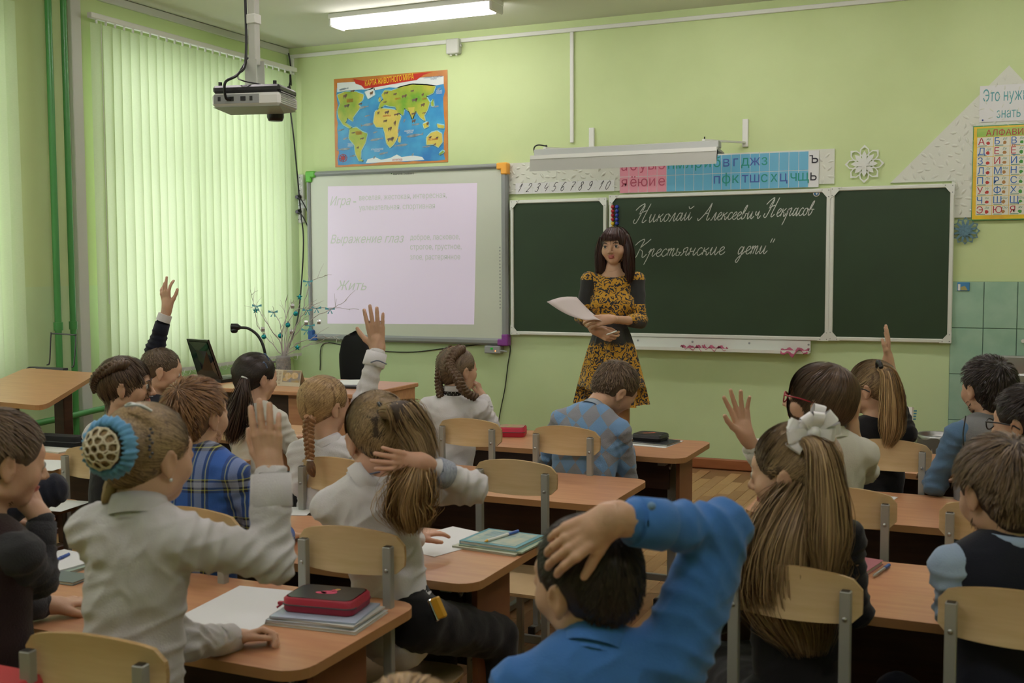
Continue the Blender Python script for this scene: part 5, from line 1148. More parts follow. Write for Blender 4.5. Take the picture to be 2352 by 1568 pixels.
# ------------------------------------------------------------ things on the pupil desks
ZT = HT+.0006
def book(name, label, cat, cx, cy, z, w, d, h, rz, mc, group=None, mp_=None, spiral=False):
    t = thing(name, label, cat, (cx, cy, z), group); Rr = Rz(R(rz)); c = V3(cx, cy, z)
    MB().box(c+V3(-w/2+.002, -d/2+.002, .0015), c+V3(w/2-.003, d/2-.002, h-.0015), rot=Rr, piv=c).build('pages', mp_ or M['paper2'], t)
    MB().box(c+V3(-w/2, -d/2, h-.0015), c+V3(w/2, d/2, h), rot=Rr, piv=c).build('front_cover', mc, t)
    MB().box(c+V3(-w/2, -d/2, 0), c+V3(w/2, d/2, .0015), rot=Rr, piv=c).build('back_cover', mc, t)
    MB().box(c+V3(-w/2, -d/2, 0), c+V3(-w/2+.0015, d/2, h), rot=Rr, piv=c).build('spine', mc, t)
    return t
def pen(name, label, a, b, m, tipm, capm=None):
    t = thing(name, label, 'pen', a); a = np.asarray(a, float); b = np.asarray(b, float)
    MB().tube([a+(b-a)*.08, a+(b-a)*.78], .004, 8).build('barrel', m, t); MB().tube([a+(b-a)*.08, a], [.004, .001], 8).build('tip', tipm, t); MB().tube([a+(b-a)*.70, b], [.0048, .0045], 8).build('cap', capm or m, t)
    return t
def case(name, label, c, w, d, h, rz, mtop, mside, decor=None):
    t = thing(name, label, 'pencil case', c); Rr = Rz(R(rz)); c = np.asarray(c, float)
    o = rrect(-w/2, -d/2, w/2, d/2, .02, 4)
    def ring(s, z): return [c+Rr@V3(x*s, y*s, z) for x, y in o]
    rows = [ring(.94, 0), ring(1, h*.12), ring(1, h*.42), ring(1.012, h*.45), ring(1.012, h*.55), ring(1, h*.58), ring(1, h*.86), ring(.93, h)]
    n = len(o); V = [p for r in rows for p in r]; b = MB().add(V, [(j*n+i, j*n+(i+1) % n, (j+1)*n+(i+1) % n, (j+1)*n+i) for j in range(len(rows)-1) for i in range(n)], 0, True); b.add(V[:n], [tuple(range(n))[::-1]]); b.build('case_side', mside, t)
    MB().add([p+V3(0, 0, .0006) for p in ring(.90, h)], [tuple(range(n))]).build('top_panel', mtop, t, recalc=False)
    z_ = MB().tube([c+Rr@V3(x*1.018, y*1.018, h*.5) for x, y in o], .0018, 5, caps=False).build('zipper', M['darkpl'], t)
    q = c+Rr@V3(-w/2, -d/2+.02, h*.5); MB().box(q+V3(-.012, -.012, -.004), q+V3(0.0, -.002, .002), rot=Rr, piv=q).tube([q, q+V3(-.014, -.012, -.012)], .0025, 6).build('zip_pull', mside, t)
    return t, Rr, c
red = mat('red_case_fabric', (.36, .015, .04), .5, bump=.15, bscale=300); blk = mat('black_print_fabric', (.035, .037, .042), .35, nz=.3, nscale=20)
# nearest middle desk
q = Pz(580, 1386, ZT); sheet('paper_sheet', 'blank white paper on the nearest desk beside the bun girl', 'paper', -1.62, 2.09, ZT, .215, .30, 6, M['paper'], .0008)
k = Pz(775, 1415, ZT)
for i, (w, d, h, dx, rz, c) in enumerate([(.225, .165, .007, 0, 5, (.60, .63, .60)), (.215, .16, .005, -.006, 8, (.48, .52, .58)), (.21, .155, .004, .002, 4, (.55, .56, .52)), (.205, .15, .004, -.004, 9, (.40, .48, .60))]):
    z = ZT+[0, .0072, .0124, .0166][i]; book('notebook', ['white covered notebook at the bottom of the stack under the black and red case', 'pale blue notebook second in the stack under the black and red case', 'off-white notebook third in the stack under the black and red case', 'light blue notebook directly under the black and red case'][i], 'notebook', -1.395+dx, 2.095, z, w, d, h, rz, mat('notebook_cover_%d' % i, c, .25, nz=.1, nscale=8))
t, Rr, c = case('pencil_case', 'black and red zipped pencil case with a pink figure, on notebooks', (-1.405, 2.11, ZT+.021), .175, .115, .034, 8, blk, red)
# the printed figure (plain generic flower-like figure)
m_ = MB()
for (dx, dy, a, b) in ((0.005, 0, .020, .013), (.012, .016, .008, .010), (-.012, -.006, .014, .008)): m_.add([c+Rr@V3(dx+a*math.cos(i*PI/6), dy+b*math.sin(i*PI/6), .0352) for i in range(12)], [tuple(range(12))])
m_.build('pink_print', flat('print_pink', (.60, .07, .15)), t, recalc=False)
m_ = MB(); m_.add([c+Rr@V3(.016+.007*math.cos(i*PI/5), .024+.006*math.sin(i*PI/5), .0355) for i in range(10)], [tuple(range(10))]); m_.build('gold_print', flat('print_gold', (.55, .35, .10)), t, recalc=False)
# books of the far left boy
b0 = Pz(118, 1300, ZT)
book('notebook', 'open white exercise book beside the far left boy', 'notebook', b0[0]-.0, b0[1]-.0, ZT+.0075, .18, .21, .004, -8, M['paper'])
book('textbook', 'textbook under the exercise book at the far left boy', 'book', b0[0]+.01, b0[1]-.01, ZT, .19, .22, .007, -5, flat('book_green_white', (.35, .45, .38), .3))
pen('pen', 'blue pen lying on the far left exercise book', Pz(92, 1302, ZT+.016), Pz(158, 1272, ZT+.016), flat('pen_blue', (.02, .08, .35), .3), M['steel'])
book('textbook', 'grey book at the near edge of the far left books', 'book', Pz(150, 1330, ZT)[0], Pz(150, 1330, ZT)[1], ZT, .12, .08, .008, 4, flat('book_grey', (.16, .20, .20), .3))
# third desk
sheet('paper_sheet', 'blank white paper under the ponytail girl\'s hand', 'paper', *Pz(1020, 1242, ZT)[:2], ZT, .21, .29, -17, M['paper'], .0008)
c3 = Pz(1146, 1252, ZT)
book('notebook', 'cream exercise books at the bottom right of the third desk', 'notebook', c3[0], c3[1], ZT, .205, .175, .006, -6, flat('cover_cream', (.55, .58, .45), .3))
book('notebook', 'thin green-edged notebook under the clear-covered textbook', 'notebook', c3[0]+.012, c3[1]+.008, ZT+.0062, .20, .17, .004, -3, flat('cover_green_edge', (.42, .52, .38), .3))
tb = book('textbook', 'textbook in a clear cover with pale blue print, pen on top', 'book', c3[0]+.005, c3[1]+.01, ZT+.0104, .185, .165, .010, -5, flat('cover_pale_blue', (.18, .42, .50), .15))
Rr = Rz(R(-5)); cc = V3(c3[0]+.005, c3[1]+.01, ZT+.0206)
MB().box(cc+V3(-.08, -.07, 0), cc+V3(.08, .07, .0005), rot=Rr, piv=cc).build('cover_print', mat('cover_print', (.56, .62, .50), .15, c2=(.30, .48, .48), nscale=30), tb)
m_ = MB()
for i in range(5): m_.box(cc+V3(-.06, .05-i*.012, .0006), cc+V3(-.06+.09*(.5+.5*((i*7) % 3)/2), .054-i*.012, .0009), rot=Rr, piv=cc)
m_.build('cover_lettering', flat('cover_ink', (.10, .25, .35)), tb, kind='stuff')
pen('pen', 'blue and orange pen lying on the clear-covered textbook', Pz(1113, 1243, ZT+.026), Pz(1190, 1219, ZT+.026), M['paper2'], flat('pen_orange', (.75, .40, .02), .4), flat('pen_blue', (.02, .08, .35), .3))
# front desk
case('pencil_case', 'red pencil case with a yellow-green printed lid on the front desk', Pz(1176, 1000, ZT), .13, .11, .045, 15, mat('printed_lid', (.30, .34, .06), .4, c2=(.40, .10, .16), nscale=45), mat('bright_red_case', (.50, .02, .06), .5))
sheet('paper_sheet', 'white paper by the braided girl\'s elbow', 'paper', *Pz(1132, 992, ZT)[:2], ZT, .12, .16, 20, M['paper'])
sheet('paper_sheet', 'white sheet under the black case on the front desk', 'paper', *Pz(1492, 1016, ZT)[:2], ZT, .24, .22, -6, M['paper'])
k = Pz(1496, 1016, ZT); book('diary', 'dark grey shiny diary under the black wallet case', 'notebook', k[0]+.01, k[1], ZT+.001, .20, .15, .008, -8, mat('dark_diary', (.07, .075, .08), .15))
t, Rr, c = case('pencil_case', 'black wallet-shaped pencil case with a small red mark', (k[0]-.01, k[1]+.02, ZT+.0095), .14, .115, .03, -8, mat('black_wallet', (.012, .013, .012), .35), mat('black_wallet_side', (.014, .014, .014), .4))
m_ = MB(); m_.add([c+Rr@V3(x, y, .031) for x, y in ((-.03, -.03), (-.012, -.02), (.008, -.002), (.02, .02), (.005, .03), (-.005, .01), (-.028, -.005))], [tuple(range(7))]); m_.build('red_mark', flat('mark_orange_red', (.45, .10, .04)), t, recalc=False)
sheet('notebook', 'small open white notebook in front of the argyle sweater boy', 'notebook', *Pz(1430, 1004, ZT)[:2], ZT, .10, .12, -10, M['paper2'], .003)
# left desks
k = Pz(125, 1028, ZT); sheet('notebook', 'white notebook under the long black pencil case', 'notebook', k[0], k[1], ZT, .30, .20, -5, M['paper2'], .006)
case('pencil_case', 'long black soft pencil case on the left desk', (k[0], k[1]+.03, ZT+.0065), .26, .08, .045, 4, M['blackfab'], M['blackfab'])
sheet('paper_sheet', 'white paper sheet left of the empty left chair', 'paper', *Pz(105, 1068, ZT)[:2], ZT, .21, .22, 12, M['paper'])
sheet('paper_sheet', 'white paper on the left desk corner near the camera', 'paper', *Pz(95, 1158, ZT)[:2], ZT, .28, .16, 8, M['paper'])
sheet('paper_sheet', 'strip of white paper right of the plaid shirt boy', 'paper', *Pz(680, 1174, ZT)[:2], ZT, .10, .12, 20, M['paper'])
sheet('paper_sheet', 'white paper at the left elbow of the girl with the bow', 'paper', *Pz(1690, 1300, ZT)[:2], ZT, .14, .30, -8, M['paper'])
# right desks
sheet('paper_sheet', 'white paper on the desk right of the red glasses pupil', 'paper', *Pz(1985, 1150, ZT)[:2], ZT, .16, .24, -10, M['paper'])
k = Pz(1968, 1308, ZT); book('textbook', 'pink covered book beside the long hair of the bow girl', 'book', k[0]-.02, k[1], ZT, .12, .19, .012, -12, mat('cover_pink', (.42, .17, .20), .2))
pen('pen', 'blue pen leaning along the pink book', V3(k[0]+.048, k[1]-.07, ZT+.006), V3(k[0]+.075, k[1]+.06, ZT+.006), M['steel'], M['steel'], flat('pen_blue', (.02, .08, .35), .3))
# white picture board standing on the right front desk
a = Pz(2072, 1045, ZT); dd = (a-V3(0, 0, CAMZ))@_fw; A0, A1, A2, A3 = P(2064, 1040, dd+.05), P(2093, 1046, dd), P(2099, 936, dd+.02), P(2078, 934, dd+.08)
t = thing('drawing_case', 'white plastic carry case with a colourful fan drawing standing on a desk', 'case', a)
MB().add(quad_slab(A0, A1, A2, A3, .012), QF).build('case_body', M['paper'], t)
m_ = MB(); cc = (A0*.6+A1*.4)*.75+(A3*.6+A2*.4)*.25-_fw*.006
for i in range(14): 
    a_ = R(20+i*10); m_.add([cc-_fw*.01, cc-_fw*.01+_rt*math.cos(a_)*.05+_up*math.sin(a_)*.07, cc-_fw*.01+_rt*math.cos(a_+.08)*.05+_up*math.sin(a_+.08)*.07], [(0, 1, 2)], i % 3)
m_.build('fan_drawing', [flat('fan_blue', (.03, .15, .4)), flat('fan_green', (.03, .35, .2)), flat('fan_orange', (.6, .25, .03))], t, recalc=False)
m_ = MB()
for i in range(4): q_ = A3*(.9-i*.06)+A0*(.1+i*.06); m_.add([q_-_fw*.012+_rt*.012, q_-_fw*.012+_rt*.05, q_-_fw*.012+_rt*.05+_up*.006, q_-_fw*.012+_rt*.012+_up*.006], [(0, 1, 2, 3)])
m_.build('blue_lettering', flat('case_ink', (.05, .25, .4)), t, recalc=False)
# red object at bottom-left
q = P(20, 1563, 1.9); o = MB().box((q[0]-.10, q[1]-.02, q[2]-.05), (q[0]+.035, q[1]+.06, q[2]), bev=.01).build('red_bag_corner', mat('red_bag', (.45, .05, .05), .5)); tag(o, 'red bag corner hanging at the bottom left of the frame', 'bag')
# ------------------------------------------------------------ implicit-surface modelling (bodies, clothes, hands)
def smin(a, b, k):
    h = np.clip(.5+.5*(b-a)/k, 0, 1); return b*(1-h)+a*h-k*h*(1-h)
class SD:
    def __init__(s): s.p = []
    def cone(s, a, b, ra, rb, k=.02, lab=0, fn=None, ff=1.): # tapered limb; fn/ff flatten along fn
        a = np.asarray(a, float); b = np.asarray(b, float); ba = b-a; L2 = max(ba@ba, 1e-10)
        def f(P_):
            q = P_-a; t = np.clip(q@ba/L2, 0, 1); q = q-t[:, None]*ba
            if fn is not None: q = q+np.outer(q@fn*(ff-1), fn)
            return np.sqrt((q*q).sum(1))-(ra+(rb-ra)*t)
        r = max(ra, rb); s.p.append((f, np.minimum(a, b)-r, np.maximum(a, b)+r, k, lab, False)); return s
    def ell(s, c, r, Rm=None, k=.02, lab=0, sub=False):
        c = np.asarray(c, float); r = np.asarray(r, float)
        def f(P_):
            q = P_-c
            if Rm is not None: q = q@Rm
            k0 = np.sqrt(((q/r)**2).sum(1)); k1 = np.sqrt(((q/(r*r))**2).sum(1)); return np.where(k1 > 1e-9, k0*(k0-1)/np.maximum(k1, 1e-9), -r.min())
        m = r.max(); s.p.append((f, c-m, c+m, k, lab, sub)); return s
    def ev(s, P_, F=None):
        F = np.full(len(P_), .2)
        for (f, lo, hi, k, lab, sub) in s.p:
            d = f(P_); F = -smin(-F, d, k) if sub else smin(F, d, k)
        return F
    def label(s, P_):
        best = np.full(len(P_), 9.); lb = np.zeros(len(P_), int)
        for (f, lo, hi, k, lab, sub) in s.p:
            if sub: continue
            d = f(P_); m = d < best; best[m] = d[m]; lb[m] = lab
        return lb
    def grad(s, P_, e=.002):
        g = np.stack([s.ev(P_+V3(*(e if i == j else 0 for j in range(3))))-s.ev(P_-V3(*(e if i == j else 0 for j in range(3)))) for i in range(3)], 1)
        return g/(np.linalg.norm(g, axis=1, keepdims=True)+1e-9)
    def mesh(s, h):
        lo = np.min([p[1] for p in s.p if not p[5]], 0)-2.5*h; hi = np.max([p[2] for p in s.p if not p[5]], 0)+2.5*h
        n = np.ceil((hi-lo)/h).astype(int)+1; F = np.full(n, .2, np.float32)
        ax = [lo[i]+h*np.arange(n[i]) for i in range(3)]
        for (f, a, b, k, lab, sub) in s.p:
            m = k*1.0+2.5*h; i0 = np.clip(np.floor((a-m-lo)/h).astype(int), 0, n); i1 = np.clip(np.ceil((b+m-lo)/h).astype(int)+1, 0, n)
            if (i1 <= i0).any(): continue
            sl = tuple(slice(i0[i], i1[i]) for i in range(3)); g = np.meshgrid(*[ax[i][sl[i]] for i in range(3)], indexing='ij'); sh = g[0].shape
            d = f(np.stack([q.ravel() for q in g], 1)).reshape(sh); F[sl] = -smin(-F[sl], d, k) if sub else smin(F[sl], d, k)
        return nets(F, lo, h)
def nets(F, lo, h):
    I = F < 0; n = np.array(F.shape)
    c = np.zeros(n-1, np.int8)
    for dx in (0, 1):
        for dy in (0, 1):
            for dz in (0, 1): c += I[dx:n[0]-1+dx, dy:n[1]-1+dy, dz:n[2]-1+dz]
    act = (c > 0) & (c < 8); ci = np.stack(np.nonzero(act), 1); idx = np.full(n-1, -1, np.int64); idx[act] = np.arange(len(ci))
    acc = np.zeros((len(ci), 3)); cnt = np.zeros(len(ci))
    for ax in range(3):
        o1, o2 = [a for a in range(3) if a != ax]
        for a in (0, 1):
            for b in (0, 1):
                p = ci.copy(); p[:, o1] += a; p[:, o2] += b; q = p.copy(); q[:, ax] += 1
                f0 = F[p[:, 0], p[:, 1], p[:, 2]]; f1 = F[q[:, 0], q[:, 1], q[:, 2]]; m = (f0 < 0) != (f1 < 0)
                t = f0[m]/(f0[m]-f1[m]); pos = p[m].astype(float); pos[:, ax] += t; acc[m] += pos; cnt[m] += 1
    V = acc/np.maximum(cnt, 1)[:, None]*h+lo; Q = []
    for ax in range(3):
        o1, o2 = [(ax+1) % 3, (ax+2) % 3]
        s0 = [slice(None)]*3; s1 = [slice(None)]*3; s0[ax] = slice(0, -1); s1[ax] = slice(1, None); a = I[tuple(s0)]; b = I[tuple(s1)]
        e = np.stack(np.nonzero(a != b), 1)
        if not len(e): continue
        e = e[(e[:, o1] > 0) & (e[:, o2] > 0) & (e[:, o1] < n[o1]-1) & (e[:, o2] < n[o2]-1)]
        fl = a[e[:, 0], e[:, 1], e[:, 2]]
        def g(d1, d2): p = e.copy(); p[:, o1] += d1; p[:, o2] += d2; return idx[p[:, 0], p[:, 1], p[:, 2]]
        q = np.stack([g(-1, -1), g(0, -1), g(0, 0), g(-1, 0)], 1); q[~fl] = q[~fl][:, ::-1]; Q.append(q)
    return V, np.concatenate(Q)
def vnormals(V, F):
    n = np.cross(V[F[:, 2]]-V[F[:, 0]], V[F[:, 3]]-V[F[:, 1]]); N = np.zeros_like(V)
    for k in range(4): np.add.at(N, F[:, k], n)
    return N/(np.linalg.norm(N, axis=1, keepdims=True)+1e-12)
def smooth_mesh(V, F, it=1, lam=.5):
    for _ in range(it):
        A = np.zeros_like(V); c = np.zeros(len(V))
        for k in range(4):
            np.add.at(A, F[:, k], V[F[:, (k+1) % 4]]); np.add.at(A, F[:, k], V[F[:, (k+3) % 4]]); np.add.at(c, F[:, k], 2)
        V = V+lam*(A/np.maximum(c, 1)[:, None]-V)
    return V
def vnoise(P_, seed=0):
    i = np.floor(P_).astype(np.int64); f = P_-i; f = f*f*(3-2*f); r = 0
    for dx in (0, 1):
        for dy in (0, 1):
            for dz in (0, 1):
                k = (i[:, 0]+dx)*374761393+(i[:, 1]+dy)*668265263+(i[:, 2]+dz)*2147483647+seed*1274126177
                k = (k ^ (k >> 13))*1274126177; k = k ^ (k >> 16); v = (k & 65535)/65535.
                w = (f[:, 0] if dx else 1-f[:, 0])*(f[:, 1] if dy else 1-f[:, 1])*(f[:, 2] if dz else 1-f[:, 2]); r = r+w*v
    return r*2-1

# ------------------------------------------------------------ skin, cloth, hair materials
def skin(name, c): return mat(name, c, .48, nz=.10, nscale=14, bump=.12, bscale=260, sss=.12, spec=.4)
SKIN = [skin('light_skin', (.60, .37, .25)), skin('rosy_skin', (.62, .36, .25)), skin('tan_skin', (.52, .31, .20))]
M['lip'] = mat('lips', (.45, .14, .12), .4); M['nail'] = mat('finger_nail', (.66, .40, .32), .25)
M['eye'] = mat('eye_white', (.50, .47, .44), .2); M['iris'] = mat('iris', (.02, .025, .022), .2)
def clothm(name, c, nz=.08, b=.25): return mat(name, c, .85, nz=nz, nscale=8, bump=b, bscale=350, sheen=.15, spec=.2)

# ------------------------------------------------------------ hand
def hand_sd(S, wr, d, pn, side, s, curl=(.15,)*5, spread=.12, thumb=.6, lab=0, tcurl=.2):
    """wr wrist point, d finger direction, pn palm facing direction, side +1 right / -1 left hand, s wrist-to-fingertip length"""
    Y = nrm(d); Z = -nrm(np.asarray(pn)-Y*np.dot(pn, Y)); X = np.cross(Y, Z); T = -side
    def L(x, y, z): return wr+(X*x*T*-1*-1+Y*y+Z*z)*s
    kx = [.165, .055, -.055, -.155]; ky = [.50, .53, .505, .455]; ln = [.40, .45, .41, .32]
    if len(curl) < 4: curl = (curl[0],)*4
    for i in range(4):
        kn = L(kx[i], ky[i], 0); S.cone(L(kx[i]*.55, .03, 0), kn, .070*s, .060*s, .035*s, lab, Z, 1.25)
        sp = spread*(1.5-i)*1.0; c = curl[i]; dir0 = nrm(Y*math.cos(sp)+X*T*math.sin(sp)); p = kn; ang = 0
        for j, (fr, ex) in enumerate(((.45, .8), (.31, 1.1), (.24, .8))):
            ang += c*ex; dr = nrm(dir0*math.cos(ang)-Z*math.sin(ang)); q = p+dr*ln[i]*fr*s
            r0 = (.053-.004*j)*s*(1 if i < 3 else .88); S.cone(p, q, r0, r0-.004*s, .012*s if j else .02*s, lab); p = q
        nl = p-dr*.03*s+(Z*math.cos(ang)+dir0*math.sin(ang))*.030*s; S.ell(nl, V3(.03, .045, .012)*s, np.stack([np.cross(dr, Z*math.cos(ang)+dir0*math.sin(ang)), dr, Z*math.cos(ang)+dir0*math.sin(ang)], 1), .004*s, lab+1)
    S.cone(L(0, -.10, 0), L(0, .18, 0), .115*s, .15*s, .05*s, lab, Z, 1.45)
    t0 = L(.10, .08, -.03); a = thumb; d1 = nrm(Y*math.cos(a)+X*T*math.sin(a)-Z*.25); t1 = t0+d1*.24*s; S.cone(t0, t1, .085*s, .066*s, .05*s, lab)
    a2 = a-tcurl; d2 = nrm(Y*math.cos(a2)+X*T*math.sin(a2)-Z*.3); t2 = t1+d2*.19*s; S.cone(t1, t2, .062*s, .055*s, .02*s, lab)
    a3 = a2-tcurl; d3 = nrm(Y*math.cos(a3)+X*T*math.sin(a3)-Z*.25); t3 = t2+d3*.13*s; S.cone(t2, t3, .055*s, .044*s, .012*s, lab)
    return S

# ------------------------------------------------------------ head (unit = head height, origin between the eyes' level, +y forward)
def head_sd(o, Rm, s, female=False, ears=True, neck=None, lean=1.0):
    S = SD()
    def w(x, y, z): return o+Rm@(V3(x, y, z)*s)
    def E(c, r, k=.05, lab=0, rot=None, sub=False): S.ell(w(*c), V3(*r)*s, Rm if rot is None else Rm@rot, k*s, lab, sub)
    E((0, -.05, .13), (.345, .425, .365), .05)
    E((0, .10, -.10), (.275, .285, .335), .12)
    E((0, .22, -.36), (.13, .13, .11), .12)
    for x in (-1, 1): E((x*.17, .22, -.13), (.13, .13, .13), .10); E((x*.20, .0, -.28), (.09, .16, .10), .1)
    E((0, .34, .10), (.20, .06, .10), .08)
    for x in (-1, 1): E((x*.155, .425, .005), (.085, .06, .05), .06, sub=True)
    for x in (-1, 1): E((x*.155, .325, .0), (.075, .07, .055), .02)       # lids / eyeball mass
    S.cone(w(0, .39, .02), w(0, .475, -.135), .028*s, .042*s, .04*s); 
    for x in (-1, 1): E((x*.045, .425, -.15), (.035, .04, .03), .03)
    E((0, .385, -.245), (.085, .04, .022), .02, 2); E((0, .378, -.285), (.07, .04, .024), .02, 2)
    if ears:
        for x in (-1, 1):
            er = Rz(x*R(-22))@Ry(x*R(8)); E((x*.352, -.04, -.035), (.035, .085, .135), .02, 3, er); E((x*.345, -.02, -.15), (.028, .045, .05), .02, 3)
            E((x*.395, -.025, -.02), (.028, .045, .08), .015, 3, er, sub=True)
    if neck is not None:
        S.cone(w(0, -.10, -.20), neck, .205*s, .22*s, .06*s)
    return S, w

# ------------------------------------------------------------ hair
def cap_sd(o, Rm, s, puff=1., back=True, low=-.30, fringe=.30, sides=True, boxy=0, nape=.26):
    """closed volume of hair round the skull"""
    S = SD()
    def w(x, y, z): return o+Rm@(V3(x, y, z)*s)
    r = V3(.372, .452, .395)*puff
    S.ell(w(0, -.06, .135), r*s, Rm, .03*s)
    if back: S.ell(w(0, -.20, -.06), V3(nape+.03, .285, .27)*s, Rm, .08*s)
    if low < -.33: S.ell(w(0, -.20, -.18+(low+.33)*.5), V3(.24*puff, .22, .22-(low+.33))*s, Rm, .08*s)
    S.ell(w(0, .50, fringe-.58), V3(.50, .34, .55)*s, Rm, .025*s, sub=True)       # face opening
    if sides:
        for x in (-1, 1): S.ell(w(x*.42, .03, -.16), V3(.16, .16, .22)*s, Rm, .03*s, sub=True)
    S.ell(w(0, .0, -.95+(low+.30)), V3(.8, .8, .62)*s, Rm, .04*s, sub=True)
    H = SD(); H.ell(w(0, -.06, .135), r*s, Rm, .03*s)
    if back: H.ell(w(0, -.20, -.06), V3(nape+.03, .285, .27)*s, Rm, .08*s)
    H.ell(w(0, .12, -.08), V3(.285, .300, .36)*s, Rm, .05*s); H.cone(w(0, -.12, -.2), w(0, -.16, -.7), .20*s, .22*s, .05*s); S.hug = H
    return S, w
def ribbons(name, paths, width, m, parent, nrm_from=None, taper=True, seed=0):
    """paths (N,K,3): thin flat hair locks in one mesh"""
    N, K, _ = paths.shape; rg = np.random.default_rng(seed)
    T = np.gradient(paths, axis=1); T /= np.linalg.norm(T, axis=2, keepdims=True)+1e-9
    O = paths-nrm_from if nrm_from is not None else np.broadcast_to(V3(0, -1, .3), paths.shape)
    O = O/(np.linalg.norm(O, axis=2, keepdims=True)+1e-9); O = O+rg.normal(0, .35, (N, 1, 3))
    S_ = np.cross(T, O); S_ /= np.linalg.norm(S_, axis=2, keepdims=True)+1e-9
    t = np.linspace(0, 1, K); wd_ = (np.minimum(1, (1-t)*3+.15) if taper else np.ones(K))*np.minimum(1, t*6+.5)
    w = (width*rg.uniform(.6, 1.3, N))[:, None, None]*wd_[None, :, None]*.5
    V = np.stack([paths-S_*w, paths+S_*w], 2).reshape(-1, 3)
    b = (np.arange(N)*K*2)[:, None]+np.arange(K-1)[None]*2; F = np.stack([b, b+1, b+3, b+2], 2).reshape(-1, 4)
    return np_mesh(name, V, F, m, parent)
def cap_roots(S, o, Rm, s, n, seed, ok=None):
    rg = np.random.default_rng(seed); d = rg.normal(0, 1, (n*3, 3)); d /= np.linalg.norm(d, axis=1, keepdims=True)
    c = o+Rm@(V3(0, -.08, .10)*s); t = np.full(len(d), .03*s)
    for _ in range(26): p = c+(d@Rm.T)*t[:, None]; f = S.ev(p); t = t+np.clip(-f, -.05*s, .05*s)
    p = c+(d@Rm.T)*t[:, None]; l = (p-o)@Rm/s; g = np.abs(S.ev(p)) < .01*s
    if ok is not None: g &= ok(l)
    return p[g][:n]
def cap_fit(S, p, off):
    f = S.ev(p); g = S.grad(p); return p+g*np.maximum(off-f, 0)[:, None]
def strands_flow(S, roots, dirf, L, K, off, cling=1., seed=0, grav=0.):
    rg = np.random.default_rng(seed); P_ = roots.copy(); out = [P_.copy()]; n = len(P_); ln = L*rg.uniform(.7, 1.15, n) if np.isscalar(L) else L; st = (ln/(K-1))[:, None]; jit = rg.normal(0, 1, (n, 3)); prev = None
    for k in range(1, K):
        g = S.grad(P_); d = dirf(P_, g)+jit*.10; d = d-g*(g*d).sum(1, keepdims=True)*cling
        d += V3(0, 0, -1)*grav*k/K
        d /= np.linalg.norm(d, axis=1, keepdims=True)+1e-9
        if prev is not None: d = nrm_rows(prev*.4+d*.6)
        prev = d; P_ = P_+d*st; f = S.ev(P_); g = S.grad(P_); o_ = off[k] if hasattr(off, '__len__') else off
        P_ = P_+g*np.maximum(o_-f, 0)[:, None]
        P_ = P_-g*np.maximum(f-o_*1.5, 0)[:, None]*.85
        out.append(P_.copy())
    return np.stack(out, 1)
def nrm_rows(a): return a/(np.linalg.norm(a, axis=-1, keepdims=True)+1e-9)
def base_hair(S, m, parent, h=.0052, amp=.002, name='hair'):
    V, F = S.mesh(h); N = vnormals(V, F); V = V+N*(amp*vnoise(V*V3(90, 90, 30), 3))[:, None]; return np_mesh(name, V, F, m, parent)
def bundle(sp, rad, n, K=15, seed=0, clump=.25, flat_=None):
    """hair tail along spine points with radius profile"""
    rg = np.random.default_rng(seed); sp = np.array(crom(sp, 8)); d = np.r_[0, np.cumsum(np.linalg.norm(np.diff(sp, axis=0), axis=1))]; d /= d[-1]
    t = np.linspace(0, 1, K); C_ = np.stack([np.interp(t, d, sp[:, i]) for i in range(3)], 1); r = np.interp(t, np.linspace(0, 1, len(rad)), rad)
    T = np.gradient(C_, axis=0); T = nrm_rows(T); X = nrm_rows(np.cross(T, V3(0, 0, 1)+V3(.01, .02, 0))); ref = _rt; X = nrm_rows(ref-T*(T@ref)[:, None]); Y = np.cross(T, X)
    a = rg.uniform(0, 2*PI, n); q = np.sqrt(rg.uniform(.15, 1, n)); ph = rg.uniform(0, 6.28, n); wv = rg.uniform(0, clump, n); f2 = rg.uniform(.7, 1.6, n)
    fl = 1 if flat_ is None else flat_
    ou = (np.cos(a)*q)[:, None]*r[None]*(1+wv[:, None]*np.sin(t[None]*5*f2[:, None]+ph[:, None])); ov = (np.sin(a)*q)[:, None]*r[None]*fl*(1+wv[:, None]*np.cos(t[None]*4*f2[:, None]+ph[:, None]))
    Ls = rg.uniform(.82, 1.0, n)
    Pp = C_[None]+ou[..., None]*X[None]+ov[..., None]*Y[None]
    # shorten individually
    tt = t[None]*Ls[:, None]; i0 = np.clip((tt*(K-1)).astype(int), 0, K-2); fr = (tt*(K-1)-i0)[..., None]; ar = np.arange(n)[:, None]
    return Pp[ar, i0]*(1-fr)+Pp[ar, i0+1]*fr, C_, r, X, Y
def tail(name, sp, rad, n, m, parent, width=.0022, seed=0, flat_=None, clump=.25, mb_=None, core=.8):
    Pp, C_, r, X, Y = bundle(sp, rad, n, seed=seed, flat_=flat_, clump=clump)
    S = SD(); fl = 1 if flat_ is None else flat_
    for i in range(0, len(C_)-2, 1): S.cone(C_[i], C_[i+1], r[i]*core*(1-.6*(i/len(C_))**3), r[i+1]*core*(1-.6*(i/len(C_))**3), .01, 0, Y[i], 1/fl)
    V, F = S.mesh(.008); N = vnormals(V, F); V = V+N*(.002*vnoise(V*V3(80, 80, 12), 5))[:, None]; o = np_mesh(name, V, F, mb_ or m, parent)
    ce = C_.mean(0); T = np.broadcast_to(C_[None], Pp.shape); b = ribbons('hair_locks', Pp, width, m, o, nrm_from=C_[None]+_fw*0, seed=seed); return o
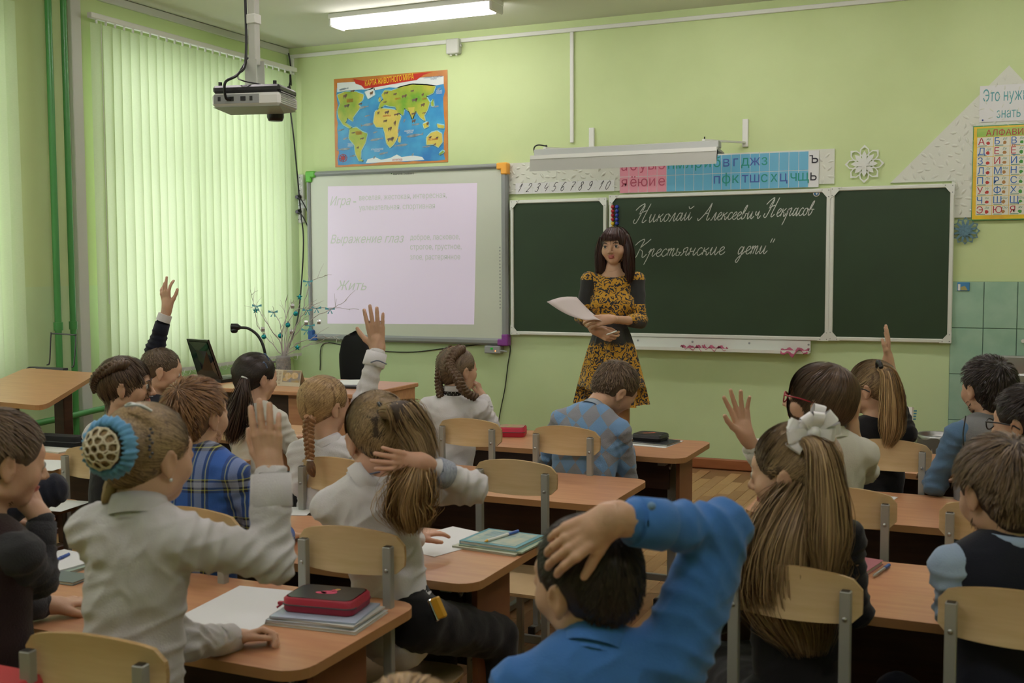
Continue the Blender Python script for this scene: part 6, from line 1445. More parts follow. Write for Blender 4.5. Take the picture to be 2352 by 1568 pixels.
def braid(name, sp, r, turns, m, parent, dark=None, taper=.6):
    sp = np.array(crom(sp, 10)); d = np.r_[0, np.cumsum(np.linalg.norm(np.diff(sp, axis=0), axis=1))]; L = d[-1]; K = int(turns*14); t = np.linspace(0, 1, K)
    C_ = np.stack([np.interp(t*L, d, sp[:, i]) for i in range(3)], 1); T = nrm_rows(np.gradient(C_, axis=0)); ref = _rt; X = nrm_rows(ref-T*(T@ref)[:, None]); Y = np.cross(T, X)
    rr = r*(1-(1-taper)*t); o = None; first = None
    for j in range(3):
        ph = 2*PI*turns*t+2*PI*j/3; c = C_+X*(np.sin(ph)*rr*.62)[:, None]+Y*(np.sin(2*ph)*rr*.34)[:, None]
        b = MB().tube(list(c), list(rr*.62*(1+.0*t)), 9)
        V = np.array(b.v); nz_ = vnoise(V*V3(160, 160, 60), j); 
        b.v = [tuple(v) for v in V+(V-np.repeat(c, 9, 0)[:len(V)] if len(V) == len(c)*9 else 0)*0]
        for q in range(3):   # fine locks lying on each strand
            off = nrm_rows(X*np.sin(ph+q*2)[:, None]+Y*np.cos(ph+q*2)[:, None]); b.tube(list(c+off*(rr*.5)[:, None]), list(rr*.26), 5)
        ob = b.build('braid_strand' if first is not None else name, m, first if first is not None else parent, recalc=False); first = first or ob
    return first

# ------------------------------------------------------------ person
class Person: pass
def person(label, c, hs, yaw, pitch=0, roll=0, tyaw=0, neck=None, hip=None, sw=.125, arms=None, skinm=None, shirt=None, shirt_name='shirt', vest=None, legs='trousers', legm=None, seat=.385, chest=(.105, .098, .105), flat_=1.45, group=None, collar=None, cuffm=None, shoe=None, hres=.0058, sres=.0078, wr_amp=.005, belt=None, standing=None, shz=-.015, turtle=False, female=False, drop=.0, legyaw=None, shirt_hem=-.02, shadd=(0, 0), seedk=0, loose=0.):
    q = Person(); c = np.asarray(c, float); yr, pr_, rr = R(yaw), R(pitch), R(roll); Rm = Rz(yr)@Rx(-pr_)@Ry(rr); ty = R(tyaw); f = V3(-math.sin(ty), math.cos(ty), 0); r = V3(math.cos(ty), math.sin(ty), 0)
    if standing is None: chest = tuple(x*.89 for x in chest); sw *= .92
    if neck is None: neck = c+Rm@V3(0, -.08, -.40)*hs+V3(0, 0, -.25*hs)-f*.015
    neck = np.asarray(neck, float)
    if hip is None: hip = V3(neck[0]-f[0]*.03, neck[1]-f[1]*.03, seat+.085)
    hip = np.asarray(hip, float); up = nrm(neck-hip)
    r2 = nrm(np.cross(f, up)); f2 = nrm(np.cross(up, r2)); q.r, q.f, q.up, q.neck, q.hip, q.c, q.Rm, q.hs = r2, f2, up, neck, hip, c, Rm, hs
    base = (hip[0], hip[1], 0); t = thing('person', label, 'person', base, group); q.t = t; sk = skinm or SKIN[0]
    shp = {}
    for s, n in ((-1, 'L'), (1, 'R')): shp[n] = neck+up*(shz+shadd[0 if s < 0 else 1])*1.0-up*.035+r2*s*sw
    q.female = female; q.sh = shp; arms = dict(arms or {})
    for n, s in (('L', -1), ('R', 1)):
        if n not in arms:
            e_ = shp[n]-up*.17+r2*s*.045+f2*.07; w_ = e_+f*.18-r*s*.07; w_[2] = .672; e_[2] = max(.66, min(e_[2], .72)); arms[n] = dict(el=e_, wr=w_, pn=V3(0, 0, -1), curl=(.25,)*4)
    # ---- body (skin)
    S = SD(); L = np.linalg.norm(neck-hip)
    S.cone(neck-up*.06, hip+up*.05, chest[0]*.72, chest[2]*.72, .03, 0, f2, flat_); S.cone(shp['L']-up*.01, shp['R']-up*.01, .034, .034, .03, 0)
    S.cone(hip, hip+up*.05, chest[2]*.8, chest[2]*.72, .03, 0, f2, flat_); S.cone(neck-up*.05, c+Rm@V3(0, -.10, -.22)*hs, .21*hs, .205*hs, .03, 0)
    lgs = []; ly = R(tyaw if legyaw is None else legyaw); lf = V3(-math.sin(ly), math.cos(ly), 0); lr = V3(math.cos(ly), math.sin(ly), 0)
    if standing: lgs = standing
    else:
        for s in (-1, 1):
            h_ = hip-V3(0, 0, .02)+lr*s*.065; kn = h_+lf*.33+lr*s*.03; kn[2] = seat+.055; an = kn+lf*.04; an[2] = .07; lgs.append((h_, kn, an, an+lf*.13-V3(0, 0, .035)))
    for (h_, kn, an, to) in lgs:
        S.cone(h_, kn, .060, .042, .02, 0); S.cone(kn, an, .042, .028, .02, 0)
    for n, a in arms.items():
        S.cone(shp[n], a['el'], .036, .029, .02, 0); S.cone(a['el'], a['wr'], .031, .0215 if not a.get('thick') else a['thick'], .015, 0)
    V, F = S.mesh(.016); parts = [(V, F, np.zeros(len(V), int))]
    H, w = head_sd(c, Rm, hs, female, neck=neck-up*.0); V, F = H.mesh(hres); parts.append((V, F, H.label(V)))
    for n, a in arms.items():
        HS = SD(); sd = 1 if n == 'R' else -1; hl = a.get('len', hs*.78)
        fd = nrm(np.asarray(a['wr'])-np.asarray(a['el'])) if a.get('hd') is None else nrm(a['hd'])
        hand_sd(HS, np.asarray(a['wr'], float), fd, a['pn'], sd, hl, a.get('curl', (.2,)*4), a.get('spread', .12), a.get('thumb', .6), 0, a.get('tcurl', .2))
        ad_ = nrm(np.asarray(a['wr'])-np.asarray(a['el'])); HS.cone(np.asarray(a['wr'])-ad_*.06, a['wr'], (a.get('thick') or .0215)*1.05, .0205, .02, 0)
        V, F = HS.mesh(a.get('res', .0036)); parts.append((V, F, HS.label(V)))
    VV = []; FF = []; LL = []; n0 = 0
    for (V, F, l) in parts: VV.append(V); FF.append(F+n0); LL.append(l[F[:, 0]]); n0 += len(V)
    q.body = np_mesh('body', np.concatenate(VV), np.concatenate(FF), [sk, M['nail'], M['lip'], sk], t, fm=np.concatenate(LL)); q.w = w
    # eyes
    for x in (-1, 1):
        e = MB().sphere(w(x*.155, .340, .0), (.058*hs, .06*hs, .058*hs), 0, 12, 8, Rm); MB
        ir = MB().sphere(w(x*.155, .392, .0), (.026*hs, .010*hs, .028*hs), 0, 10, 6, Rm)
        eo = e.build('eye', M['eye'], t); ir.build('iris', M['iris'], eo)
    # ---- shirt
    def cloth_obj(S_, h, m, name, amp, foldpts, hidden=0, bias=0, fm=None):
        V, F = S_.mesh(h); N = vnormals(V, F)
        d = amp*.42*vnoise(V*V3(11, 11, 16)+seedk, 1)+amp*.18*vnoise(V*34+seedk, 2)
        zt_ = (V-hip)@up/L; xs = (V-hip)@r2
        fold = np.sin(((V-hip)@up*58+xs*18*np.sin(seedk+1)+2.4*vnoise(V*9, 4))); d += amp*.40*fold*np.clip(1.0-np.abs(zt_-.35)/.45, 0, 1)
        Q_ = np.stack([xs*9+((V-hip)@up)*5, (V-hip)@f2*9, (V-hip)@up*34-xs*14], 1); rg_ = 1-2*np.abs(vnoise(Q_+seedk, 9)); d += amp*.85*np.maximum(rg_, -.1)*(.35+.65*np.clip(1.1-zt_, 0, 1))
        Q_ = np.stack([xs*30-((V-hip)@up)*16, (V-hip)@f2*14, (V-hip)@up*13+xs*8], 1); d += amp*.45*np.maximum(.6-2*np.abs(vnoise(Q_+seedk+5, 11)), 0)
        for (pt, axd, rad, fr, am) in foldpts:
            rel = V-pt; g = np.exp(-(rel**2).sum(1)/rad**2); d += am*1.15*g*(1-2*np.abs(np.sin(rel@axd*fr*.5+1.8*vnoise(V*14, 7))))
        V = V+N*d[:, None]; return np_mesh(name, V, F, m, t)
    if shirt is not None:
        S = SD(); ch = [x+loose for x in chest]
        S.cone(neck-up*.085, hip+up*L*.45, ch[0], ch[1], .03, 0, f2, flat_); S.cone(hip+up*L*.45, hip+up*shirt_hem, ch[1], ch[2], .03, 0, f2, flat_*.92)
        S.cone(neck-up*.045-r2*.03, neck-up*.045+r2*.03, .050, .050, .04, 0); folds = []
        for n, s in (('L', -1), ('R', 1)):
            S.cone(neck-up*.03, shp[n], .036, .040, .035, 0)
            a = arms.get(n)
            if a is None:
                el = shp[n]-V3(0, 0, .20)+r2*s*.04+f2*.04; wrp = el+f2*.16+V3(0, 0, .06); a = dict(el=el, wr=wrp, pn=V3(0, 0, -1))
            el, wrp = np.asarray(a['el'], float), np.asarray(a['wr'], float)
            k = a.get('sleeve', .93); ws = el+(wrp-el)*min(1, k); sr = a.get('sr', 1.)
            su = a.get('su', sr); S.cone(shp[n], el, .041*su, .036*su, .022, 0); S.cone(el, ws, .037*sr, .0285*sr, .018, 0)
            da = nrm(wrp-el); ua = nrm(el-shp[n]); folds += [(el, nrm(ua-da) if np.linalg.norm(ua-da) > .2 else ua, .07, 230, .0042), (shp[n]+ua*.03, ua, .075, 170, .0035), (el+da*.09, da, .06, 150, .0028), (shp[n]-up*.07, nrm(up*.6+r2*s*.8), .08, 120, .003)]
            q.ws = ws
        q.shirt = cloth_obj(S, sres, shirt, shirt_name, wr_amp, folds)
        for n, s in (('L', -1), ('R', 1)):      # cuffs
            a = arms.get(n)
            if a is None or a.get('nocuff'): continue
            el, wrp = np.asarray(a['el'], float), np.asarray(a['wr'], float); k = a.get('sleeve', .93); da = nrm(wrp-el); ws = el+(wrp-el)*k; rr_ = .0305*a.get('sr', 1.)*a.get('cr', 1)
            cl = a.get('cl', .045)
            MB().tube([ws-da*cl, ws-da*(cl-.004), ws+da*.004, ws+da*.006, ws+da*.002], [rr_*1.0, rr_*1.06, rr_*1.0, rr_*.95, rr_*.86], 20, caps=False).build('cuff', a.get('cuffm', cuffm or shirt), q.shirt)
        if collar is not None:
            cm, hgt = collar; b = MB(); K = 26; rows = []; n1 = c+Rm@V3(0, -.10, -.3)*hs; ax_ = nrm(n1-neck); bx_ = nrm(r2-ax_*(ax_@r2)); by_ = np.cross(ax_, bx_); nr = .235*hs
            pr2 = [(1.18, -.016), (1.10, hgt*.5), (1.08, hgt), (1.16, hgt+.003), (1.22, hgt*.55), (1.30, -.006)] if not turtle else [(1.2, -.015), (1.12, hgt*.4), (1.10, hgt), (1.05, hgt+.004), (1.0, hgt)]
            for (rf, z) in pr2:
                for k in range(K):
                    a_ = 2*PI*k/K; fr = max(0, math.cos(a_-PI/2)); rows.append(neck-up*.012+bx_*math.cos(a_)*nr*rf+by_*math.sin(a_)*nr*rf*1.02*1.0+ax_*(z-fr*.018))
            n_ = len(pr2); b.add(rows, [(j*K+k, j*K+(k+1) % K, (j+1)*K+(k+1) % K, (j+1)*K+k) for j in range(n_-1) for k in range(K)], 0, True); b.build('collar', cm, q.shirt)
    if vest is not None:
        S = SD(); ch = [x+loose+.007 for x in chest]
        S.cone(neck-up*.085, hip+up*L*.45, ch[0], ch[1], .03, 0, f2, flat_*.97); S.cone(hip+up*L*.45, hip-up*.03, ch[1], ch[2], .03, 0, f2, flat_*.9)
        S.cone(neck-up*.05-r2*.03, neck-up*.05+r2*.03, .052, .052, .04, 0)
        for n, s in (('L', -1), ('R', 1)): S.cone(neck-up*.03, shp[n]-r2*s*.018, .038, .043, .035, 0); S.ell(shp[n]+r2*s*.062-up*.03, (.052, .052, .075), np.stack([r2, f2, up], 1), .012, sub=True)
        q.vest = cloth_obj(S, sres, vest, 'vest', wr_amp*.6, [])
    # ---- legs
    if legs:
        S = SD(); lm = legm
        if legs == 'trousers':
            S.cone(hip+up*.03, hip-V3(0, 0, .02), chest[2]*.93, chest[2]*.98, .03, 0, f2, flat_)
            for (h_, kn, an, to) in lgs: S.cone(h_, kn, .074, .056, .03, 0); S.cone(kn, an, .056, .046, .02, 0)
        else:
            S.cone(hip+up*.03, hip-V3(0, 0, .01), chest[2]*.92, chest[2]*1.0, .03, 0, f2, flat_)
            for (h_, kn, an, to) in lgs: S.cone(h_, kn, .085, .075, .06, 0)
            if len(lgs) == 2: S.cone((lgs[0][0]+lgs[1][0])/2, (lgs[0][1]+lgs[1][1])/2, .08, .07, .05, 0)
        V, F = S.mesh(.012); N = vnormals(V, F); V = V+N*(.006*vnoise(V*22, 3)+.003*vnoise(V*60, 5))[:, None]; q.legs = np_mesh('trousers' if legs == 'trousers' else 'skirt', V, F, lm, t)
    for (h_, kn, an, to) in lgs:
        S = SD(); S.cone(an+V3(0, 0, -.02), to, .036, .030, .03); S.cone(an-V3(0, 0, .035), to-V3(0, 0, .0), .034, .030, .03); V, F = S.mesh(.012); V[:, 2] = np.maximum(V[:, 2], .004); np_mesh('shoe', V, F, shoe or M['black'], t)
    if belt is not None:
        K = 30; rows = []
        for (rf, z) in ((1.06, .0), (1.10, .003), (1.10, .026), (1.06, .03)):
            for k in range(K): a_ = 2*PI*k/K; rows.append(hip+up*(.02+z)+r2*math.cos(a_)*(chest[2]+loose)*rf+f2*math.sin(a_)*(chest[2]+loose)*rf/flat_*1.08)
        MB().add(rows, [(j*K+k, j*K+(k+1) % K, (j+1)*K+(k+1) % K, (j+1)*K+k) for j in range(3) for k in range(K)], 0, True).build('belt', belt, t)
    return q
# hair styles ------------------------------------------------------
def short_hair(q, m, mb_, L=.28, puff=1.0, n=2600, width=.0022, crown=(0, -.30, .42), lift=.03, low=-.30, fringe=.30, seed=1, nape=.26, sides=True, grav=.3, K=6, fr=False):
    S, w = cap_sd(q.c, q.Rm, q.hs, puff, fringe=fringe, low=low, nape=nape, sides=sides); o = base_hair(S, mb_, q.t); s = q.hs; cr = w(*crown)
    rt = cap_roots(S, q.c, q.Rm, s, n, seed); fwd = q.Rm@V3(0, 1, -.2)
    l_ = (rt-q.c)@q.Rm/s; Lr = L*s*np.random.default_rng(seed).uniform(.7, 1.15, len(rt))
    if not fr: Lr = Lr*(1-.65*np.clip((l_[:, 1]-.08)/.2, 0, 1))*(1-.6*np.clip((.12-l_[:, 2])/.2, 0, 1))*(1-.5*((np.abs(l_[:, 0]) > .24) & (l_[:, 2] < .2)))
    if not fr: kp = ~((l_[:, 1] > .10) & (l_[:, 2] < .28)) & ~((np.abs(l_[:, 0]) > .20) & (l_[:, 2] < .12) & (l_[:, 1] > -.24)) & (l_[:, 2] > low+.04); rt = rt[kp]; Lr = Lr[kp]
    p = strands_flow(S.hug, rt, lambda P_, g: nrm_rows(P_-cr)+fwd*.15, Lr, K, [lift*s*(.3+k/K) for k in range(K)], cling=.8, seed=seed, grav=grav)
    ribbons('hair_locks', p, width, m, o, nrm_from=q.c, seed=seed); return o, S, w
def pulled_hair(q, T, m, mb_, n=2600, width=.0022, seed=1, puff=1.0, low=-.28, fringe=.34, ok=None, part=None, K=7, name='hair', nape=.22, wave=.01):
    S, w = cap_sd(q.c, q.Rm, q.hs, puff, fringe=fringe, low=low, nape=nape); o = base_hair(S, mb_, q.t, name=name); s = q.hs
    rt = cap_roots(S, q.c, q.Rm, s, n, seed, ok); rg = np.random.default_rng(seed); out = []
    Ts = [w(*T)] if not isinstance(T, list) else [w(*x) for x in T]
    if len(Ts) == 2: l = (rt-q.c)@q.Rm; tg = np.where((l[:, :1] < 0), Ts[0], Ts[1])
    else: tg = np.broadcast_to(Ts[0], rt.shape)
    tg = tg+rg.normal(0, .012*s, rt.shape); ln = rg.uniform(.5, .98, len(rt))[:, None]
    for k in range(K):
        f = k/(K-1); p = rt+(tg-rt)*f*ln+rg.normal(0, wave*s*.15, rt.shape)*0; f_ = S.ev(p); g = S.grad(p); p = p+g*((.006+.012*f*0)*s-f_)[:, None]; out.append(p)
    ribbons('hair_locks', np.stack(out, 1), width, m, o, nrm_from=q.c, seed=seed); return o, S, w
def scrunchie(q, c, ax, r, m, name='hair_tie', thick=.35, parent=None):
    c = np.asarray(c, float); ax = nrm(ax); x = nrm(np.cross(ax, V3(.3, .2, .9))); y = np.cross(ax, x); pts = [c+x*r*math.cos(a)+y*r*math.sin(a) for a in np.linspace(0, 2*PI, 25)]
    return MB().tube(pts, [r*thick*(1+.15*math.sin(i*2.7)) for i in range(25)], 8, caps=False).build(name, m, parent or q.t)
def glasses(q, m, lensm=None):
    w, s = q.w, q.hs; b = MB()
    for x in (-1, 1):
        pts = [w(x*.165+.105*math.cos(a), .455-.02*abs(math.cos(a)), -.01+.075*math.sin(a)) for a in np.linspace(0, 2*PI, 17)]; b.tube(pts, .010*s, 6, caps=False)
        b.tube([w(x*.27, .44, .03), w(x*.36, .20, .03), w(x*.375, -.02, .0), w(x*.37, -.10, -.05)], .011*s, 6)
    b.tube([w(-.06, .46, .0), w(0, .485, .02), w(.06, .46, .0)], .010*s, 6); g = b.build('glasses', m, q.t, recalc=False)
    for x in (-1, 1): MB().add([w(x*.165+.10*math.cos(a), .452, -.01+.07*math.sin(a)) for a in np.linspace(0, 2*PI, 13)[:-1]], [tuple(range(12))]).build('lens', M['glass'], g, recalc=False)
    return g
def brows(q, m):
    for x in (-1, 1): MB().tube([q.w(x*.075, .415, .085), q.w(x*.155, .410, .115), q.w(x*.235, .365, .095)], [.006*q.hs, (.014 if q.female else .009)*q.hs, .005*q.hs], 6).build('eyebrow', m, q.t)
def lashes(q, m):
    for x in (-1, 1): MB().tube([q.w(x*.095, .392, .018), q.w(x*.155, .402, .034), q.w(x*.22, .375, .018)], [.004*q.hs, (.012 if q.female else .006)*q.hs, .004*q.hs], 5).build('eyelashes', m, q.t)
# ------------------------------------------------------------ the class and the teacher
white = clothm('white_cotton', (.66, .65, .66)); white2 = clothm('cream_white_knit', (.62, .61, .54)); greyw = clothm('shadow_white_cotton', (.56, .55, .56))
navy = clothm('navy_suiting', (.012, .014, .024)); blackc = clothm('black_jersey', (.010, .010, .011)); darkg = clothm('dark_grey_knit', (.035, .036, .040), b=.5); blue = clothm('royal_blue_cotton', (.05, .17, .46)); ltblue = clothm('light_blue_cotton', (.33, .44, .60)); denim = clothm('mid_blue_cotton', (.09, .17, .28)); greyv = clothm('grey_knit', (.20, .205, .21), b=.5); trimg = flat('grey_blue_trim', (.14, .17, .24)); gcuff = mat('grey_striped_cuff', (.22, .25, .32), .8, c2=(.40, .43, .50), nscale=60, nstretch=(6, 6, 1)); maroon = clothm('dark_brown_fleece', (.022, .010, .010), b=.6)
H_brown = hairmat('brown_hair', (.050, .030, .017), (.15, .092, .052)); Hb_brown = mat('brown_hair_base', (.055, .032, .018), .6, nz=.3, nscale=60, nstretch=(3, 3, 1))
H_dark = hairmat('dark_hair', (.012, .009, .007), (.045, .030, .022)); Hb_dark = mat('dark_hair_base', (.018, .012, .009), .55, nz=.3, nscale=60)
H_blond = hairmat('dark_blond_hair', (.14, .090, .044), (.46, .32, .165)); Hb_blond = mat('dark_blond_hair_base', (.15, .095, .048), .6, nz=.35, nscale=60, nstretch=(3, 3, 1))
H_gold = hairmat('golden_hair', (.22, .13, .055), (.54, .36, .17)); Hb_gold = mat('golden_hair_base', (.22, .125, .050), .6, nz=.3, nscale=60, nstretch=(3, 3, 1))
H_ginger = hairmat('ginger_brown_hair', (.14, .065, .026), (.36, .19, .085)); Hb_ginger = mat('ginger_brown_hair_base', (.15, .075, .03), .6, nz=.3, nscale=60)
H_light = hairmat('mousy_hair', (.075, .047, .026), (.24, .165, .10)); Hb_light = mat('mousy_hair_base', (.10, .066, .038), .6, nz=.3, nscale=60)
H_teach = hairmat('dark_auburn_hair', (.020, .008, .006), (.075, .030, .022)); Hb_teach = mat('dark_auburn_hair_base', (.028, .012, .009), .5, nz=.3, nscale=60)
DN = V3(0, 0, -1); UPV = V3(0, 0, 1); camdir = nrm(V3(*_fw[:2], 0)); RT = nrm(V3(*_r0[:2], 0))
def nd(a, b): return nrm(np.asarray(b)-np.asarray(a))

# 1 girl with the blue bun
d = 2.08
q = person('girl in a pale blouse with a blue ruffled bun holder, right hand raised', P(343, 1046, d), .190, -11, 4, 0, tyaw=10, neck=P(318, 1168, d-.03), hip=P(318, 1168, d-.03)+V3(-.02, -.03, -.62), sw=.105, skinm=SKIN[0], shirt=greyw, shirt_name='blouse', sres=.005, legm=blackc, legs='skirt', chest=(.112, .100, .108), wr_amp=.0075,
    arms={'R': dict(el=P(625, 1285, d+.03), wr=P(622, 1082, d+.06), hd=nrm(UPV-RT*.10+camdir*.05), pn=camdir, len=.140, curl=(.10, .08, .10, .16), spread=.05, thumb=.55, tcurl=.25, res=.0024, sleeve=.94, cl=.060, cr=1.12, thick=.026, sr=1.12),
          'L': dict(el=P(415, 1480, d+.10), wr=P(535, 1466, 2.34), hd=nrm(RT*1.0+camdir*.3+UPV*.15), pn=nrm(DN*.9-camdir*.5), len=.125, curl=(.75, .8, .8, .8), spread=.06, thumb=.3, res=.0026, sleeve=.93)}, collar=(greyw, .030), hres=.004, seedk=3)
hb, S_, w_ = pulled_hair(q, (-.30, -.42, .22), H_blond, Hb_blond, n=5200, width=.0018, seed=2, wave=.02)
bc = P(250, 1028, d-.105); ax = nrm(-camdir*.93-RT*.30+UPV*.08)
x_ = nrm(np.cross(ax, UPV)); y_ = np.cross(ax, x_)
bun = SD(); bun.ell(bc+ax*.004, (.036, .036, .030), np.stack([x_, y_, ax], 1), .01); V, F = bun.mesh(.003); bo = np_mesh('bun', V, F, Hb_blond, q.t)
n = 900; rg = np.random.default_rng(3); a0 = rg.uniform(0, 6.28, n); r0 = rg.uniform(.004, .034, n); pts = []
for k in range(8): aa = a0+k*.16; hh = np.sqrt(np.maximum(0, 1-(r0/.037)**2))*.031; pts.append(bc+ax*.006+np.outer(np.cos(aa)*r0, x_)+np.outer(np.sin(aa)*r0, y_)+np.outer(hh, ax))
ribbons('hair_locks', np.stack(pts, 1), .0018, H_blond, bo, nrm_from=bc)
m_ = MB(); K = 90; rows = []; prof = [(.036, .010), (.043, .016), (.051, .008), (.056, -.004), (.050, -.014), (.040, -.016)]
for (rr, hh) in prof:
    for k in range(K): a = 2*PI*k/K; wob = 1+.055*math.sin(k*1.9)+.03*math.sin(k*.9+1); rows.append(bc+x_*math.cos(a)*rr*wob+y_*math.sin(a)*rr*wob+ax*(hh+.003*math.sin(k*2.1)))
m_.add(rows, [(j*K+k, j*K+(k+1) % K, (j+1)*K+(k+1) % K, (j+1)*K+k) for j in range(len(prof)-1) for k in range(K)], 0, True)
m_.build('ruffled_bun_ring', clothm('sky_blue_ruffle', (.14, .36, .60), nz=.2), q.t)['label'] = 'sky blue ruffled ring'
net = MB(); nr = []
for (ring, rr) in ((0, 0), (1, .016), (2, .030)):
    cnt = [1, 6, 11][ring]
    for k in range(cnt):
        a = 2*PI*k/cnt+.2*ring; nr.append((rr*math.cos(a), rr*math.sin(a)))
def dome(x, y): r_ = min(.036, math.hypot(x, y)); return bc+x_*x+y_*y+ax*(.007+.033*math.sqrt(max(0, 1-(r_/.040)**2)))
for (cx, cy) in nr:
    pts = [dome(cx+.0082*math.cos(a), cy+.0082*math.sin(a)) for a in np.linspace(0, 2*PI, 10)]; net.tube(pts, .0018, 5, caps=False)
net.tube([dome(.036*math.cos(a), .036*math.sin(a)) for a in np.linspace(0, 2*PI, 30)], .0022, 5, caps=False)
net.build('crocheted_net', mat('cream_yarn', (.62, .56, .42), .9), q.t)['label'] = 'cream crocheted net over the bun'
clip = mat('pale_metal_clip', (.60, .62, .62), .25, metal=.4)
def hclip(q, a, b, c, m=clip, r=.0022, name='hair_clip'): return MB().tube(crom([a, b, c], 6), r, 6).tube(crom([a, (np.asarray(a)+b)/2+V3(0, 0, .004), c], 6), r*.8, 6).build(name, m, q.t)
hclip(q, P(288, 932, d-.07), P(320, 930, d-.085), P(348, 944, d-.075), r=.0028); hclip(q, P(268, 1084, d-.085), P(280, 1080, d-.09), P(298, 1087, d-.085))
m_ = MB(); [m_.sphere(P(346+4*math.sin(i*2), 985+i*8, d-.088), .0030, seg=8, rings=5) for i in range(9)]; m_.build('beaded_clip', flat('dark_beads', (.05, .05, .06), .15), q.t)
tail('hair_wisps', [P(262, 1085, d-.03), P(250, 1130, d-.04), P(235, 1160, d-.05)], [.008, .012, .003], 90, H_blond, q.t, seed=4)
MB().sphere(q.w(.37, -.02, -.20), .0035, seg=8, rings=5).build('earring', clip, q.t)

# 2 boy at the far left edge
d = 2.30
q = person('boy in a dark knit top at the left edge, hand at his mouth', P(2, 1058, d), .200, -24, 10, 0, tyaw=0, sw=.115, skinm=SKIN[0], shirt=darkg, shirt_name='sweater', vest=maroon, legm=navy, wr_amp=.004, chest=(.125, .115, .11),
    arms={'R': dict(el=P(88, 1330, d+.02), wr=P(96, 1190, d+.05), hd=nrm(UPV-RT*.55+camdir*.1), pn=nrm(-RT+camdir*.3), len=.13, curl=(.95, .9, .8, .7), spread=.05, thumb=.3, res=.0027, sleeve=.90)})
short_hair(q, H_light, Hb_light, L=.19, n=5200, width=.0018, seed=3)

# 3 braided girl in profile at left
d = 3.75
q = person('girl with a crown braid and fringe in profile, dark vest over white shirt', P(290, 885, d), .190, -55, 2, 0, tyaw=-5, sw=.11, shirt=white, vest=blackc, legm=blackc, legs='skirt', collar=(white, .028))
short_hair(q, H_brown, Hb_brown, L=.26, n=1800, seed=4, crown=(0, -.1, .46), fringe=.20, lift=.012, nape=.20, fr=True); brows(q, M['ink']); lashes(q, M['ink'])
w = q.w
for k, (a, b) in enumerate([((.20, -.1, .47), 0)]): braid('crown_braid', [w(.25, .05, .40), w(.33, -.18, .36), w(.28, -.42, .22), w(.12, -.52, .05), w(-.05, -.52, -.12)], .018, 5, H_brown, q.t)
m_ = MB().tube([w(.30, .25, .22), w(.31, .32, .12), w(.30, .33, .05)], .004, 5); m_.build('side_lock', Hb_brown, q.t)

# 4 buzz-cut boy with raised left arm
d = 4.85
q = person('buzz-cut boy in a dark suit jacket raising his left arm', P(372, 852, d), .195, -48, 14, 0, tyaw=-8, sw=.13, shirt=navy, shirt_name='jacket', legm=navy, collar=(white, .022), chest=(.125, .115, .11), wr_amp=.003,
    arms={'L': dict(el=P(357, 800, d+.02), wr=P(384, 706, d), hd=nrm(UPV-RT*.12), pn=nrm(camdir+RT*.5), len=.135, curl=(.30, .10, .35, .45), spread=.20, thumb=.7, sleeve=.60, cuffm=navy, sr=1.05), 'R': dict(el=P(436, 925, d-.02), wr=P(412, 882, d+.08), hd=nrm(UPV-RT*.25), pn=nrm(-RT), len=.13, curl=(.7, .8, .8, .8), spread=.05, sleeve=.85)})
short_hair(q, H_light, Hb_light, L=.07, n=2600, width=.0018, seed=5, puff=.955, lift=.02, nape=.20)
a = P(374, 738, d); b_ = P(380, 722, d); MB().tube([a, b_], [.031, .030], 16).build('shirt_cuff', white, q.t)
sb = MB().box(P(402, 905, d+.12)-.02, P(402, 905, d+.12)+V3(.03, .02, .05), bev=.004).build('folder', mat('green_print_folder', (.04, .14, .03), .4, c2=(.5, .45, .05), nscale=60)); tag(sb, 'green and yellow printed folder end beside the buzz-cut boy', 'folder')

# 5 plaid shirt boy
d = 3.02
def plaid():
    m = mat('blue_plaid_cotton', (.03, .10, .38), .85, bump=.2, bscale=350, sheen=.1); nt = m.node_tree; N = nt.nodes; L = nt.links; b = N['Principled BSDF']
    tc = N.new('ShaderNodeTexCoord'); mp = N.new('ShaderNodeMapping'); mp.inputs['Rotation'].default_value = (0, 0, R(-8)); L.new(tc.outputs['Object'], mp.inputs[0]); sp = N.new('ShaderNodeSeparateXYZ'); L.new(mp.outputs[0], sp.inputs[0])
    def ramp(ch, per, stops, off=0):
        a = N.new('ShaderNodeMath'); a.operation = 'MULTIPLY_ADD'; a.inputs[1].default_value = 1/per; a.inputs[2].default_value = off; L.new(sp.outputs[ch], a.inputs[0]); f = N.new('ShaderNodeMath'); f.operation = 'FRACT'; L.new(a.outputs[0], f.inputs[0])
        r = N.new('ShaderNodeValToRGB'); r.color_ramp.interpolation = 'CONSTANT'; e = r.color_ramp.elements; e[0].position = 0; e[0].color = (*stops[0][1], 1); e[1].position = stops[1][0]; e[1].color = (*stops[1][1], 1)
        for p_, c in stops[2:]: k = e.new(p_); k.color = (*c, 1)
        L.new(f.outputs[0], r.inputs[0]); return r
    B_, K_, W_, Y_ = (.03, .11, .42), (.012, .018, .045), (.30, .34, .46), (.50, .50, .10)
    st = [(0, B_), (.30, K_), (.40, Y_), (.43, K_), (.50, W_), (.72, K_), (.80, Y_), (.83, K_), (.90, B_)]
    r1 = ramp(0, .092, st, .1); r2 = ramp(2, .105, [(0, B_), (.28, K_), (.34, Y_), (.365, K_), (.42, W_), (.55, K_), (.60, Y_), (.625, B_), (.93, B_)], .2)
    x = N.new('ShaderNodeMix'); x.data_type = 'RGBA'; x.inputs[0].default_value = .5; L.new(r1.outputs[0], x.inputs[6]); L.new(r2.outputs[0], x.inputs[7]); L.new(x.outputs[2], b.inputs['Base Color']); return m
pm = plaid()
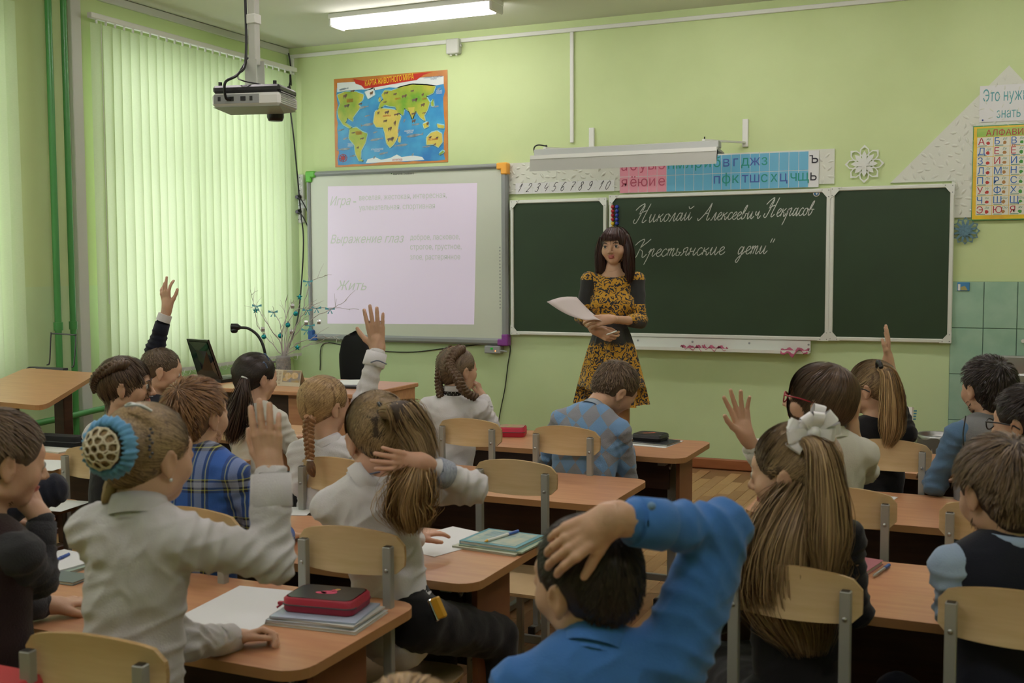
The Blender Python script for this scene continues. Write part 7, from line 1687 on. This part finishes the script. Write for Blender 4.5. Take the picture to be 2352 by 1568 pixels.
q = person('boy in a blue plaid shirt seen from behind', P(455, 955, d), .190, -8, -4, 0, tyaw=-4, sw=.125, shirt=pm, legm=navy, chest=(.125, .118, .115), neck=P(462, 1038, d-.02), collar=(pm, .018), wr_amp=.004, loose=.008)
short_hair(q, H_ginger, Hb_ginger, L=.20, n=3800, width=.002, seed=6, lift=.07, nape=.24, puff=1.0, low=-.34)

# 6 girl with the dark ponytail
d = 4.72
q = person('girl with a dark low ponytail and blue clips in a cream blouse', P(588, 868, d), .205, -22, 5, 0, tyaw=-6, sw=.12, shirt=white2, shirt_name='blouse', legm=blackc, legs='skirt', neck=P(592, 935, d-.02), collar=(white2, .020), chest=(.125, .115, .11), loose=.004)
pulled_hair(q, (-.16, -.50, -.18), H_dark, Hb_dark, n=2000, width=.0024, seed=7, puff=1.02)
T = P(562, 868, d-.13); scrunchie(q, T, nrm(V3(-.2, -.4, -.8)), .012, clip)
H_d2 = hairmat('dark_brown_hair', (.022, .013, .009), (.085, .052, .036)); tail('ponytail', [T, P(556, 905, d-.15), P(548, 945, d-.14), P(540, 980, d-.13), P(530, 1022, d-.12)], [.014, .036, .048, .048, .024], 800, H_d2, q.t, width=.0026, seed=8, mb_=Hb_dark, flat_=.6, clump=.6, core=.5)
hclip(q, P(604, 832, d-.10), P(610, 835, d-.09), P(614, 845, d-.08), flat('blue_clip', (.10, .16, .30), .3)); hclip(q, P(606, 812, d-.07), P(614, 818, d-.06), P(618, 828, d-.05), flat('blue_clip', (.10, .16, .30), .3))

# 7 girl with the reddish braid, arm up
d = 3.74
q = person('girl with one reddish braid in a white blouse raising her right arm high', P(746, 932, d), .195, -18, 5, 0, tyaw=6, sw=.11, shirt=white, shirt_name='blouse', legm=blackc, legs='skirt', neck=P(752, 1012, d-.02), chest=(.112, .102, .108), collar=(white, .018),
    arms={'R': dict(el=P(835, 925, d+.02), wr=P(868, 800, d+.05), hd=nrm(UPV*1-RT*.10), pn=camdir, len=.150, curl=(.06, .05, .05, .08), spread=.09, thumb=.85, sleeve=.90, cl=.045, cr=1.18, thick=.022, res=.003, sr=1.0), 'L': dict(el=P(692, 1110, d-.03), wr=P(720, 1150, d+.14), pn=DN)})
pulled_hair(q, (-.10, -.50, -.22), H_gold, Hb_gold, n=2600, width=.0022, seed=9, puff=1.01, low=-.30, wave=.02)
braid('braid', [P(712, 958, d-.12), P(708, 985, d-.12), P(710, 1015, d-.13), P(712, 1055, d-.13)], .017, 3.2, H_ginger, q.t, taper=.7)
scrunchie(q, P(712, 1056, d-.13), UPV, .009, white, 'hair_elastic'); tail('braid_tip', [P(712, 1058, d-.13), P(716, 1080, d-.13), P(722, 1096, d-.13)], [.008, .014, .004], 160, H_ginger, q.t, seed=3, mb_=Hb_ginger)
MB().tube(crom([P(852, 832, d), P(868, 828, d-.03), P(888, 836, d-.02)], 5), .0022, 6).build('cuff_trim', trimg, q.shirt)

# 8 girl with the long ponytail, hand on her nape
d = 2.80
q = person('girl holding the back of her neck under a long blond ponytail', P(868, 1000, d), .214, 46, 12, -6, tyaw=30, sw=.115, shirt=white, shirt_name='blouse', legm=blackc, neck=P(845, 1098, d-.02), hip=P(905, 1400, d-.04), chest=(.120, .100, .108), collar=(white, .030), sres=.0052, wr_amp=.0075, seat=.385, legyaw=-6, shirt_hem=-.05, skinm=SKIN[1],
    arms={'R': dict(el=P(1085, 1122, d-.08), wr=P(968, 1062, d-.17), hd=nrm(-RT+UPV*.10), pn=nrm(camdir), len=.125, curl=(.22, .18, .15, .15), spread=.10, thumb=.5, res=.0026, sleeve=.70, cuffm=gcuff, cl=.035, sr=1.05, cr=1.05),
          'L': dict(el=P(900, 1250, d+.10), wr=P(950, 1232, d+.24), hd=nrm(RT*.6+camdir*.6), pn=DN, len=.12, res=.003)})
pulled_hair(q, (.30, -.30, .42), H_blond, Hb_brown, n=5200, width=.0018, seed=10, puff=1.0)
T = P(878, 935, d-.10); scrunchie(q, T, nrm(RT*.8+UPV*.7), .014, M['black'], thick=.25)
tail('ponytail', [P(882, 945, d-.11), P(925, 948, d-.13), P(962, 1000, d-.13), P(985, 1065, d-.15)], [.026, .046, .042, .034], 1500, H_blond, q.t, width=.0018, seed=11, mb_=Hb_brown, flat_=.6)
tail('ponytail_end', [P(965, 1062, d-.16), P(950, 1110, d-.185), P(938, 1160, d-.18), P(948, 1230, d-.16)], [.034, .056, .058, .030], 1500, H_gold, q.t, width=.0019, seed=12, mb_=Hb_gold, flat_=.35, clump=.6, core=.55)
cs = [q.neck+nrm(q.c-q.neck)*.012+q.r*.058*math.cos(a)-q.f*.058*math.sin(a) for a in np.linspace(.3, 2.8, 12)]; MB().tube(cs, .0022, 6).build('collar_trim', trimg, q.shirt)
MB().sphere(q.w(-.37, -.02, -.20), .004, seg=8, rings=5).build('earring', clip, q.t)
bx = P(1008, 1395, 2.66); wl_ = MB().box(bx+V3(-.012, -.008, -.026), bx+V3(.012, .006, .026), rot=Ry(R(-26)), bev=.003).build('wallet', flat('wallet_orange', (.62, .33, .03), .4)); tag(wl_, 'orange and silver case poking from the ponytail girl\'s trouser pocket', 'case')
MB().box(bx+V3(-.020, -.007, -.028), bx+V3(-.012, .006, .026), rot=Ry(R(-26)), bev=.002, piv=bx).build('silver_edge', M['chrome'], wl_)

# 9 girl with two braids
d = 4.74
q = person('girl with two long braids and a white blouse, polka dot collar band', P(1052, 850, d), .190, -28, -2, 0, tyaw=8, sw=.125, shirt=white, shirt_name='blouse', legm=white, legs='skirt', neck=P(1042, 912, d-.02), chest=(.120, .098, .105), wr_amp=.005, belt=M['black'],
    arms={'R': dict(el=P(1126, 975, d+.0), wr=P(1108, 912, d+.06), hd=nrm(UPV*1-RT*.35), pn=nrm(-RT+camdir*.3), len=.12, curl=(.9, .95, 1.0, 1.0), spread=.04, thumb=.4, sleeve=.88, sr=1.05)})
cap_, S_, w = pulled_hair(q, [(-.26, -.34, -.02), (.26, -.30, .06)], H_light, Hb_light, n=2400, width=.0020, seed=13, puff=1.0)
rk = SKIN[0]
MB().tube(crom([w(0, .10, .545), w(0, -.2, .52), w(0, -.42, .32), w(0, -.50, .05), w(.0, -.47, -.15)], 6), .0014, 5).build('parting', rk, q.t)
braid('braid', [w(.16, .02, .50), w(.25, -.25, .42), w(.27, -.42, .18), P(1052, 870, d-.12), P(1062, 892, d-.12), P(1076, 905, d-.11), P(1092, 912, d-.09)], .020, 7, H_brown, q.t, taper=.8)
braid('braid', [w(-.20, .0, .46), w(-.33, -.2, .30), P(1010, 850, d-.04), P(1008, 880, d-.04), P(1012, 912, d-.05)], .017, 6, H_brown, q.t, taper=.8)
nk = P(1046, 901, d-.02); K = 28; axn = nrm(UPV); rows = []
for z in (-.009, .009):
    for k in range(K): a = 2*PI*k/K; rows.append(nk+V3(.053*math.cos(a), .053*math.sin(a), z))
pb = MB().add(rows, [(k, (k+1) % K, K+(k+1) % K, K+k) for k in range(K)], 0, True).build('collar_band', M['black'], q.shirt); m_ = MB()
for k in range(40): a = 2*PI*k/20+(k // 20)*.15; m_.sphere(nk+V3(.0535*math.cos(a), .0535*math.sin(a), -.004+.009*(k // 20)), .0016, seg=5, rings=3)
m_.build('polka_dots', M['paper'], q.shirt, kind='stuff')
MB().lathe(nk+V3(0, 0, .008), [(.052, 0), (.050, .02), (.046, .024), (.046, .0)], 24).build('collar', white, q.shirt)

# 10 argyle boy
def argyle():
    m = mat('blue_argyle_knit', (.17, .20, .24), .95, bump=.4, bscale=300, sheen=.2); nt = m.node_tree; N = nt.nodes; L = nt.links; b = N['Principled BSDF']
    tc = N.new('ShaderNodeTexCoord'); mp = N.new('ShaderNodeMapping'); mp.inputs['Rotation'].default_value = (R(0), R(45), R(12)); mp.inputs['Scale'].default_value = (15, 3, 12); L.new(tc.outputs['Object'], mp.inputs[0])
    ck = N.new('ShaderNodeTexChecker'); ck.inputs['Scale'].default_value = 1.4; L.new(mp.outputs[0], ck.inputs[0]); ck.inputs[1].default_value = (.24, .25, .28, 1); ck.inputs[2].default_value = (.16, .30, .52, 1)
    L.new(ck.outputs[0], b.inputs['Base Color']); return m
am = argyle(); d = 4.48
q = person('boy in a blue and grey argyle sweater bending over his desk', P(1413, 893, d+.02), .212, -38, 34, 12, tyaw=4, sw=.13, shirt=am, shirt_name='sweater', legm=navy, neck=P(1360, 945, d-.06), hip=P(1330, 1150, d-.12), chest=(.130, .125, .125), collar=(clothm('grey_blue_collar', (.30, .36, .42)), .028), wr_amp=.004, loose=.012, shadd=(0, -.015),
    arms={'R': dict(el=P(1440, 1110, d-.04), wr=P(1440, 1030, d+.22), hd=nrm(camdir+RT*.1), pn=DN, len=.12, sr=1.15)})
short_hair(q, H_light, Hb_light, L=.11, n=3600, width=.0022, seed=14, nape=.22, puff=.985)

# 11 boy in the blue shirt with his arm over his head
d = 1.74
q = person('boy in a royal blue shirt with his right arm folded over his head', P(1345, 1335, d), .200, 66, 2, -6, tyaw=24, sw=.13, shirt=blue, legm=navy, neck=P(1365, 1478, d-.03), hip=P(1400, 1478, d-.03)+V3(0, -.03, -.56), chest=(.125, .115, .115), skinm=SKIN[0], hres=.0038, sres=.0045, wr_amp=.0065, collar=(blue, .034), shadd=(-.015, .02), seedk=5,
    arms={'R': dict(el=P(1652, 1222, d+.0), wr=P(1402, 1190, d-.112), hd=nrm(-RT-UPV*.62+camdir*.12), pn=nrm(camdir+RT*.35-UPV*.35), su=1.38, len=.142, curl=(.38, .40, .42, .42), spread=.04, thumb=.5, tcurl=.02, res=.0022, sleeve=.78, cl=.055, cr=1.10, thick=.027, sr=1.12, nocuff=False),
          'L': dict(el=P(1150, 1700, d-.02), wr=P(1180, 1760, d+.2), pn=DN)})
short_hair(q, H_dark, Hb_dark, L=.10, n=4800, width=.0015, seed=15, puff=.99, lift=.02, nape=.25, fringe=.34)
bq = P(1497, 1162, d-.135); MB().lathe(bq, [(.0062, 0), (.0062, .001), (.001, .0015)], 14, ax=1).build('cuff_button', flat('button_blue', (.16, .30, .52), .3), q.shirt)

# 12 girl with the white bow and long hair
d = 2.44
q = person('girl with long loose hair and a big white ribbon bow, dark dress', P(1822, 1085, d), .212, 80, 6, 0, tyaw=28, sw=.115, shirt=blackc, shirt_name='dress_top', legm=blackc, legs='skirt', neck=P(1830, 1190, d-.02), chest=(.118, .105, .115), skinm=SKIN[0])
cap_, S_, w = pulled_hair(q, (.28, -.34, .34), H_blond, Hb_light, n=5200, width=.0018, seed=16, puff=1.01, low=-.42, nape=.30); s = q.hs
B = P(1862, 990, d-.06)
tail('ponytail', [P(1856, 1012, d-.09), P(1885, 1035, d-.13), P(1900, 1120, d-.15), P(1905, 1230, d-.16), P(1900, 1330, d-.16)], [.020, .036, .042, .046, .022], 1700, H_blond, q.t, width=.0018, seed=17, mb_=Hb_blond, flat_=.6, clump=.3, core=.6)
tail('loose_hair', [P(1868, 1060, d-.02), P(1860, 1130, d-.07), P(1835, 1200, d-.10), P(1815, 1280, d-.11), P(1822, 1370, d-.10), P(1850, 1450, d-.10), P(1858, 1510, d-.10)], [.045, .055, .082, .104, .104, .075, .035], 3800, H_blond, q.t, width=.0018, seed=18, mb_=Hb_light, flat_=.36, clump=.45, core=.55)
wr_ = mat('white_satin_ribbon', (.84, .83, .86), .3, sheen=.3)
rs = random.Random(3); first = None
for i in range(20):
    a = 2*PI*i/20+rs.uniform(-.2, .2); out = nrm(RT*math.cos(a)+UPV*(math.sin(a)*.85)-camdir*rs.uniform(.1, .7)); L_ = rs.uniform(.040, .062); sd = nrm(np.cross(out, -camdir+V3(rs.uniform(-.4, .4), 0, rs.uniform(-.4, .4)))); up_ = np.cross(sd, out)
    V = []; K = 9
    for k in range(K+1):
        th = PI*2*k/K; c0_ = B+out*L_*.55*(1-math.cos(th))+up_*.014*math.sin(th)*1.0; ww = .013*(.35+.65*math.sin(th/2))
        V += [c0_-sd*ww, c0_+sd*ww]
    o = MB().add(V, [(2*k, 2*k+1, 2*k+3, 2*k+2) for k in range(K)], 0, True).build('ribbon_bow' if first is None else 'ribbon_loop', wr_, first or q.t, recalc=False); first = first or o
MB().sphere(B-camdir*.022, (.016, .012, .016), seg=12, rings=8).build('bow_knot', wr_, first)

# 13 short-haired pupil with red glasses
d = 3.22
q = person('short-haired child with red glasses and white turtleneck, both hands up', P(1882, 918, d), .205, 86, -6, 0, tyaw=30, sw=.115, shirt=white2, shirt_name='turtleneck', turtle=True, legm=blackc, neck=P(1905, 1000, d-.02), hip=P(1890, 1000, d-.02)+V3(0, -.02, -.50), chest=(.118, .112, .112), collar=(white2, .040), wr_amp=.002, loose=.004,
    arms={'L': dict(el=P(1760, 1075, d+.16), wr=P(1712, 998, d+.10), hd=nrm(UPV-RT*.25), pn=nrm(-camdir+RT*.2), len=.145, curl=(.10, .06, .12, .2), spread=.20, thumb=.75, sleeve=.62, cr=1.15, res=.003, cuffm=white2), 'R': dict(el=P(1985, 1080, d+.08), wr=P(1957, 992, d+.0), hd=nrm(UPV+RT*.22), pn=nrm(-RT+camdir*.4), len=.135, curl=(.2, .12, .12, .2), spread=.06, thumb=.4, sleeve=.3)})
short_hair(q, H_brown, Hb_brown, L=.46, n=4200, width=.0020, seed=19, puff=1.03, crown=(0, -.15, .50), lift=.014, low=-.24, fringe=.25, nape=.27, sides=False, K=9, fr=True)
glasses(q, flat('red_glasses_frame', (.30, .01, .02), .3))

# 14 girl with glasses and high ponytail
d = 4.05
q = person('girl in black with glasses and a high blond ponytail, right arm straight up', P(2000, 890, d), .195, 78, 4, 0, tyaw=26, sw=.115, shirt=blackc, shirt_name='top', legm=blackc, legs='skirt', neck=P(2010, 965, d-.02), chest=(.115, .105, .11),
    arms={'R': dict(el=P(2052, 905, d+.08), wr=P(2040, 828, d+.10), hd=nrm(UPV-RT*.03), pn=nrm(-RT+camdir*.2), len=.135, curl=(.10, .08, .1, .12), spread=.03, thumb=.35, sleeve=.2, nocuff=True)})
pulled_hair(q, (.16, -.44, .38), H_blond, Hb_blond, n=2200, width=.0020, seed=20)
T = P(2020, 842, d-.10); scrunchie(q, T, nrm(RT+UPV*.2), .017, M['black'], thick=.5); glasses(q, M['black'])
tail('ponytail', [P(2024, 845, d-.10), P(2042, 860, d-.13), P(2050, 920, d-.14), P(2048, 990, d-.14), P(2035, 1030, d-.13)], [.020, .034, .046, .048, .016], 900, H_gold, q.t, width=.0024, seed=21, mb_=Hb_blond, flat_=.5)

# 15 boy in the grey vest
d = 3.80
q = person('dark-haired boy in a grey vest over a blue shirt near the sink', P(2266, 892, d), .200, 40, 0, 0, tyaw=30, sw=.125, shirt=denim, vest=greyv, legm=navy, neck=P(2272, 965, d-.02), chest=(.125, .118, .12))
short_hair(q, H_dark, Hb_dark, L=.15, n=4200, width=.0020, seed=22, lift=.07, nape=.27, puff=1.0, low=-.36)
for s_ in (0, .010): MB().tube(crom([P(2218, 955, d-.085+s_), P(2212, 1000, d-.10), P(2216, 1040, d-.11), P(2222, 1080, d-.11)], 5), .0025, 5).build('vest_piping', M['black'], q.vest)

# 16 boy with glasses at the right edge
d = 3.06
q = person('dark-haired boy with thin glasses cut off by the right edge', P(2358, 972, d), .200, 62, 4, 0, tyaw=26, sw=.125, shirt=darkg, legm=navy, chest=(.125, .118, .12))
short_hair(q, H_dark, Hb_dark, L=.15, n=4200, width=.0018, seed=23, lift=.05, low=-.34, nape=.26); glasses(q, M['black'])

# 17 boy in the navy vest
d = 2.26
q = person('brown-haired boy in a navy vest over a light blue shirt at right', P(2298, 1128, d), .205, 36, 14, 0, tyaw=26, sw=.125, shirt=ltblue, vest=navy, legm=navy, neck=P(2318, 1245, d-.03), hip=P(2330, 1245, d-.03)+V3(0, -.02, -.55), chest=(.128, .12, .12), collar=(ltblue, .028), sres=.0055,
    arms={'L': dict(el=P(2195, 1400, d-.0), wr=P(2215, 1380, d+.22), hd=camdir, pn=DN, sr=.98, len=.12)})
short_hair(q, H_light, Hb_brown, L=.24, n=5600, width=.0019, seed=24, lift=.06, nape=.27, puff=1.02, low=-.36)

# 18 pupil behind, top of a blond head at the lower edge
d = 1.30
q = person('crown of a blond head at the bottom edge of the frame', P(935, 1752, d), .19, 24, 0, 0, tyaw=15, sw=.11, shirt=white, legm=navy, chest=(.12, .11, .11))
short_hair(q, H_gold, Hb_gold, L=.3, n=2200, width=.0016, seed=25, lift=.03)

# 19 sleeve of a pupil resting on the left desk
d = 3.15
q = person('pupil in navy whose sleeve rests on the desk, hidden behind the far left boy', P(-75, 1030, d), .19, -10, 0, 0, tyaw=0, sw=.12, shirt=navy, legm=navy, chest=(.12, .11, .11), arms={'R': dict(el=P(118, 1125, d+.05), wr=P(50, 1130, d+.2), hd=-RT, pn=DN, len=.12, sr=1.2)})
short_hair(q, H_brown, Hb_brown, L=.28, n=900, seed=26)

# ------------------------------------------------------------ teacher
def dressmat():
    m = mat('ochre_floral_dress', (.5, .3, .03), .8, bump=.15, bscale=300, sheen=.1); nt = m.node_tree; N = nt.nodes; L = nt.links; b = N['Principled BSDF']
    tc = N.new('ShaderNodeTexCoord'); vo = N.new('ShaderNodeTexVoronoi'); vo.feature = 'F1'; vo.inputs['Scale'].default_value = 24; wn = N.new('ShaderNodeTexNoise'); wn.inputs['Scale'].default_value = 30; wn.inputs['Detail'].default_value = 2
    L.new(tc.outputs['Object'], wn.inputs[0]); vm = N.new('ShaderNodeMix'); vm.data_type = 'VECTOR'; vm.inputs[0].default_value = .06; L.new(tc.outputs['Object'], vm.inputs[4]); L.new(wn.outputs['Color'], vm.inputs[5]); L.new(vm.outputs[1], vo.inputs['Vector'])
    s = N.new('ShaderNodeMath'); s.operation = 'SINE'; mu = N.new('ShaderNodeMath'); mu.operation = 'MULTIPLY'; mu.inputs[1].default_value = 17; L.new(vo.outputs['Distance'], mu.inputs[0]); L.new(mu.outputs[0], s.inputs[0])
    r = N.new('ShaderNodeValToRGB'); r.color_ramp.interpolation = 'LINEAR'; r.color_ramp.elements[0].position = .30; r.color_ramp.elements[1].position = .38; r.color_ramp.elements[0].color = (.018, .022, .035, 1); r.color_ramp.elements[1].color = (.56, .30, .025, 1)
    a = N.new('ShaderNodeMath'); a.operation = 'MULTIPLY_ADD'; a.inputs[1].default_value = .5; a.inputs[2].default_value = .5; L.new(s.outputs[0], a.inputs[0]); L.new(a.outputs[0], r.inputs[0])
    sp = N.new('ShaderNodeSeparateXYZ'); L.new(tc.outputs['Object'], sp.inputs[0]); nz = N.new('ShaderNodeMath'); nz.operation = 'MULTIPLY_ADD'; nz.inputs[1].default_value = .05; L.new(wn.outputs['Fac'], nz.inputs[0]); L.new(sp.outputs[2], nz.inputs[2])
    zr = N.new('ShaderNodeValToRGB'); zr.color_ramp.elements[0].position = 0; zr.color_ramp.elements[0].color = (0, 0, 0, 1); e = zr.color_ramp.elements; e[1].position = 1; e[1].color = (0, 0, 0, 1)
    for p_, v in ((1.00, 0), (1.025, 1), (1.14, 1), (1.155, 0)): k = e.new(p_/1.6); k.color = (v, v, v, 1)
    dv_ = N.new('ShaderNodeMath'); dv_.operation = 'MULTIPLY'; dv_.inputs[1].default_value = 1/1.6; L.new(nz.outputs[0], dv_.inputs[0]); L.new(dv_.outputs[0], zr.inputs[0])
    x = N.new('ShaderNodeMix'); x.data_type = 'RGBA'; L.new(zr.outputs[0], x.inputs[0]); L.new(r.outputs[0], x.inputs[6]); x.inputs[7].default_value = (.035, .036, .036, 1); L.new(x.outputs[2], b.inputs['Base Color']); return m
dm = dressmat(); d = 6.38; hs = .212
c = P(1413, 566, d); nk = P(1408, 622, d+.02); tyw = 196; ty = R(tyw); tf = V3(-math.sin(ty), math.cos(ty), 0); tr = V3(math.cos(ty), math.sin(ty), 0)
hipT = V3(P(1405, 800, d+.03)[0], P(1405, 800, d+.03)[1], .95); lg = []
for s in (-1, 1):
    h_ = hipT+tr*s*.045-V3(0, 0, .06); kn = V3(hipT[0], hipT[1], .50)+tr*s*.055+tf*.02; an = V3(hipT[0], hipT[1], .09)+tr*s*.055; lg.append((h_, kn, an, an+tf*.13-V3(0, 0, .04)))
tights = mat('tan_tights', (.40, .20, .10), .5)
wl1 = P(1372, 748, d-.28); wl2 = P(1380, 738, d-.30)
q = person('teacher with long dark hair in an ochre and navy patterned dress by the board', c, hs, 180, 2, 2, tyaw=tyw, neck=nk, hip=hipT, sw=.138, skinm=SKIN[0], shirt=None, legs=None, standing=lg, chest=(.105, .08, .085), flat_=1.4, female=True, shoe=M['black'], hres=.0035,
    arms={'R': dict(el=P(1336, 726, d+.0), wr=P(1366, 758, d-.20), hd=nrm(RT*.85-UPV*.35-camdir*.15), pn=nrm(UPV*.3+camdir*.9), len=.165, curl=(.5, .55, .6, .6), spread=.04, thumb=.35, res=.003, thick=.022), 'L': dict(el=P(1470, 738, d-.04), wr=P(1402, 733, d-.26), hd=nrm(-RT-UPV*.12-camdir*.05), pn=nrm(DN*.4+camdir*.9), len=.165, curl=(.35, .4, .5, .55), spread=.05, thumb=.35, res=.003, thick=.022)})
# tights
S = SD()
for (h_, kn, an, to) in lg: S.cone(h_, kn, .062, .050, .01); S.cone(kn+V3(0, 0, -.02), kn+V3(0, 0, -.16)-tf*.02, .048, .052, .02); S.cone(kn+V3(0, 0, -.16)-tf*.02, an, .052, .034, .02)
V, F = S.mesh(.008); np_mesh('tights', V, F, tights, q.t)
# dress bodice and sleeves
S = SD(); u2, r2, f2 = q.up, q.r, q.f; waist = V3(hipT[0], hipT[1], 1.075)
S.cone(nk-u2*.09, nk-u2*.20, .108, .112, .03, 0, f2, 1.35); S.cone(nk-u2*.20, waist, .112, .088, .03, 0, f2, 1.3)
for s in (-1, 1): S.ell(nk-u2*.19+r2*s*.065+f2*.055, (.058, .05, .055), None, .04)
for n, s in (('L', -1), ('R', 1)): S.cone(nk-u2*.052+r2*s*.03, q.sh[n], .026, .040, .03)
S.ell(nk+f2*.02+u2*.01, (.082, .085, .055), np.stack([r2, f2, u2], 1), .015, sub=True)
for n, s, e, w_ in (('L', -1, P(1470, 738, d-.04), P(1402, 733, d-.26)), ('R', 1, P(1336, 726, d+.0), P(1366, 758, d-.20))):
    S.cone(q.sh[n], e, .043, .039, .02, 1); S.cone(e, e+(w_-e)*.28, .042, .040, .015)
V, F = S.mesh(.0055); N = vnormals(V, F); V = V+N*(.003*vnoise(V*26, 1)+.0025*np.sin(V[:, 2]*90+3*vnoise(V*10, 2))*np.exp(-((V[:, 2]-1.13)/.06)**2))[:, None]; zc = V[F].mean(1)[:, 2]; lb = S.label(V)[F[:, 0]]; dr = np_mesh('dress', V, F, [dm, clothm('charcoal_sleeve', (.035, .036, .036))], q.t, fm=((lb == 1) & (zc < 1.355) & (zc > 1.215)).astype(int))
# skirt: pleated A-line
K = 120; rows = []; hem = P(1400, 936, d-.12)[2]; zs = [waist[2]+.01, waist[2]-.04, waist[2]-.12, waist[2]-.22, waist[2]-.34, hem+.10, hem]
for j, z in enumerate(zs):
    f = (waist[2]-z)/(waist[2]-hem); f = max(0, f); rx = .088+.112*f**.75; ry = .068+.085*f**.8; pl = .003+.016*f
    for k in range(K):
        a = 2*PI*k/K; w_ = 1+pl/rx*(math.sin(a*9+.5)+.5*math.sin(a*17+1)); rows.append(waist*V3(1, 1, 0)+tr*math.cos(a)*rx*w_+tf*math.sin(a)*ry*w_+V3(0, 0, z+.004*math.sin(a*5)))
n_ = len(zs); MB().add(rows, [(j*K+k, j*K+(k+1) % K, (j+1)*K+(k+1) % K, (j+1)*K+k) for j in range(n_-1) for k in range(K)], 0, True).build('skirt', dm, dr)
# hair with fringe
S_, w = cap_sd(q.c, q.Rm, hs, 1.03, fringe=.20, low=-.35, nape=.26, sides=False); ho = base_hair(S_, Hb_teach, q.t, h=.004)
rt = cap_roots(S_, q.c, q.Rm, hs, 3200, 30, ok=lambda l: l[:, 1] < .12); p = strands_flow(S_.hug, rt, lambda P_, g: nrm_rows(P_-w(0, -.02, .52))+V3(0, 0, -.3), .62*hs, 10, .012*hs, cling=.9, seed=30, grav=.5); ribbons('hair_locks', p, .0026, H_teach, ho, nrm_from=q.c, seed=30)
for s in (-1, 1): tail('side_hair', [w(s*.30, .02, .25), w(s*.375, .07, -.08), w(s*.40, .08, -.42), w(s*.41, .10, -.78), w(s*.40, .13, -1.02)], [.030, .036, .036, .032, .014], 420, H_teach, q.t, width=.0028, seed=31+s, mb_=Hb_teach, flat_=.8, clump=.15)
tail('back_hair', [w(0, -.30, .05), w(0, -.36, -.35), w(0, -.33, -.80)], [.07, .085, .05], 500, H_teach, q.t, width=.003, seed=35, mb_=Hb_teach, flat_=.45)
rg = np.random.default_rng(8); n = 420; x = rg.uniform(-.30, .30, n); K = 9; pts = []
for k in range(K):
    f = k/(K-1); xx = x*(.55+.45*f)*1.0; z = .50-.34*f-.015*rg.uniform(-1, 1, n)*(k == K-1); y = .18+.30*np.sin(min(1, f*1.25)*PI/2)-np.abs(xx)**2*1.1-.02*f; pts.append(q.c+(np.stack([xx, y, z*np.ones(n)], 1)*hs)@q.Rm.T)
ribbons('fringe', np.stack(pts, 1), .0034, H_teach, ho, nrm_from=q.c, seed=33)
brows(q, Hb_teach); lashes(q, M['ink'])
# sheets she holds
a, b, c_, e = P(1256, 693, d-.42), P(1324, 682, d-.22), P(1392, 742, d-.25), P(1350, 736, d-.36); V = []
for j in range(7):
    for i in range(9):
        f, g = i/8, j/6; top = a+(e-a)*f+V3(0, 0, -.018*math.sin(PI*f)); bot = b+(c_-b)*f+V3(0, 0, -.012*math.sin(PI*f)); V.append(top+(bot-top)*g+V3(0, 0, .012*math.sin(PI*g)))
o = MB().add(V, [(j*9+i, j*9+i+1, (j+1)*9+i+1, (j+1)*9+i) for j in range(6) for i in range(8)], 0, True).build('paper_sheets', mat('pinkish_paper', (.62, .55, .54), .7)); tag(o, 'curved sheet of paper held in the teacher\'s hands', 'paper'); so = o.modifiers.new('t', 'SOLIDIFY'); so.thickness = .0012
pen('marker_pen', 'white marker held in the teacher\'s lower hand', P(1392, 769, d-.30), P(1417, 760, d-.30), M['white'], M['whitegrey'])
